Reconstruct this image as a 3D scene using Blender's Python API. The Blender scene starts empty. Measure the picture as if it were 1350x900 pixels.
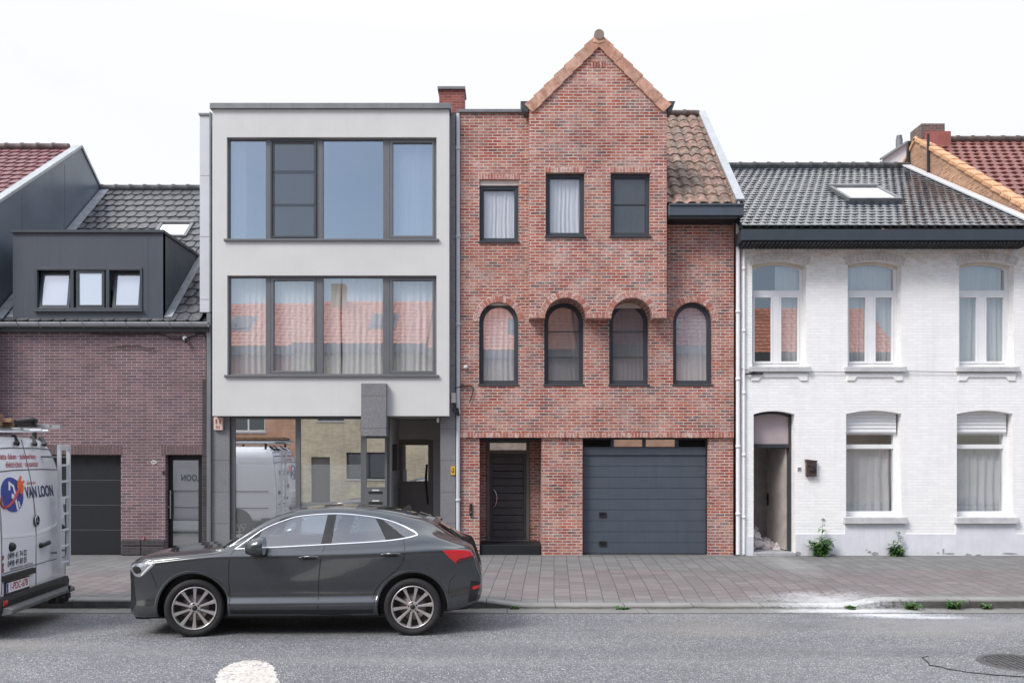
import bpy, bmesh, math, random
import numpy as np
from mathutils import Vector, Matrix
from mathutils.geometry import tessellate_polygon

random.seed(7)
R = math.radians
S = bpy.context.scene
COL = S.collection
H0 = 2.22          # camera height
F = 1193.0         # focal length in reference pixels
FD = 18.5          # distance of the terrace's facade plane


def PX(px, D=FD):
    return (px - 668) * D / F


def PZ(py, D=FD):
    return H0 + (600 - py) * D / F


# ------------------------------------------------------------------ object helpers
def tag(o, label=None, cat=None, group=None, kind=None):
    if label: o['label'] = label
    if cat: o['category'] = cat
    if group: o['group'] = group
    if kind: o['kind'] = kind
    return o


def thing(name, label, cat, loc=(0, 0, 0), rz=0.0, group=None):
    o = bpy.data.objects.new(name, None)
    COL.objects.link(o)
    o.location = loc
    o.rotation_euler = (0, 0, rz)
    o['_loc'] = list(loc)
    o.empty_display_size = 0.3
    return tag(o, label, cat, group)


def origin_of(p):
    """sum of the locations above p (parents here are never rotated unless built in local space)"""
    v = Vector((0, 0, 0))
    while p is not None:
        v += Vector(p.location)
        p = p.parent
    return v


def seg_arch(x0, x1, z0, zs, rise, n=14):
    """rectangle with an arched top; counter clockwise in (x, z)"""
    pts = [(x0, z0), (x1, z0)]
    hw = (x1 - x0) / 2
    cx = (x0 + x1) / 2
    if rise <= 1e-4:
        return pts + [(x1, zs), (x0, zs)]
    r = (hw * hw + rise * rise) / (2 * rise)
    a = math.asin(min(1, hw / r))
    cz = zs + rise - r
    if rise >= hw - 1e-6:
        a = math.pi / 2
    for i in range(n + 1):
        t = a - 2 * a * i / n
        pts.append((cx + r * math.sin(t), cz + r * math.cos(t)))
    return pts


def rect(x0, x1, z0, z1):
    return [(x0, z0), (x1, z0), (x1, z1), (x0, z1)]


class MB:
    def __init__(s):
        s.v = []; s.f = []; s.m = []; s.var = []; s.sm = []

    def face(s, pts, m=0, var=0.5, sm=False):
        i = len(s.v)
        s.v.extend([tuple(p) for p in pts])
        s.f.append(tuple(range(i, i + len(pts)))); s.m.append(m); s.var.append(var); s.sm.append(sm)

    def idx(s, verts, faces, m=0, var=0.5, sm=False):
        i = len(s.v)
        s.v.extend([tuple(p) for p in verts])
        for f in faces:
            s.f.append(tuple(i + k for k in f)); s.m.append(m); s.var.append(var); s.sm.append(sm)

    def box(s, x0, x1, y0, y1, z0, z1, m=0, var=0.5):
        v = [(x, y, z) for z in (z0, z1) for y in (y0, y1) for x in (x0, x1)]
        s.idx(v, [(0, 2, 3, 1), (4, 5, 7, 6), (0, 1, 5, 4), (2, 6, 7, 3), (0, 4, 6, 2), (1, 3, 7, 5)], m, var)

    def bar(s, a, b, w, h, up=(0, 0, 1), m=0, var=0.5):
        a = Vector(a); b = Vector(b)
        d = (b - a).normalized()
        u = Vector(up)
        r = d.cross(u)
        if r.length < 1e-5:
            r = d.cross(Vector((0, 1, 0)))
        r.normalize()
        u = r.cross(d).normalized()
        r *= w / 2; u *= h / 2
        v = [p + i * r + j * u for p in (a, b) for j in (-1, 1) for i in (-1, 1)]
        s.idx(v, [(0, 2, 3, 1), (4, 5, 7, 6), (0, 1, 5, 4), (2, 6, 7, 3), (0, 4, 6, 2), (1, 3, 7, 5)], m, var)

    def prism(s, poly, y0, y1, m=0, var=0.5):
        n = len(poly)
        v = [(x, y0, z) for x, z in poly] + [(x, y1, z) for x, z in poly]
        i = len(s.v)
        tris = tessellate_polygon([[Vector((x, z, 0)) for x, z in poly]])
        f = [tuple(t) for t in tris] + [tuple(n + k for k in reversed(t)) for t in tris]
        f += [(k, (k + 1) % n, n + (k + 1) % n, n + k) for k in range(n)]
        s.idx(v, f, m, var)

    def wall(s, outer, holes, y0, y1, m=0, back=False):
        """vertical wall in the plane y0 with openings; reveals run back to y1"""
        loops = [outer] + holes
        flat = [p for l in loops for p in l]
        tris = tessellate_polygon([[Vector((x, z, 0)) for x, z in l] for l in loops])
        s.idx([(x, y0, z) for x, z in flat], [tuple(t) for t in tris], m)
        if back:
            s.idx([(x, y1, z) for x, z in flat], [tuple(t) for t in tris], m)
        for l in loops:
            n = len(l)
            s.idx([(x, y0, z) for x, z in l] + [(x, y1, z) for x, z in l],
                  [(k, (k + 1) % n, n + (k + 1) % n, n + k) for k in range(n)], m)

    def ring(s, o, i, y0, y1, m=0):
        n = len(o)
        v = [(x, y0, z) for x, z in o] + [(x, y0, z) for x, z in i] + [(x, y1, z) for x, z in o] + [(x, y1, z) for x, z in i]
        f = []
        for k in range(n):
            j = (k + 1) % n
            f += [(k, j, n + j, n + k), (2 * n + k, 3 * n + k, 3 * n + j, 2 * n + j),
                  (k, 2 * n + k, 2 * n + j, j), (n + k, n + j, 3 * n + j, 3 * n + k)]
        s.idx(v, f, m)

    def sheet(s, poly, y, m=0, var=0.5):
        tris = tessellate_polygon([[Vector((x, z, 0)) for x, z in poly]])
        s.idx([(x, y, z) for x, z in poly], [tuple(t) for t in tris], m, var)

    def tube(s, pts, r, n=8, m=0, caps=True, var=0.5):
        pts = [Vector(p) for p in pts]
        rs = [float(q) for q in r] if isinstance(r, (list, tuple)) else [float(r)] * len(pts)
        rings = []
        t0 = (pts[1] - pts[0]).normalized()
        u = t0.orthogonal().normalized()
        for k, p in enumerate(pts):
            a = pts[max(0, k - 1)]; b = pts[min(len(pts) - 1, k + 1)]
            t = (b - a).normalized()
            u = (u - t * u.dot(t)).normalized()
            w = t.cross(u)
            rings.append([p + rs[k] * (math.cos(2 * math.pi * i / n) * u + math.sin(2 * math.pi * i / n) * w) for i in range(n)])
        v = [q for g in rings for q in g]
        f = []
        for k in range(len(pts) - 1):
            for i in range(n):
                j = (i + 1) % n
                f.append((k * n + i, k * n + j, (k + 1) * n + j, (k + 1) * n + i))
        s.idx(v, f, m, var, True)
        if caps:
            s.face(rings[0], m, var); s.face(rings[-1], m, var)

    def lathe(s, prof, c, axis='y', n=32, m=0, sm=True, var=0.5):
        """profile of (radius, offset along axis) turned about an axis through c"""
        v = []
        for r, h in prof:
            for i in range(n):
                a = 2 * math.pi * i / n
                p = (r * math.cos(a), r * math.sin(a))
                if axis == 'y': v.append((c[0] + p[0], c[1] + h, c[2] + p[1]))
                elif axis == 'z': v.append((c[0] + p[0], c[1] + p[1], c[2] + h))
                else: v.append((c[0] + h, c[1] + p[0], c[2] + p[1]))
        f = []
        for k in range(len(prof) - 1):
            for i in range(n):
                j = (i + 1) % n
                f.append((k * n + i, k * n + j, (k + 1) * n + j, (k + 1) * n + i))
        s.idx(v, f, m, var, sm)

    def each(s, name, mat, parent=None, **kw):
        """build every separate piece of this mesh as an object of its own"""
        root = list(range(len(s.v)))
        def find(i):
            while root[i] != i:
                root[i] = root[root[i]]; i = root[i]
            return i
        for f in s.f:
            for k in f[1:]: root[find(k)] = find(f[0])
        groups = {}
        for n, f in enumerate(s.f): groups.setdefault(find(f[0]), []).append(n)
        out = []
        for fs in groups.values():
            m = MB(); mp = {}
            for n in fs:
                for k in s.f[n]:
                    if k not in mp: mp[k] = len(m.v); m.v.append(s.v[k])
                m.f.append(tuple(mp[k] for k in s.f[n])); m.m.append(s.m[n]); m.var.append(s.var[n]); m.sm.append(s.sm[n])
            out.append(m.build(name, mat, parent, **kw))
        return out

    def build(s, name, mat, parent=None, bevel=0.0, local=False, recalc=True, smooth=None, loc=None):
        me = bpy.data.meshes.new(name)
        off = Vector((0, 0, 0)) if (local or parent is None) else origin_of(parent)
        if loc is not None and parent is None:
            off = Vector(loc)
        me.from_pydata([(p[0] - off[0], p[1] - off[1], p[2] - off[2]) for p in s.v], [], s.f)
        for mm in (mat if isinstance(mat, (list, tuple)) else [mat]):
            me.materials.append(mm)
        me.polygons.foreach_set('material_index', s.m)
        me.polygons.foreach_set('use_smooth', s.sm if smooth is None else [smooth] * len(s.f))
        # uv in metres, projected along the face's main axis
        uv = me.uv_layers.new(name='UVMap')
        at = me.attributes.new('var', 'FLOAT', 'FACE')
        at.data.foreach_set('value', s.var)
        me.update()
        co = np.empty(len(me.vertices) * 3); me.vertices.foreach_get('co', co); co = co.reshape(-1, 3) + np.array(off)
        lv = np.empty(len(me.loops), dtype=np.int32); me.loops.foreach_get('vertex_index', lv)
        nor = np.empty(len(me.polygons) * 3); me.polygons.foreach_get('normal', nor); nor = np.abs(nor.reshape(-1, 3))
        tot = np.empty(len(me.polygons), dtype=np.int32); me.polygons.foreach_get('loop_total', tot)
        ax = np.repeat(np.argmax(nor, axis=1), tot)
        c = co[lv]
        u = np.where(ax == 0, c[:, 1], c[:, 0]); w = np.where(ax == 2, c[:, 1], c[:, 2])
        uv.data.foreach_set('uv', np.stack([u, w], 1).ravel())
        if recalc:
            bm = bmesh.new(); bm.from_mesh(me)
            bmesh.ops.recalc_face_normals(bm, faces=bm.faces)
            bm.to_mesh(me); bm.free()
        o = bpy.data.objects.new(name, me)
        COL.objects.link(o)
        if parent is not None: o.parent = parent
        elif loc is not None: o.location = loc
        if bevel:
            b = o.modifiers.new('bevel', 'BEVEL'); b.width = bevel; b.segments = 2; b.limit_method = 'ANGLE'; b.angle_limit = R(40)
        return o


# ------------------------------------------------------------------ materials
def lin(c):
    return tuple(((x / 255) / 12.92 if x / 255 <= 0.04045 else ((x / 255 + 0.055) / 1.055) ** 2.4) for x in c)


class NT:
    def __init__(s, name):
        s.mat = bpy.data.materials.new(name)
        s.mat.use_nodes = True
        s.t = s.mat.node_tree
        s.n = s.t.nodes; s.l = s.t.links
        s.b = s.n['Principled BSDF']
        s.out = s.n['Material Output']

    def add(s, typ, **kw):
        n = s.n.new(typ)
        for k, v in kw.items():
            if k.startswith('i_'):
                key = k[2:]
                key = int(key) if key.isdigit() else key.replace('_', ' ')
                if hasattr(v, 'bl_idname') or isinstance(v, bpy.types.NodeSocket):
                    s.l.new(v, n.inputs[key])
                else:
                    n.inputs[key].default_value = v
            else:
                setattr(n, k, v)
        return n

    def link(s, a, b): s.l.new(a, b)

    def mix(s, a, b, f, blend='MIX'):
        n = s.n.new('ShaderNodeMix'); n.data_type = 'RGBA'; n.blend_type = blend
        for k, x in ((0, f), (6, a), (7, b)):
            if isinstance(x, bpy.types.NodeSocket): s.l.new(x, n.inputs[k])
            else: n.inputs[k].default_value = x if (k == 0 or len(x) == 4) else (*x, 1)
        return n.outputs[2]

    def math(s, op, a, b=0.0, clamp=False):
        n = s.n.new('ShaderNodeMath'); n.operation = op; n.use_clamp = clamp
        for k, x in enumerate((a, b)):
            if isinstance(x, bpy.types.NodeSocket): s.l.new(x, n.inputs[k])
            else: n.inputs[k].default_value = x
        return n.outputs[0]

    def ramp(s, fac, stops, interp='LINEAR'):
        n = s.n.new('ShaderNodeValToRGB'); cr = n.color_ramp; cr.interpolation = interp
        while len(cr.elements) < len(stops): cr.elements.new(0.5)
        for e, (p, c) in zip(cr.elements, stops):
            e.position = p
            e.color = (c, c, c, 1) if not hasattr(c, '__len__') else (*c[:3], 1)
        s.l.new(fac, n.inputs[0])
        return n.outputs[0]

    def noise(s, vec, scale, detail=4.0, rough=0.6, out=0):
        n = s.add('ShaderNodeTexNoise')
        n.inputs['Scale'].default_value = scale; n.inputs['Detail'].default_value = detail; n.inputs['Roughness'].default_value = rough
        if vec is not None: s.l.new(vec, n.inputs['Vector'])
        return n.outputs[out]

    def pos(s):
        return s.add('ShaderNodeNewGeometry').outputs['Position']

    def uv(s):
        return s.add('ShaderNodeTexCoord').outputs['UV']

    def obj(s):
        return s.add('ShaderNodeTexCoord').outputs['Object']

    def vmul(s, vec, v):
        n = s.add('ShaderNodeVectorMath', operation='MULTIPLY'); s.l.new(vec, n.inputs[0]); n.inputs[1].default_value = v
        return n.outputs[0]

    def bump(s, h, strength=0.3, dist=0.01):
        n = s.add('ShaderNodeBump'); n.inputs['Strength'].default_value = strength; n.inputs['Distance'].default_value = dist
        s.l.new(h, n.inputs['Height']); s.l.new(n.outputs[0], s.b.inputs['Normal'])
        return n

    def set(s, **kw):
        for k, v in kw.items():
            key = k.replace('_', ' ')
            if isinstance(v, bpy.types.NodeSocket): s.l.new(v, s.b.inputs[key])
            else: s.b.inputs[key].default_value = v


def paint(name, col, rough=0.5, metal=0.0, var=0.12, scale=3.0, bump=0.0, bscale=60, coat=0.0, streak=0.0):
    """plain surface with uneven colour and wear"""
    t = NT(name)
    o = t.obj()
    n1 = t.noise(o, scale, 6, 0.65)
    c = t.mix(tuple(x * (1 - var) for x in col), tuple(min(1, x * (1 + var)) for x in col), t.ramp(n1, [(0.3, 0.0), (0.7, 1.0)]))
    if streak:
        n2 = t.noise(t.vmul(o, (6, 6, 0.5)), 2.2, 5, 0.6)
        c = t.mix(c, tuple(x * (1 - streak) for x in col), t.ramp(n2, [(0.5, 0.0), (0.75, 1.0)]))
    r = t.ramp(t.noise(o, scale * 2.7, 4), [(0.3, max(0.02, rough - 0.06)), (0.7, min(1, rough + 0.08))])
    t.set(Base_Color=c, Roughness=r, Metallic=metal)
    if coat: t.set(Coat_Weight=coat, Coat_Roughness=0.03)
    if bump: t.bump(t.noise(o, bscale, 4), bump, 0.006)
    return t.mat


def brick(name, bw, bh, mortar, cols, mcol, smear=None, smear_amt=0.0, bump=0.6, dist=0.012, rough=0.85, grime=0.25, msmooth=0.25, gtint=None):
    t = NT(name)
    uv = t.uv()
    n0 = t.noise(uv, 9.0, 3, 0.6, 1)
    off = t.add('ShaderNodeVectorMath', operation='SUBTRACT'); t.link(n0, off.inputs[0]); off.inputs[1].default_value = (0.5, 0.5, 0.5)
    sc = t.vmul(off.outputs[0], (dist, dist * 0.7, 0))
    ad = t.add('ShaderNodeVectorMath', operation='ADD'); t.link(uv, ad.inputs[0]); t.link(sc, ad.inputs[1])
    b = t.add('ShaderNodeTexBrick')
    t.link(ad.outputs[0], b.inputs['Vector'])
    for k, v in (('Color1', (0, 0, 0, 1)), ('Color2', (1, 1, 1, 1)), ('Mortar', (0.5, 0.5, 0.5, 1)), ('Scale', 1.0),
                 ('Mortar Size', mortar), ('Mortar Smooth', msmooth), ('Bias', 0.0), ('Brick Width', bw), ('Row Height', bh)):
        b.inputs[k].default_value = v
    n = len(cols)
    c = t.ramp(b.outputs['Color'], [(i / n + (0.5 / n if n < 3 else 0), x) for i, x in enumerate(cols)], 'CONSTANT')
    fine = t.noise(uv, 70, 5, 0.7)
    c = t.mix(c, (0.02, 0.012, 0.01), t.ramp(fine, [(0.42, 0.35), (0.6, 0.0)]))
    if smear:
        sm = t.math('MULTIPLY', t.ramp(t.noise(uv, 2.3, 6, 0.62), [(0.40, 0.0), (0.70, 1.0)]), t.ramp(t.noise(uv, 16, 4, 0.6), [(0.33, 0.0), (0.62, 1.0)]))
        c = t.mix(c, smear, t.math('MULTIPLY', sm, smear_amt))
    mc = t.mix(tuple(x * 0.8 for x in mcol), tuple(min(1, x * 1.12) for x in mcol), fine)
    mc = t.mix(mc, tuple(x * 0.58 for x in mcol), t.ramp(t.noise(uv, 3.1, 6, 0.65), [(0.40, 0.0), (0.68, 0.8)]))
    c = t.mix(c, mc, b.outputs['Fac'])
    if grime:
        g = t.ramp(t.noise(uv, 0.55, 5, 0.6), [(0.35, 1.0), (0.7, 0.0)])
        c = t.mix(c, gtint or (0.12, 0.09, 0.09), t.math('MULTIPLY', g, grime))
    big = t.ramp(t.noise(uv, 0.9, 5, 0.6), [(0.32, 0.80), (0.68, 1.08)])
    run = t.ramp(t.noise(t.vmul(uv, (4.5, 0.35, 1)), 1.0, 5, 0.6), [(0.48, 1.0), (0.78, 0.80)])
    c = t.mix(c, t.add('ShaderNodeCombineColor', i_0=t.math('MULTIPLY', big, run), i_1=t.math('MULTIPLY', big, run), i_2=t.math('MULTIPLY', big, run)).outputs[0], 1.0, 'MULTIPLY')
    t.set(Base_Color=c, Roughness=rough)
    h = t.math('SUBTRACT', t.math('MULTIPLY', fine, 0.35), b.outputs['Fac'])
    t.bump(h, bump, 0.012)
    return t.mat


def varcol(name, cols, rough=0.8, bump=0.3, dark=0.4, nscale=14, metal=0.0, moss=None, spec=0.5):
    """colour picked per brick or tile from the face attribute 'var'"""
    t = NT(name)
    a = t.add('ShaderNodeAttribute', attribute_name='var').outputs['Fac']
    n = len(cols)
    c = t.ramp(a, [(i / max(1, n - 1), x) for i, x in enumerate(cols)])
    p = t.pos()
    nz = t.noise(p, nscale, 6, 0.7)
    c = t.mix(c, tuple(x * (1 - dark) for x in cols[0]), t.ramp(nz, [(0.4, 1.0), (0.62, 0.0)]))
    if moss:
        c = t.mix(c, moss, t.ramp(t.noise(p, 3.2, 6, 0.7), [(0.5, 0.0), (0.7, 0.75)]))
    t.set(Base_Color=c, Roughness=rough, Metallic=metal, Specular_IOR_Level=spec)
    t.bump(t.noise(p, 55, 5, 0.7), bump, 0.006)
    return t.mat


def glass(name, refl=0.45, tint=(0.75, 0.8, 0.82), wav=0.02, film=0.0, filmcol=(0.55, 0.58, 0.58), gcol=(0.95, 0.97, 1.0)):
    """window pane: lets part of the light through and mirrors the rest, slightly wavy"""
    t = NT(name)
    tr = t.add('ShaderNodeBsdfTransparent'); tr.inputs[0].default_value = (*tint, 1)
    gl = t.add('ShaderNodeBsdfGlossy'); gl.inputs['Roughness'].default_value = 0.0; gl.inputs[0].default_value = (*gcol, 1)
    bp = t.add('ShaderNodeBump'); bp.inputs['Strength'].default_value = wav; bp.inputs['Distance'].default_value = 0.05
    t.link(t.noise(t.obj(), 1.7, 2, 0.5), bp.inputs['Height']); t.link(bp.outputs[0], gl.inputs['Normal'])
    base = tr.outputs[0]
    if film:
        df = t.add('ShaderNodeBsdfDiffuse'); df.inputs[0].default_value = (*filmcol, 1)
        tl = t.add('ShaderNodeBsdfTranslucent'); tl.inputs[0].default_value = (*filmcol, 1)
        m0 = t.add('ShaderNodeMixShader'); m0.inputs[0].default_value = 0.3
        t.link(df.outputs[0], m0.inputs[1]); t.link(tl.outputs[0], m0.inputs[2])
        m1 = t.add('ShaderNodeMixShader'); m1.inputs[0].default_value = film
        t.link(base, m1.inputs[1]); t.link(m0.outputs[0], m1.inputs[2]); base = m1.outputs[0]
    ms = t.add('ShaderNodeMixShader')
    lw = t.add('ShaderNodeLayerWeight'); lw.inputs[0].default_value = 0.5
    f = t.math('ADD', t.math('MULTIPLY', t.math('POWER', lw.outputs['Facing'], 4.0), 0.5), refl, True)
    t.link(f, ms.inputs[0]); t.link(base, ms.inputs[1]); t.link(gl.outputs[0], ms.inputs[2])
    t.link(ms.outputs[0], t.out.inputs['Surface'])
    return t.mat


def fabric(name, col, trans=0.4, see=0.0):
    t = NT(name)
    df = t.add('ShaderNodeBsdfDiffuse'); tl = t.add('ShaderNodeBsdfTranslucent')
    n = t.ramp(t.noise(t.vmul(t.obj(), (30, 30, 1)), 1.0, 4), [(0.3, tuple(x * 0.86 for x in col)), (0.7, col)])
    t.link(n, df.inputs[0]); t.link(n, tl.inputs[0])
    ms = t.add('ShaderNodeMixShader'); ms.inputs[0].default_value = trans
    t.link(df.outputs[0], ms.inputs[1]); t.link(tl.outputs[0], ms.inputs[2])
    o = ms.outputs[0]
    if see:
        tr = t.add('ShaderNodeBsdfTransparent')
        m2 = t.add('ShaderNodeMixShader'); m2.inputs[0].default_value = see
        t.link(o, m2.inputs[1]); t.link(tr.outputs[0], m2.inputs[2]); o = m2.outputs[0]
    t.link(o, t.out.inputs['Surface'])
    return t.mat


M = {}
M['red_brick'] = brick('red_brick', 0.19, 0.0606, 0.0088,
    [(0.29, 0.085, 0.068), (0.47, 0.090, 0.050), (0.38, 0.060, 0.040), (0.55, 0.120, 0.055), (0.33, 0.072, 0.056), (0.50, 0.135, 0.078), (0.42, 0.070, 0.042), (0.34, 0.12, 0.095), (0.49, 0.100, 0.048), (0.17, 0.080, 0.075), (0.56, 0.22, 0.145), (0.40, 0.062, 0.040)],
    (0.69, 0.58, 0.52), smear=(0.67, 0.54, 0.49), smear_amt=0.66, bump=0.7, dist=0.028, grime=0.10, gtint=(0.40, 0.28, 0.26), msmooth=0.12)
M['chimney_brick'] = brick('chimney_brick', 0.19, 0.0606, 0.006, [(0.34, 0.08, 0.07), (0.42, 0.11, 0.09), (0.30, 0.07, 0.065)], (0.42, 0.25, 0.22), bump=.4)
M['dark_red_brick'] = brick('dark_red_brick', 0.19, 0.0606, 0.008, [(0.16, 0.10, 0.085), (0.22, 0.13, 0.11), (0.12, 0.085, 0.08)], (0.34, 0.27, 0.25), bump=.4)
M['purple_brick'] = brick('purple_brick', 0.21, 0.0585, 0.0055,
    [(0.165, 0.110, 0.126), (0.24, 0.144, 0.158), (0.20, 0.128, 0.144), (0.27, 0.158, 0.164), (0.185, 0.115, 0.131), (0.245, 0.142, 0.153)],
    (0.56, 0.46, 0.475), bump=0.5, dist=0.006, grime=0.3, gtint=(0.12, 0.095, 0.105))
M['dark_brick'] = brick('dark_brick', 0.21, 0.0585, 0.0055, [(0.05, 0.047, 0.052), (0.07, 0.064, 0.07), (0.045, 0.042, 0.047)], (0.10, 0.09, 0.095), bump=0.5, dist=0.006)
M['yellow_brick'] = brick('yellow_brick', 0.21, 0.065, 0.007, [(0.80, 0.66, 0.42), (0.88, 0.76, 0.52), (0.82, 0.70, 0.48), (0.90, 0.79, 0.56)], (0.84, 0.78, 0.66), bump=0.3)
M['orange_brick'] = brick('orange_brick', 0.21, 0.065, 0.007, [(0.78, 0.38, 0.22), (0.84, 0.45, 0.27), (0.80, 0.42, 0.25)], (0.76, 0.62, 0.52), bump=0.3)
M['brown_brick'] = brick('brown_brick', 0.21, 0.065, 0.007, [(0.62, 0.45, 0.35), (0.70, 0.52, 0.40), (0.56, 0.40, 0.31)], (0.74, 0.68, 0.60), bump=0.3)
M['gable_brick'] = brick('gable_brick', 0.2, 0.062, 0.010, [(0.50, 0.22, 0.10), (0.60, 0.30, 0.15), (0.42, 0.18, 0.09), (0.64, 0.36, 0.2)], (0.62, 0.44, 0.32), smear=(0.6, 0.42, 0.3), smear_amt=0.5, bump=0.8)
M['arch_brick'] = varcol('arch_brick', [(0.36, 0.13, 0.10), (0.52, 0.19, 0.13), (0.70, 0.52, 0.45), (0.48, 0.17, 0.12), (0.76, 0.65, 0.59), (0.54, 0.22, 0.16)], 0.85, 0.5, 0.15, 40)
M['purple_soldier'] = varcol('purple_soldier', [(0.14, 0.09, 0.095), (0.19, 0.115, 0.115), (0.165, 0.10, 0.10)], 0.85, 0.4, 0.2, 40)
M['mortar'] = paint('mortar', (0.74, 0.64, 0.58), 0.9, bump=0.4)
M['mortar_grey'] = paint('mortar_grey', (0.50, 0.41, 0.41), 0.9, bump=0.4)


def white_brick():
    t = NT('white_painted_brick')
    uv = t.uv()
    n0 = t.noise(uv, 6.0, 3, 0.6, 1)
    off = t.add('ShaderNodeVectorMath', operation='SUBTRACT'); t.link(n0, off.inputs[0]); off.inputs[1].default_value = (0.5, 0.5, 0.5)
    ad = t.add('ShaderNodeVectorMath', operation='ADD'); t.link(uv, ad.inputs[0]); t.link(t.vmul(off.outputs[0], (0.02, 0.012, 0)), ad.inputs[1])
    b = t.add('ShaderNodeTexBrick'); t.link(ad.outputs[0], b.inputs['Vector'])
    for k, v in (('Color1', (0, 0, 0, 1)), ('Color2', (1, 1, 1, 1)), ('Scale', 1.0), ('Mortar Size', 0.006), ('Mortar Smooth', 0.9), ('Brick Width', 0.21), ('Row Height', 0.064)):
        b.inputs[k].default_value = v
    c = t.ramp(b.outputs['Color'], [(0, (0.87, 0.868, 0.855)), (1, (0.925, 0.92, 0.905))])
    # worn joints: only in patches
    patch = t.ramp(t.noise(uv, 1.1, 5, 0.65), [(0.42, 0.03), (0.72, 0.32)])
    c = t.mix(c, (0.58, 0.55, 0.53), t.math('MULTIPLY', b.outputs['Fac'], patch))
    # flaked paint showing pinkish brick, mostly high under the eaves and near the ground
    sep = t.add('ShaderNodeSeparateXYZ'); t.link(uv, sep.inputs[0])
    z = sep.outputs[1]
    hi = t.ramp(t.math('MULTIPLY', t.math('SUBTRACT', z, 5.55), 1.3, True), [(0, 0.0), (1, 1.0)])
    fl = t.ramp(t.noise(t.vmul(uv, (1, 2.2, 1)), 5.5, 7, 0.72), [(0.44, 0.0), (0.6, 1.0)])
    c = t.mix(c, (0.66, 0.57, 0.46), t.math('MULTIPLY', fl, t.math('MULTIPLY', hi, 0.75)))
    fl2 = t.ramp(t.noise(t.vmul(uv, (1, 2.0, 1)), 4.0, 8, 0.75), [(0.66, 0.0), (0.70, 1.0)])
    c = t.mix(c, (0.42, 0.36, 0.33), t.math('MULTIPLY', fl2, 0.55))
    dirt = t.ramp(t.noise(t.vmul(uv, (3, 0.5, 1)), 1.1, 6, 0.6), [(0.5, 0.0), (0.8, 0.3)])
    c = t.mix(c, (0.60, 0.60, 0.62), dirt)
    t.set(Base_Color=c, Roughness=0.75)
    h = t.math('SUBTRACT', t.math('MULTIPLY', t.noise(uv, 30, 5, 0.7), 0.5), b.outputs['Fac'])
    t.bump(h, 0.42, 0.012)
    return t.mat


M['white_brick'] = white_brick()


def render_mat():
    t = NT('grey_white_render')
    o = t.obj()
    c = t.mix((0.585, 0.585, 0.572), (0.645, 0.643, 0.63), t.ramp(t.noise(o, 1.2, 6, 0.6), [(0.3, 0.0), (0.7, 1.0)]))
    st = t.ramp(t.noise(t.vmul(o, (9, 9, 0.35)), 1.0, 6, 0.6), [(0.55, 0.0), (0.85, 0.22)])
    c = t.mix(c, (0.48, 0.48, 0.48), st)
    t.set(Base_Color=c, Roughness=0.85)
    t.bump(t.noise(o, 90, 4, 0.7), 0.25, 0.004)
    return t.mat


M['render'] = render_mat()


def granite():
    t = NT('grey_granite')
    o = t.obj()
    n = t.noise(o, 45, 8, 0.8)
    c = t.ramp(n, [(0.3, (0.10, 0.10, 0.108)), (0.5, (0.20, 0.20, 0.212)), (0.62, (0.29, 0.29, 0.30)), (0.75, (0.42, 0.42, 0.43))])
    c = t.mix(c, (0.13, 0.13, 0.14), t.ramp(t.noise(o, 1.6, 4), [(0.4, 0.0), (0.7, 0.4)]))
    sp = t.add('ShaderNodeSeparateXYZ'); t.link(o, sp.inputs[0])
    jt = t.math('LESS_THAN', t.math('FRACT', t.math('MULTIPLY', sp.outputs[2], 1.55)), 0.012)
    c = t.mix(c, (0.04, 0.04, 0.04), jt)
    t.set(Base_Color=c, Roughness=0.55)
    t.bump(n, 0.3, 0.005)
    return t.mat


M['granite'] = granite()
M['bluestone'] = paint('bluestone', (0.52, 0.52, 0.53), 0.7, var=0.18, scale=5, bump=0.3)
M['alu_grey'] = paint('grey_aluminium', (0.145, 0.150, 0.158), 0.42, 0.2, var=0.06)
M['alu_dark'] = paint('anthracite_aluminium', (0.032, 0.038, 0.045), 0.42, 0.0, var=0.1)
M['anthracite'] = paint('anthracite_panel', (0.040, 0.050, 0.062), 0.45, 0.0, var=0.1, streak=0.1)
M['garage_grey'] = paint('garage_grey', (0.072, 0.088, 0.112), 0.42, 0.0, var=0.08, streak=0.12)
M['black_panel'] = paint('black_panel', (0.006, 0.007, 0.010), 0.6, 0.0, var=0.2)
M['door_brown'] = paint('dark_brown_aluminium', (0.14, 0.128, 0.12), 0.4, var=0.1)
M['dark_wood'] = paint('dark_boards', (0.05, 0.05, 0.053), 0.4, var=0.3, scale=2)
M['cladding'] = paint('dormer_cladding', (0.058, 0.068, 0.088), 0.5, 0.0, var=0.12, scale=0.8, streak=0.18)
M['gable_clad'] = paint('gable_cladding', (0.13, 0.155, 0.195), 0.32, 0.0, var=0.2, scale=0.5)
M['zinc'] = paint('zinc', (0.40, 0.42, 0.44), 0.45, 0.35, var=0.12, scale=2, streak=0.2)
M['zinc_dark'] = paint('zinc_dark', (0.20, 0.21, 0.22), 0.5, 0.4, var=0.15, scale=2, streak=0.2)
M['zinc_light'] = paint('zinc_light_panel', (0.56, 0.58, 0.61), 0.5, 0.0, var=0.06, scale=1)
M['lead'] = paint('lead_flashing', (0.34, 0.36, 0.38), 0.6, 0.2, var=0.25, scale=6, bump=0.4, bscale=12)
M['white_pvc'] = paint('white_window_frame', (0.78, 0.79, 0.80), 0.4, var=0.04)
M['cream_pvc'] = paint('cream_trim', (0.66, 0.60, 0.50), 0.6, var=0.1)
M['white_panel'] = paint('white_panel', (0.78, 0.79, 0.82), 0.6, var=0.05)
M['shutter_box'] = paint('shutter_box', (0.66, 0.60, 0.55), 0.6, var=0.08)
M['room'] = paint('room_wall', (0.42, 0.41, 0.40), 0.9, var=0.1)
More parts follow.
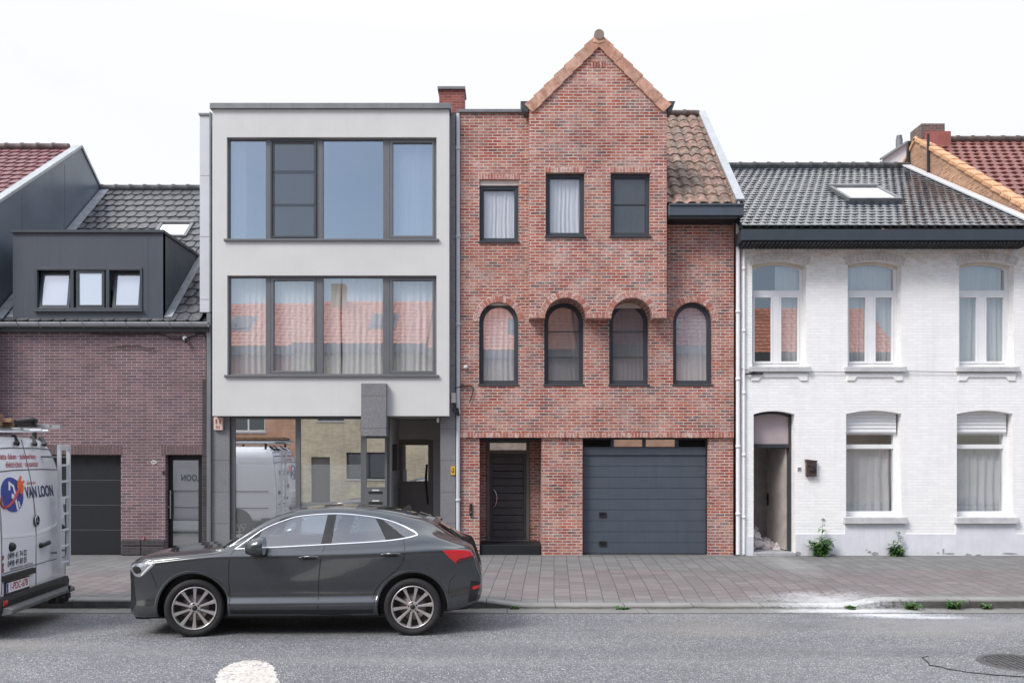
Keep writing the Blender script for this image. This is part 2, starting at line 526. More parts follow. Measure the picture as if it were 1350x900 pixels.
M['room_light'] = paint('room_wall_light', (0.55, 0.56, 0.58), 0.9, var=0.05)
M['plinth'] = paint('grey_plinth', (0.70, 0.71, 0.75), 0.8, var=0.10, scale=2.2, bump=0.3, bscale=25, streak=0.08)
M['terracotta'] = varcol('terracotta_coping', [(0.56, 0.29, 0.20), (0.63, 0.36, 0.26), (0.66, 0.41, 0.31), (0.52, 0.34, 0.26)], 0.8, 0.3, 0.3, 7)
M['verge_tile'] = varcol('orange_verge_tiles', [(0.62, 0.33, 0.17), (0.72, 0.43, 0.25), (0.66, 0.38, 0.21)], 0.7, 0.3, 0.2, 9)
M['tile_black'] = varcol('glazed_black_tiles', [(0.026, 0.036, 0.050), (0.046, 0.060, 0.078), (0.035, 0.046, 0.062)], 0.13, 0.04, 0.25, 18, metal=0.15, spec=1.0)
M['tile_grey'] = varcol('grey_tiles', [(0.085, 0.088, 0.096), (0.12, 0.122, 0.132), (0.10, 0.102, 0.112), (0.15, 0.148, 0.152)], 0.42, 0.4, 0.35, 16)
M['tile_purple'] = varcol('red_brown_tiles', [(0.22, 0.085, 0.095), (0.30, 0.11, 0.115), (0.17, 0.08, 0.095)], 0.5, 0.3, 0.35, 12)
M['tile_red'] = varcol('wine_red_tiles', [(0.22, 0.075, 0.062), (0.28, 0.09, 0.072), (0.19, 0.07, 0.062)], 0.55, 0.3, 0.3, 12)
M['tile_old'] = varcol('weathered_pantiles', [(0.22, 0.155, 0.125), (0.36, 0.23, 0.18), (0.44, 0.25, 0.20), (0.28, 0.225, 0.18), (0.50, 0.31, 0.24)], 0.8, 0.5, 0.55, 9, moss=(0.16, 0.145, 0.115))
M['tile_orange'] = varcol('orange_tiles', [(0.72, 0.30, 0.20), (0.80, 0.36, 0.24), (0.68, 0.27, 0.18)], 0.7, 0.3, 0.15, 9)
M['apex'] = paint('weathered_apex_tile', (0.24, 0.19, 0.155), .85, var=.25, scale=9)
M['ridge_grey'] = varcol('ridge_tiles', [(0.08, 0.082, 0.088), (0.12, 0.12, 0.125)], 0.6, 0.3, 0.3, 10)
M['ridge_brown'] = varcol('ridge_brown_tiles', [(0.12, 0.085, 0.08), (0.17, 0.11, 0.10)], 0.6, 0.3, 0.3, 10)
M['red_paint'] = paint('red_flashing', (0.32, 0.10, 0.09), 0.7, var=0.2)
M['steel'] = paint('brushed_steel', (0.55, 0.55, 0.56), 0.3, 0.9, var=0.05)
M['black_plastic'] = paint('black_plastic', (0.014, 0.014, 0.015), 0.5, var=0.2)
M['cable'] = paint('black_cable', (0.02, 0.018, 0.018), 0.7)
M['white_box'] = paint('white_box', (0.7, 0.7, 0.68), 0.5)
M['pink_box'] = paint('pale_pink_box', (0.66, 0.50, 0.45), 0.5, var=0.08)
M['red_ink'] = paint('red_ink', (0.42, 0.05, 0.06), 0.5)
M['yellow_sign'] = paint('yellow_sign', (0.75, 0.42, 0.03), 0.5)
M['dark_ink'] = paint('dark_ink', (0.02, 0.02, 0.03), 0.5)
M['pink_panel'] = paint('pale_mauve_panel', (0.42, 0.35, 0.36), 0.6, var=0.06)
M['door_leaf'] = paint('grubby_beige_door', (0.43, 0.38, 0.35), 0.65, var=0.2, scale=4)
M['plaster'] = paint('broken_plaster', (0.74, 0.69, 0.66), 0.9, var=0.25, scale=9, bump=0.5, bscale=20)
M['concrete_step'] = paint('concrete_step', (0.36, 0.36, 0.37), 0.8, var=0.15, scale=6, bump=0.3)
M['letterbox'] = paint('brown_letterbox', (0.085, 0.055, 0.055), 0.5, 0.3, var=0.3, scale=9)
M['glass_sky'] = glass('upper_window_glass', 0.48, (0.7, 0.75, 0.8), 0.004, gcol=(0.84, 0.90, 0.96))
M['glass'] = glass('window_glass', 0.30, (0.9, 0.92, 0.94), 0.008)
M['glass_shop'] = glass('shop_window_glass', 0.86, (0.6, 0.62, 0.62), 0.004)
M['glass_film'] = glass('frosted_shop_glass', 0.66, (0.5, 0.52, 0.52), 0.004, film=0.75, filmcol=(0.62, 0.66, 0.66))
M['glass_frost'] = glass('frosted_door_glass', 0.38, (0.6, 0.65, 0.65), 0.003, film=0.9, filmcol=(0.17, 0.19, 0.20))
M['glass_white'] = glass('roof_window_glass', 0.9, (0.8, 0.85, 0.9), 0.0, gcol=(1.0, 1.0, 1.0))
M['glass_dorm'] = glass('dormer_glass', 0.45, (0.6, 0.65, 0.7), 0.01, film=0.8, filmcol=(0.75, 0.8, 0.9))
M['curtain'] = fabric('white_sheer_curtain', (0.94, 0.945, 0.96), 0.25, 0.06)
M['curtain_grey'] = fabric('grey_sheer_curtain', (0.86, 0.865, 0.87), 0.22, 0.10)
M['curtain_pale'] = fabric('pale_blind_fabric', (0.86, 0.88, 0.92), 0.3)
M['screen'] = fabric('insect_screen_mesh', (0.13, 0.13, 0.135), 0.0, 0.58)
M['porch'] = paint('porch_grey', (0.40, 0.39, 0.375), .6, var=.08)
M['hall'] = paint('bare_hall_plaster', (0.80, 0.75, 0.70), .9, var=.2, scale=3, bump=.3)
M['broken'] = paint('bare_broken_render', (0.34, 0.33, 0.34), .9, var=.25, scale=9)
# ------------------------------------------------------------------ building parts
def tile_roof(mb, x0, x1, p0, p1, tw, gauge, amp=0.012, th=0.03, scal=0.0, stagger=True, nu=6, shape='s', jit=0.004, seed=1, dirx=1):
    """rows of tiles from the eaves p0=(y,z) up to the ridge p1; each tile curved, lapped and slightly uneven"""
    rnd = random.Random(seed)
    dy, dz = p1[0] - p0[0], p1[1] - p0[1]
    L = math.hypot(dy, dz); cy, cz = dy / L, dz / L
    ny, nz = (-cz, cy) if dy > 0 else (cz, -cy)
    rows = max(1, round(L / gauge)); g = L / rows

    def wave(u):
        if shape == 'pan': return amp * (math.sin(2 * math.pi * (u - 0.1)) * 0.8 + 0.25 * math.sin(4 * math.pi * u))
        return amp * (1 - abs(2 * u - 1) ** 3) + (amp * 0.9 if u > 0.86 else 0)

    def P(x, s, h):
        return (min(max(x, x0), x1), p0[0] + cy * s + ny * h, p0[1] + cz * s + nz * h)
    n = int((x1 - x0) / tw) + 2
    for r in range(rows):
        ox = (tw * 0.5 if (stagger and r % 2) else 0.0) - tw
        for i in range(n + 1):
            xa = x0 + ox + i * tw
            if xa + tw <= x0 + 0.01 or xa >= x1 - 0.01: continue
            v = []; var = rnd.random(); j = rnd.uniform(-jit, jit); tilt = rnd.uniform(-jit, jit)
            for k in range(nu + 1):
                u = k / nu
                sc = scal * (1 - (2 * u - 1) ** 2)
                sl = r * g - sc + j
                h = wave(u) + tilt * u
                x = xa + u * tw
                v += [P(x, sl, h - 0.004), P(x, sl, h + th), P(x, (r + 1) * g + 0.035, h)]
            f = []
            for k in range(nu):
                a = 3 * k; b = a + 3
                f += [(a, b, b + 1, a + 1), (a + 1, b + 1, b + 2, a + 2)]
            mb.idx(v, f, 0, var, False)
    return mb


def ridge_tiles(mb, x0, x1, y, z, r=0.11, step=0.4, seed=3):
    rnd = random.Random(seed)
    n = max(1, round((x1 - x0) / step)); st = (x1 - x0) / n
    for i in range(n):
        a, b = x0 + i * st, x0 + (i + 1) * st
        mb.tube([(a - 0.02, y, z), (a + 0.05, y, z), (a + 0.06, y, z), (b, y, z)], [r * 1.16, r * 1.16, r, r * 0.97], 10, var=rnd.random())


def curtain(x0, x1, z0, z1, y, label, mat='curtain', fold=0.14, amp=0.024, seed=0, group=None, gather=1.0):
    rnd = random.Random(seed)
    mb = MB()
    n = max(8, int((x1 - x0) / 0.018)); rows = 7
    ph = rnd.random() * 6
    ks = [(2 * math.pi / (fold * rnd.uniform(0.75, 1.35)), rnd.random() * 6, rnd.uniform(0.5, 1)) for _ in range(3)]
    v = []
    for r in range(rows + 1):
        z = z1 + (z0 - z1) * r / rows
        for i in range(n + 1):
            x = x0 + (x1 - x0) * i / n
            d = sum(a * math.sin(k * x + p + 0.25 * math.sin(r * 0.7 + p)) for k, p, a in ks) / 2.2
            v.append((x + 0.008 * math.sin(5 * x + r), y + amp * d * (0.6 + 0.5 * r / rows), z + (0.012 * d if r == rows else 0)))
    f = [(r * (n + 1) + i, r * (n + 1) + i + 1, (r + 1) * (n + 1) + i + 1, (r + 1) * (n + 1) + i) for r in range(rows) for i in range(n)]
    mb.idx(v, f, 0, 0.5, True)
    o = mb.build('curtain', M[mat], recalc=False)
    return tag(o, label, 'curtain', group)


def room(parent, x0, x1, y0, y1, floors, mat='room'):
    """side walls, back wall and floors behind the front wall, so windows look into rooms"""
    mb = MB()
    z0, z1 = floors[0], floors[-1]
    mb.box(x0, x0 + 0.18, y0, y1, z0 - 0.15, z1)
    mb.box(x1 - 0.18, x1, y0, y1, z0 - 0.15, z1)
    mb.box(x0 + 0.181, x1 - 0.181, y1 - 0.2, y1 - 0.002, z0 - 0.15, z1)
    for z in floors:
        mb.box(x0 + 0.182, x1 - 0.182, y0 + 0.002, y1 - 0.202, z - 0.12, z)
    return mb.build('room', M[mat], parent)


def text_mesh(mb, s, place, size, m=0, align='CENTER', bold=0.0, xs=1.0, shear=0.0):
    """write s; place(u, v) maps the lettering's own metres onto the surface it is painted on"""
    cu = bpy.data.curves.new('lettering', 'FONT')
    cu.body = s; cu.size = size; cu.align_x = align; cu.align_y = 'CENTER'; cu.offset = bold; cu.shear = shear; cu.resolution_u = 3
    o = bpy.data.objects.new('lettering', cu); COL.objects.link(o)
    dg = bpy.context.evaluated_depsgraph_get()
    me = bpy.data.meshes.new_from_object(o.evaluated_get(dg))
    vs = [place(v.co.x * xs, v.co.y) for v in me.vertices]
    mb.idx(vs, [tuple(p.vertices) for p in me.polygons], m)
    bpy.data.objects.remove(o); bpy.data.curves.remove(cu); bpy.data.meshes.remove(me)


def inset(x0, x1, z0, z1, t):
    return (x0 + t, x1 - t, z0 + t, z1 - t)


def arch_window(house, x0, x1, z0, zs, rise, y, t=0.065, dep=0.07, frame='alu_dark', pane='glass', sill=True, screen=None, sillmat=None, name='window'):
    mb = MB()
    mb.ring(seg_arch(x0, x1, z0, zs, rise), seg_arch(x0 + t, x1 - t, z0 + t, zs, max(0.0, rise - t)) if rise > 0.05 else rect(x0 + t, x1 - t, z0 + t, zs - t), y, y + dep) if rise > 0.05 else \
        mb.ring(rect(x0, x1, z0, zs), rect(x0 + t, x1 - t, z0 + t, zs - t), y, y + dep)
    w = mb.build(name, M[frame], house, bevel=0.005)
    # rebate: a second thinner ring
    t2 = t + 0.018
    m2 = MB()
    if rise > 0.05:
        m2.ring(seg_arch(x0 + t, x1 - t, z0 + t, zs, rise - t), seg_arch(x0 + t2, x1 - t2, z0 + t2, zs, rise - t2), y + 0.02, y + dep - 0.004)
        pp = seg_arch(x0 + t2 - .004, x1 - t2 + .004, z0 + t2 - .004, zs, rise - t2 + .004)
    else:
        m2.ring(rect(x0 + t, x1 - t, z0 + t, zs - t), rect(x0 + t2, x1 - t2, z0 + t2, zs - t2), y + 0.02, y + dep - 0.004)
        pp = rect(x0 + t2 - .004, x1 - t2 + .004, z0 + t2 - .004, zs - t2 + .004)
    m2.build('sash', M[frame], w)
    m3 = MB(); m3.sheet(pp, y + 0.045); m3.build('pane', M[pane], w)
    if sill:
        m4 = MB(); m4.box(x0 - 0.02, x1 + 0.02, y - 0.13, y + 0.004, z0 - 0.035, z0 - 0.003)
        m4.build('sill', M[sillmat or frame], w, bevel=0.004)
    if screen:
        m5 = MB(); m5.sheet(pp, y + 0.012)
        m5.build('insect_screen', M['screen'], w)
        m6 = MB()
        for z in screen: m6.box(x0 + t - .01, x1 - t + .01, y + 0.004, y + 0.018, z - 0.008, z + 0.008)
        m6.each('screen_bar', M['alu_dark'], w)
    return w


def arch_bricks(house, cx, cz, r0, r1, y, n, a0=-90, a1=90, dep=0.06, mat='arch_brick', gap=0.16, seed=2, name='brick_arch'):
    """ring of wedge bricks, a few mm proud of the wall, with the mortar just behind"""
    rnd = random.Random(seed); mb = MB()
    for i in range(n):
        f0 = R(a0 + (a1 - a0) * (i + gap / 2) / n); f1 = R(a0 + (a1 - a0) * (i + 1 - gap / 2) / n)
        q = [(cx + r * math.sin(a), cz + r * math.cos(a)) for r, a in ((r0, f0), (r0, f1), (r1 + rnd.uniform(-.008, .006), f1), (r1 + rnd.uniform(-.008, .006), f0))]
        mb.prism(q, y - 0.012 - rnd.random() * 0.005, y + dep, 0, rnd.random())
    k = 24
    o = [(cx + (r1 + .004) * math.sin(R(a0 + (a1 - a0) * i / k)), cz + (r1 + .004) * math.cos(R(a0 + (a1 - a0) * i / k))) for i in range(k + 1)]
    q = [(cx + (r0 + .004) * math.sin(R(a0 + (a1 - a0) * i / k)), cz + (r0 + .004) * math.cos(R(a0 + (a1 - a0) * i / k))) for i in range(k + 1)]
    mb.prism(o + q[::-1], y - 0.004, y + dep - 0.01, 1, 0.5)
    return mb.build(name, [M[mat], M['mortar']], house)


def soldier(house, x0, x1, z0, z1, y, bw=0.06, mat='arch_brick', mort='mortar', dep=0.05, seed=5, name='brick_lintel', gap=0.016, proud=0.012):
    rnd = random.Random(seed); mb = MB()
    n = max(1, round((x1 - x0) / bw)); s = (x1 - x0) / n
    for i in range(n):
        p = rnd.uniform(0, .004)
        mb.box(x0 + i * s + gap / 2, x0 + (i + 1) * s - gap / 2, y - proud - p, y + dep, z0 + rnd.uniform(0, .004), z1 - rnd.uniform(0, .004), 0, rnd.random())
    mb.box(x0, x1, y - 0.004, y + dep - 0.01, z0 + 0.006, z1 - 0.006, 1)
    return mb.build(name, [M[mat], M[mort]], house)


def downpipe(house, x, y, z0, z1, r=0.04, mat='white_pvc', brackets=4):
    mb = MB(); mb.tube([(x, y, z0), (x, y, z1)], r, 12)
    p = mb.build('downpipe', M[mat], house)
    m2 = MB()
    for i in range(brackets):
        z = z0 + (z1 - z0) * (i + 0.6) / brackets
        m2.lathe([(r, -.03), (r + .008, -.03), (r + .008, .03), (r, .03)], (x, y, z), 'z', 14)
    m2.each('pipe_clip', M[mat], p)
    return p


def skylight(house, p0, p1, x0, x1, s0, s1, lift=0.07, glassmat='glass_white'):
    """roof window lying in the slope p0-p1 between distances s0 and s1 from the eaves"""
    dy, dz = p1[0] - p0[0], p1[1] - p0[1]; L = math.hypot(dy, dz); cy, cz = dy / L, dz / L

    def P(x, s, h): return (x, p0[0] + cy * s - cz * h, p0[1] + cz * s + cy * h)
    mb = MB(); t = 0.08

    def bx(xa, xb, sa, sb, ha, hb):
        v = [P(x, s, h) for h in (ha, hb) for s in (sa, sb) for x in (xa, xb)]
        mb.idx(v, [(0, 2, 3, 1), (4, 5, 7, 6), (0, 1, 5, 4), (2, 6, 7, 3), (0, 4, 6, 2), (1, 3, 7, 5)])
    bx(x0, x1, s0, s0 + t, -.02, lift); bx(x0, x1, s1 - t, s1, -.02, lift + .02)
    bx(x0, x0 + t, s0 + t + .001, s1 - t - .001, -.02, lift); bx(x1 - t, x1, s0 + t + .001, s1 - t - .001, -.02, lift)
    sk = mb.build('skylight', M['zinc_dark'], house, bevel=0.005)
    m2 = MB(); m2.face([P(x0 + t - .01, s0 + t - .01, lift - .02), P(x1 - t + .01, s0 + t - .01, lift - .02), P(x1 - t + .01, s1 - t + .01, lift - .02), P(x0 + t - .01, s1 - t + .01, lift - .02)])
    m2.build('pane', M[glassmat], sk)
    return sk
G = 0.18   # pavement level at the facades
# ================================================================== HOUSE A: purple brick house on the left
XA0, XA1 = -10.48, PX(273)
hA = thing('terraced_house', 'low purple brick house with black dormer and grey tiled roof, behind the white van', 'house', ((XA0 + XA1) / 2, FD, G))
zE = PZ(436)
gdo = (-10.28, PX(159.5), G - .05, PZ(599.5))
doo = (PX(218), PX(266.5), G - .05, PZ(599.5))
mb = MB()
mb.wall([(XA0, G - .1), (gdo[0], G - .1), (gdo[0], gdo[3]), (gdo[1], gdo[3]), (gdo[1], G - .1), (doo[0], G - .1), (doo[0], doo[3]), (doo[1], doo[3]), (doo[1], G - .1), (XA1, G - .1), (XA1, zE), (XA0, zE)], [], FD, FD + .28)
mb.build('wall', M['purple_brick'], hA)
room(hA, XA0, XA1, FD + .285, FD + 5.5, [G, zE - .05])
soldier(hA, gdo[0], gdo[1] + .02, PZ(599), PZ(587), FD, 0.062, 'purple_soldier', 'mortar_grey')
soldier(hA, doo[0] - .1, XA1 - .02, PZ(599), PZ(587), FD, 0.062, 'purple_soldier', 'mortar_grey', seed=9)
mb = MB()   # rusticated plinth blocks
for px0, px1 in ((160, 186), (186.8, 217.5)):
    for y0, y1 in ((711, 719), (719.8, 731.5)):
        mb.box(PX(px0), PX(px1), FD - .03, FD + .1, PZ(y1), PZ(y0))
mb.build('plinth', M['dark_brick'], hA, bevel=0.015)
mb = MB(); mb.box(PX(267.2), PX(273.5), FD - .02, FD + .15, G - .05, PZ(500))
mb.build('corner_pier', M['dark_brick'], hA)
# garage door of four wide panels
mb = MB(); n = 4; hh = (gdo[3] - G) / n
for i in range(n):
    mb.box(gdo[0] + .03, gdo[1] - .03, FD + .14, FD + .19, G + i * hh + .006, G + (i + 1) * hh - .006)
gd = mb.build('garage_door', M['black_panel'], hA, bevel=0.006)
mb = MB()
for i in range(1, n): mb.box(gdo[0] + .03, gdo[1] - .03, FD + .150, FD + .186, G + i * hh - .007, G + i * hh + .007)
mb.each('panel_joint', M['zinc_dark'], gd)
mb = MB(); mb.box(gdo[0], gdo[0] + .03, FD + .13, FD + .2, G, gdo[3]); mb.box(gdo[1] - .029, gdo[1], FD + .13, FD + .2, G, gdo[3]); mb.box(gdo[0] + .031, gdo[1] - .031, FD + .13, FD + .2, gdo[3] - .03, gdo[3])
mb.build('door_frame', M['black_plastic'], gd)
# front door with frosted pane
yD = FD + .16
mb = MB(); mb.ring(rect(doo[0], doo[1], G + .01, doo[3]), rect(PX(227, yD), PX(261.5, yD), PZ(719, yD), PZ(606.5, yD)), yD, yD + .06)
d = mb.build('front_door', M['black_panel'], hA, bevel=0.006)
mb = MB(); mb.sheet(rect(PX(227, yD) - .01, PX(261.5, yD) + .01, PZ(719, yD) - .01, PZ(606.5, yD) + .01), yD + .03)
mb.build('pane', M['glass_frost'], d)
mb = MB(); xh = PX(226, yD)
mb.tube([(xh, yD - .06, PZ(683, yD)), (xh, yD - .06, PZ(646, yD))], .014, 10)
for py in (679, 650): mb.tube([(xh, yD - .06, PZ(py, yD)), (xh, yD, PZ(py, yD))], .009, 8)
mb.build('handle', M['steel'], d)
mb = MB(); mb.lathe([(.022, -.012), (.022, 0)], (PX(222.5, yD), yD - .001, PZ(668, yD)), 'y', 14); mb.face([(PX(222.5, yD) + .022 * math.cos(a), yD - .013, PZ(668, yD) + .022 * math.sin(a)) for a in np.linspace(0, 6.28, 14)[:-1]])
mb.build('lock', M['steel'], d)
# roof
eA, rA = (FD - .1, PZ(424)), (23.4, 9.08)
mb = MB(); tile_roof(mb, XA0, PX(266), eA, rA, 0.25, 0.33, 0.014, 0.028, 0.05, seed=11)
mb.build('roof', M['tile_grey'], hA)
mb = MB(); mb.face([(XA0, eA[0], eA[1] - .05), (XA1, eA[0], eA[1] - .05), (XA1, rA[0], rA[1] - .05), (XA0, rA[0], rA[1] - .05)])
mb.face([(XA0, 28, eA[1]), (XA1, 28, eA[1]), (XA1, rA[0], rA[1] - .05), (XA0, rA[0], rA[1] - .05)])
mb.build('roof_deck', M['alu_dark'], hA)
mb = MB(); ridge_tiles(mb, XA0, XA1 + .1, rA[0], rA[1] + .03, .1, .37); mb.build('ridge', M['ridge_grey'], hA)
skylight(hA, eA, rA, PX(213.5, 21.9), PX(258, 21.9), 3.72, 4.50)
# gutter: half round zinc with clips, dark board under it
yg = FD - .16; zg = PZ(426.0, yg)
mb = MB()
prof = [(yg + .075 * math.cos(a), zg + .075 * math.sin(a)) for a in np.linspace(math.pi, 2 * math.pi, 9)]
for (a, b) in zip(prof[:-1], prof[1:]): mb.face([(XA0, *a), (XA1 + .08, *a), (XA1 + .08, *b), (XA0, *b)], sm=True)
mb.tube([(XA0, yg - .075, zg), (XA1 + .08, yg - .075, zg)], .012, 8)
mb.box(XA1 + .075, XA1 + .08, yg - .07, yg + .07, zg - .06, zg)
gt = mb.build('gutter', M['zinc'], hA)
mb = MB()
for i in range(12):
    x = XA0 + .15 + i * .44
    mb.tube([(x, yg - .09, zg + .012), (x, yg - .083, zg - .03), (x, yg - .03, zg - .078), (x, yg + .02, zg - .082)], .009, 6)
mb.each('gutter_clip', M['zinc'], gt)
mb = MB(); mb.box(XA0, XA1 + .06, FD - .09, FD - .005, PZ(438), PZ(426)); mb.build('fascia', M['alu_dark'], hA)
# dormer
yd = 18.42; dz0, dz1 = PZ(424, yd), PZ(307, yd); dx0, dx1 = PX(17, yd), PX(215, yd)
def roofz(y): return eA[1] + (y - eA[0]) * (rA[1] - eA[1]) / (rA[0] - eA[0])
wz0, wz1 = PZ(409, yd), PZ(353, yd); wx0, wx1 = PX(46.5, yd), PX(188, yd)
mb = MB(); mb.wall(rect(dx0, dx1, dz0, dz1), [rect(wx0, wx1, wz0, wz1)], yd, yd + .12)
ye = eA[0] + (dz1 - eA[1]) / (rA[1] - eA[1]) * (rA[0] - eA[0])
for x in (dx0, dx1):
    mb.face([(x, yd, roofz(yd) - .02), (x, ye + .1, dz1), (x, yd, dz1)])
    mb.face([(x, yd, dz0), (x, yd + .13, dz0), (x, yd + .13, roofz(yd)), (x, yd, roofz(yd))])
mb.box(PX(194.5, yd) , PX(195.1, yd), yd - .003, yd, dz0, dz1)
dm = mb.build('dormer', M['cladding'], hA)
mb = MB(); mb.box(dx0 - .03, dx1 + .03, yd - .05, yd + .02, dz1, dz1 + .055); mb.face([(dx0 - .03, yd + .02, dz1 + .05), (dx1 + .03, yd + .02, dz1 + .05), (dx1 + .03, ye + .15, dz1 + .03), (dx0 - .03, ye + .15, dz1 + .03)])
mb.bar((dx1 + .012, yd, dz1 + .02), (dx1 + .012, ye + .1, dz1 - .0), .05, .06)
mb.build('dormer_coping', M['anthracite'], dm)
mb = MB(); mb.ring(rect(wx0, wx1, wz0, wz1), rect(wx0 + .05, wx1 - .05, wz0 + .05, wz1 - .05), yd - .02, yd + .06)
sx = [(46.5, 93.8), (96.8, 140.5), (144, 188)]
for a in (95.3, 142.3): mb.box(PX(a, yd) - .035, PX(a, yd) + .035, yd - .02, yd + .06, wz0 + .051, wz1 - .051)
mb.box(wx0 - .02, wx1 + .02, yd - .06, yd - .021, wz0 - .035, wz0 + .005)
dw = mb.build('dormer_window', M['anthracite'], dm, bevel=0.004)
for i, (a, b) in enumerate(sx):
    x0, x1 = PX(a, yd) + .055, PX(b, yd) - .045
    til = 0.14 if i != 1 else 0.0     # the outer two are tilted inward at the top
    mb = MB(); m2 = MB()
    t = .055
    mb.ring(rect(x0, x1, wz0 + .055, wz1 - .055), rect(x0 + t, x1 - t, wz0 + .055 + t, wz1 - .055 - t), yd + .0, yd + .05)
    m2.sheet(rect(x0 + t - .005, x1 - t + .005, wz0 + .05 + t, wz1 - .05 - t), yd + .02)
    for q in (mb, m2): q.v = [(x, y + (z - wz0) / (wz1 - wz0) * til, z) for x, y, z in q.v]
    sh = mb.build('sash', M['anthracite'], dw)
    m2.build('pane', M['glass_dorm'], dw)
mb = MB(); mb.box(dx0 + .1, dx1 - .1, yd + .9, yd + .95, dz0, dz1 - .05); mb.build('dormer_back', M['room'], dm)
# flashings
mb = MB()
mb.bar((dx1 + .09, yd + .02, roofz(yd + .02) + .05), (dx1 + .09, ye + .02, roofz(ye + .02) + .05), .16, .02, (0, -.64, .77))
mb.bar((dx0 - .07, yd + .02, roofz(yd + .02) + .05), (dx0 - .07, ye + .02, roofz(ye + .02) + .05), .14, .02, (0, -.64, .77))
mb.bar((XA0 + .12, eA[0], eA[1] + .05), (XA0 + .12, rA[0], rA[1] + .05), .22, .02, (0, -.64, .77))
mb.each('lead_flashing', M['lead'], hA)

# ================================================================== HOUSE on the far left, only its roof in the frame
h0 = thing('terraced_house', 'higher house at the left edge, red-brown tiled roof above a dark clad gable', 'house', (-13.5, FD, G))
ap, ef, eb = (22.33, 9.78), (18.05, 7.0), (26.6, 7.0)
X0 = -10.5
mb = MB(); mb.face([(X0, ef[0], G - .1), (X0, eb[0], G - .1), (X0, eb[0], eb[1]), (X0, ap[0], ap[1]), (X0, ef[0], ef[1])])
mb.face([(X0 - .3, ef[0], G - .1), (X0 - .3, eb[0], G - .1), (X0 - .3, eb[0], eb[1]), (X0 - .3, ap[0], ap[1]), (X0 - .3, ef[0], ef[1])])
mb.face([(X0, ef[0], G - .1), (X0 - .3, ef[0], G - .1), (X0 - .3, ef[0], ef[1]), (X0, ef[0], ef[1])])
for y in (19.6, 21.5): mb.box(X0 - .01, X0 + .004, y, y + .012, 5, ap[1] - abs(ap[0] - y) * .65 - .12)
mb.build('gable_wall', M['gable_clad'], h0)
mb = MB(); mb.wall(rect(-16.5, X0 - .31, G - .1, 6.95), [rect(-15.5, -14.3, 1.2, 2.7), rect(-12.9, -11.8, 4.0, 5.6), rect(-15.5, -14.3, 4.0, 5.6), rect(-12.7, -11.7, G + .05, 2.5)], FD, FD + .3)
mb.build('front_wall', M['brown_brick'], h0)
mb = MB()
for r_ in (rect(-15.5, -14.3, 1.2, 2.7), rect(-12.9, -11.8, 4.0, 5.6), rect(-15.5, -14.3, 4.0, 5.6), rect(-12.7, -11.7, G + .05, 2.5)): mb.sheet(r_, FD + .2)
mb.each('pane', M['glass'], h0)
mb = MB(); tile_roof(mb, -16.6, X0 - .14, (ef[0] - .2, ef[1] - .1), (ap[0], ap[1] - .02), .24, .33, .016, .03, .03, seed=21)
tile_roof(mb, -16.6, X0 - .14, (eb[0] + .2, eb[1] - .1), (ap[0], ap[1] - .02), .24, .33, .016, .03, .03, seed=22)
mb.build('roof', M['tile_purple'], h0)
mb = MB(); ridge_tiles(mb, -16.6, X0 - .3, ap[0], ap[1] + .03, .1, .4); mb.build('ridge', M['ridge_brown'], h0)
mb = MB()
for e in (ef, eb): mb.bar((X0 - .07, e[0], e[1] + .04), (X0 - .07, ap[0], ap[1] + .06), .2, .06)
mb.each('verge_trim', M['zinc'], h0)

# ================================================================== HOUSE B: grey rendered house with the shop front
hB = thing('rendered_house', 'tall flat-roofed house with pale grey render, wide window bands and shop front', 'house', (PX(436), FD, G))
yb = 18.2
bx0, bx1 = PX(280, yb), PX(592, yb)
bz0, bz1 = PZ(548, yb), PZ(141, yb)
w3 = (PX(299, yb), PX(575.5, yb), PZ(316, yb), PZ(181, yb))
w2 = (PX(299.5, yb), PX(575.5, yb), PZ(495, yb), PZ(363, yb))
mb = MB(); mb.wall(rect(bx0, bx1, bz0, bz1), [rect(*w3), rect(*w2)], yb, yb + .28)
mb.build('wall', M['render'], hB)
mb = MB(); mb.face([(bx0, yb, bz0 + .001), (bx1, yb, bz0 + .001), (bx1, FD + .05, bz0 + .001), (bx0, FD + .05, bz0 + .001)]); mb.build('soffit', M['anthracite'], hB)
mb = MB(); mb.box(PX(277.5, yb), PX(594.5, yb), yb - .06, yb + .4, PZ(144.5, yb), PZ(137, yb)); mb.build('roof_coping', M['zinc_dark'], hB, bevel=.008)
mb = MB(); mb.box(bx0 + .05, PX(606), yb + .41, yb + 9, PZ(152), PZ(146)); mb.build('flat_roof', M['alu_dark'], hB)
room(hB, bx0 + .02, PX(600), FD + .02, FD + 6, [G, 3.15, PZ(345), PZ(150)], 'room_light')


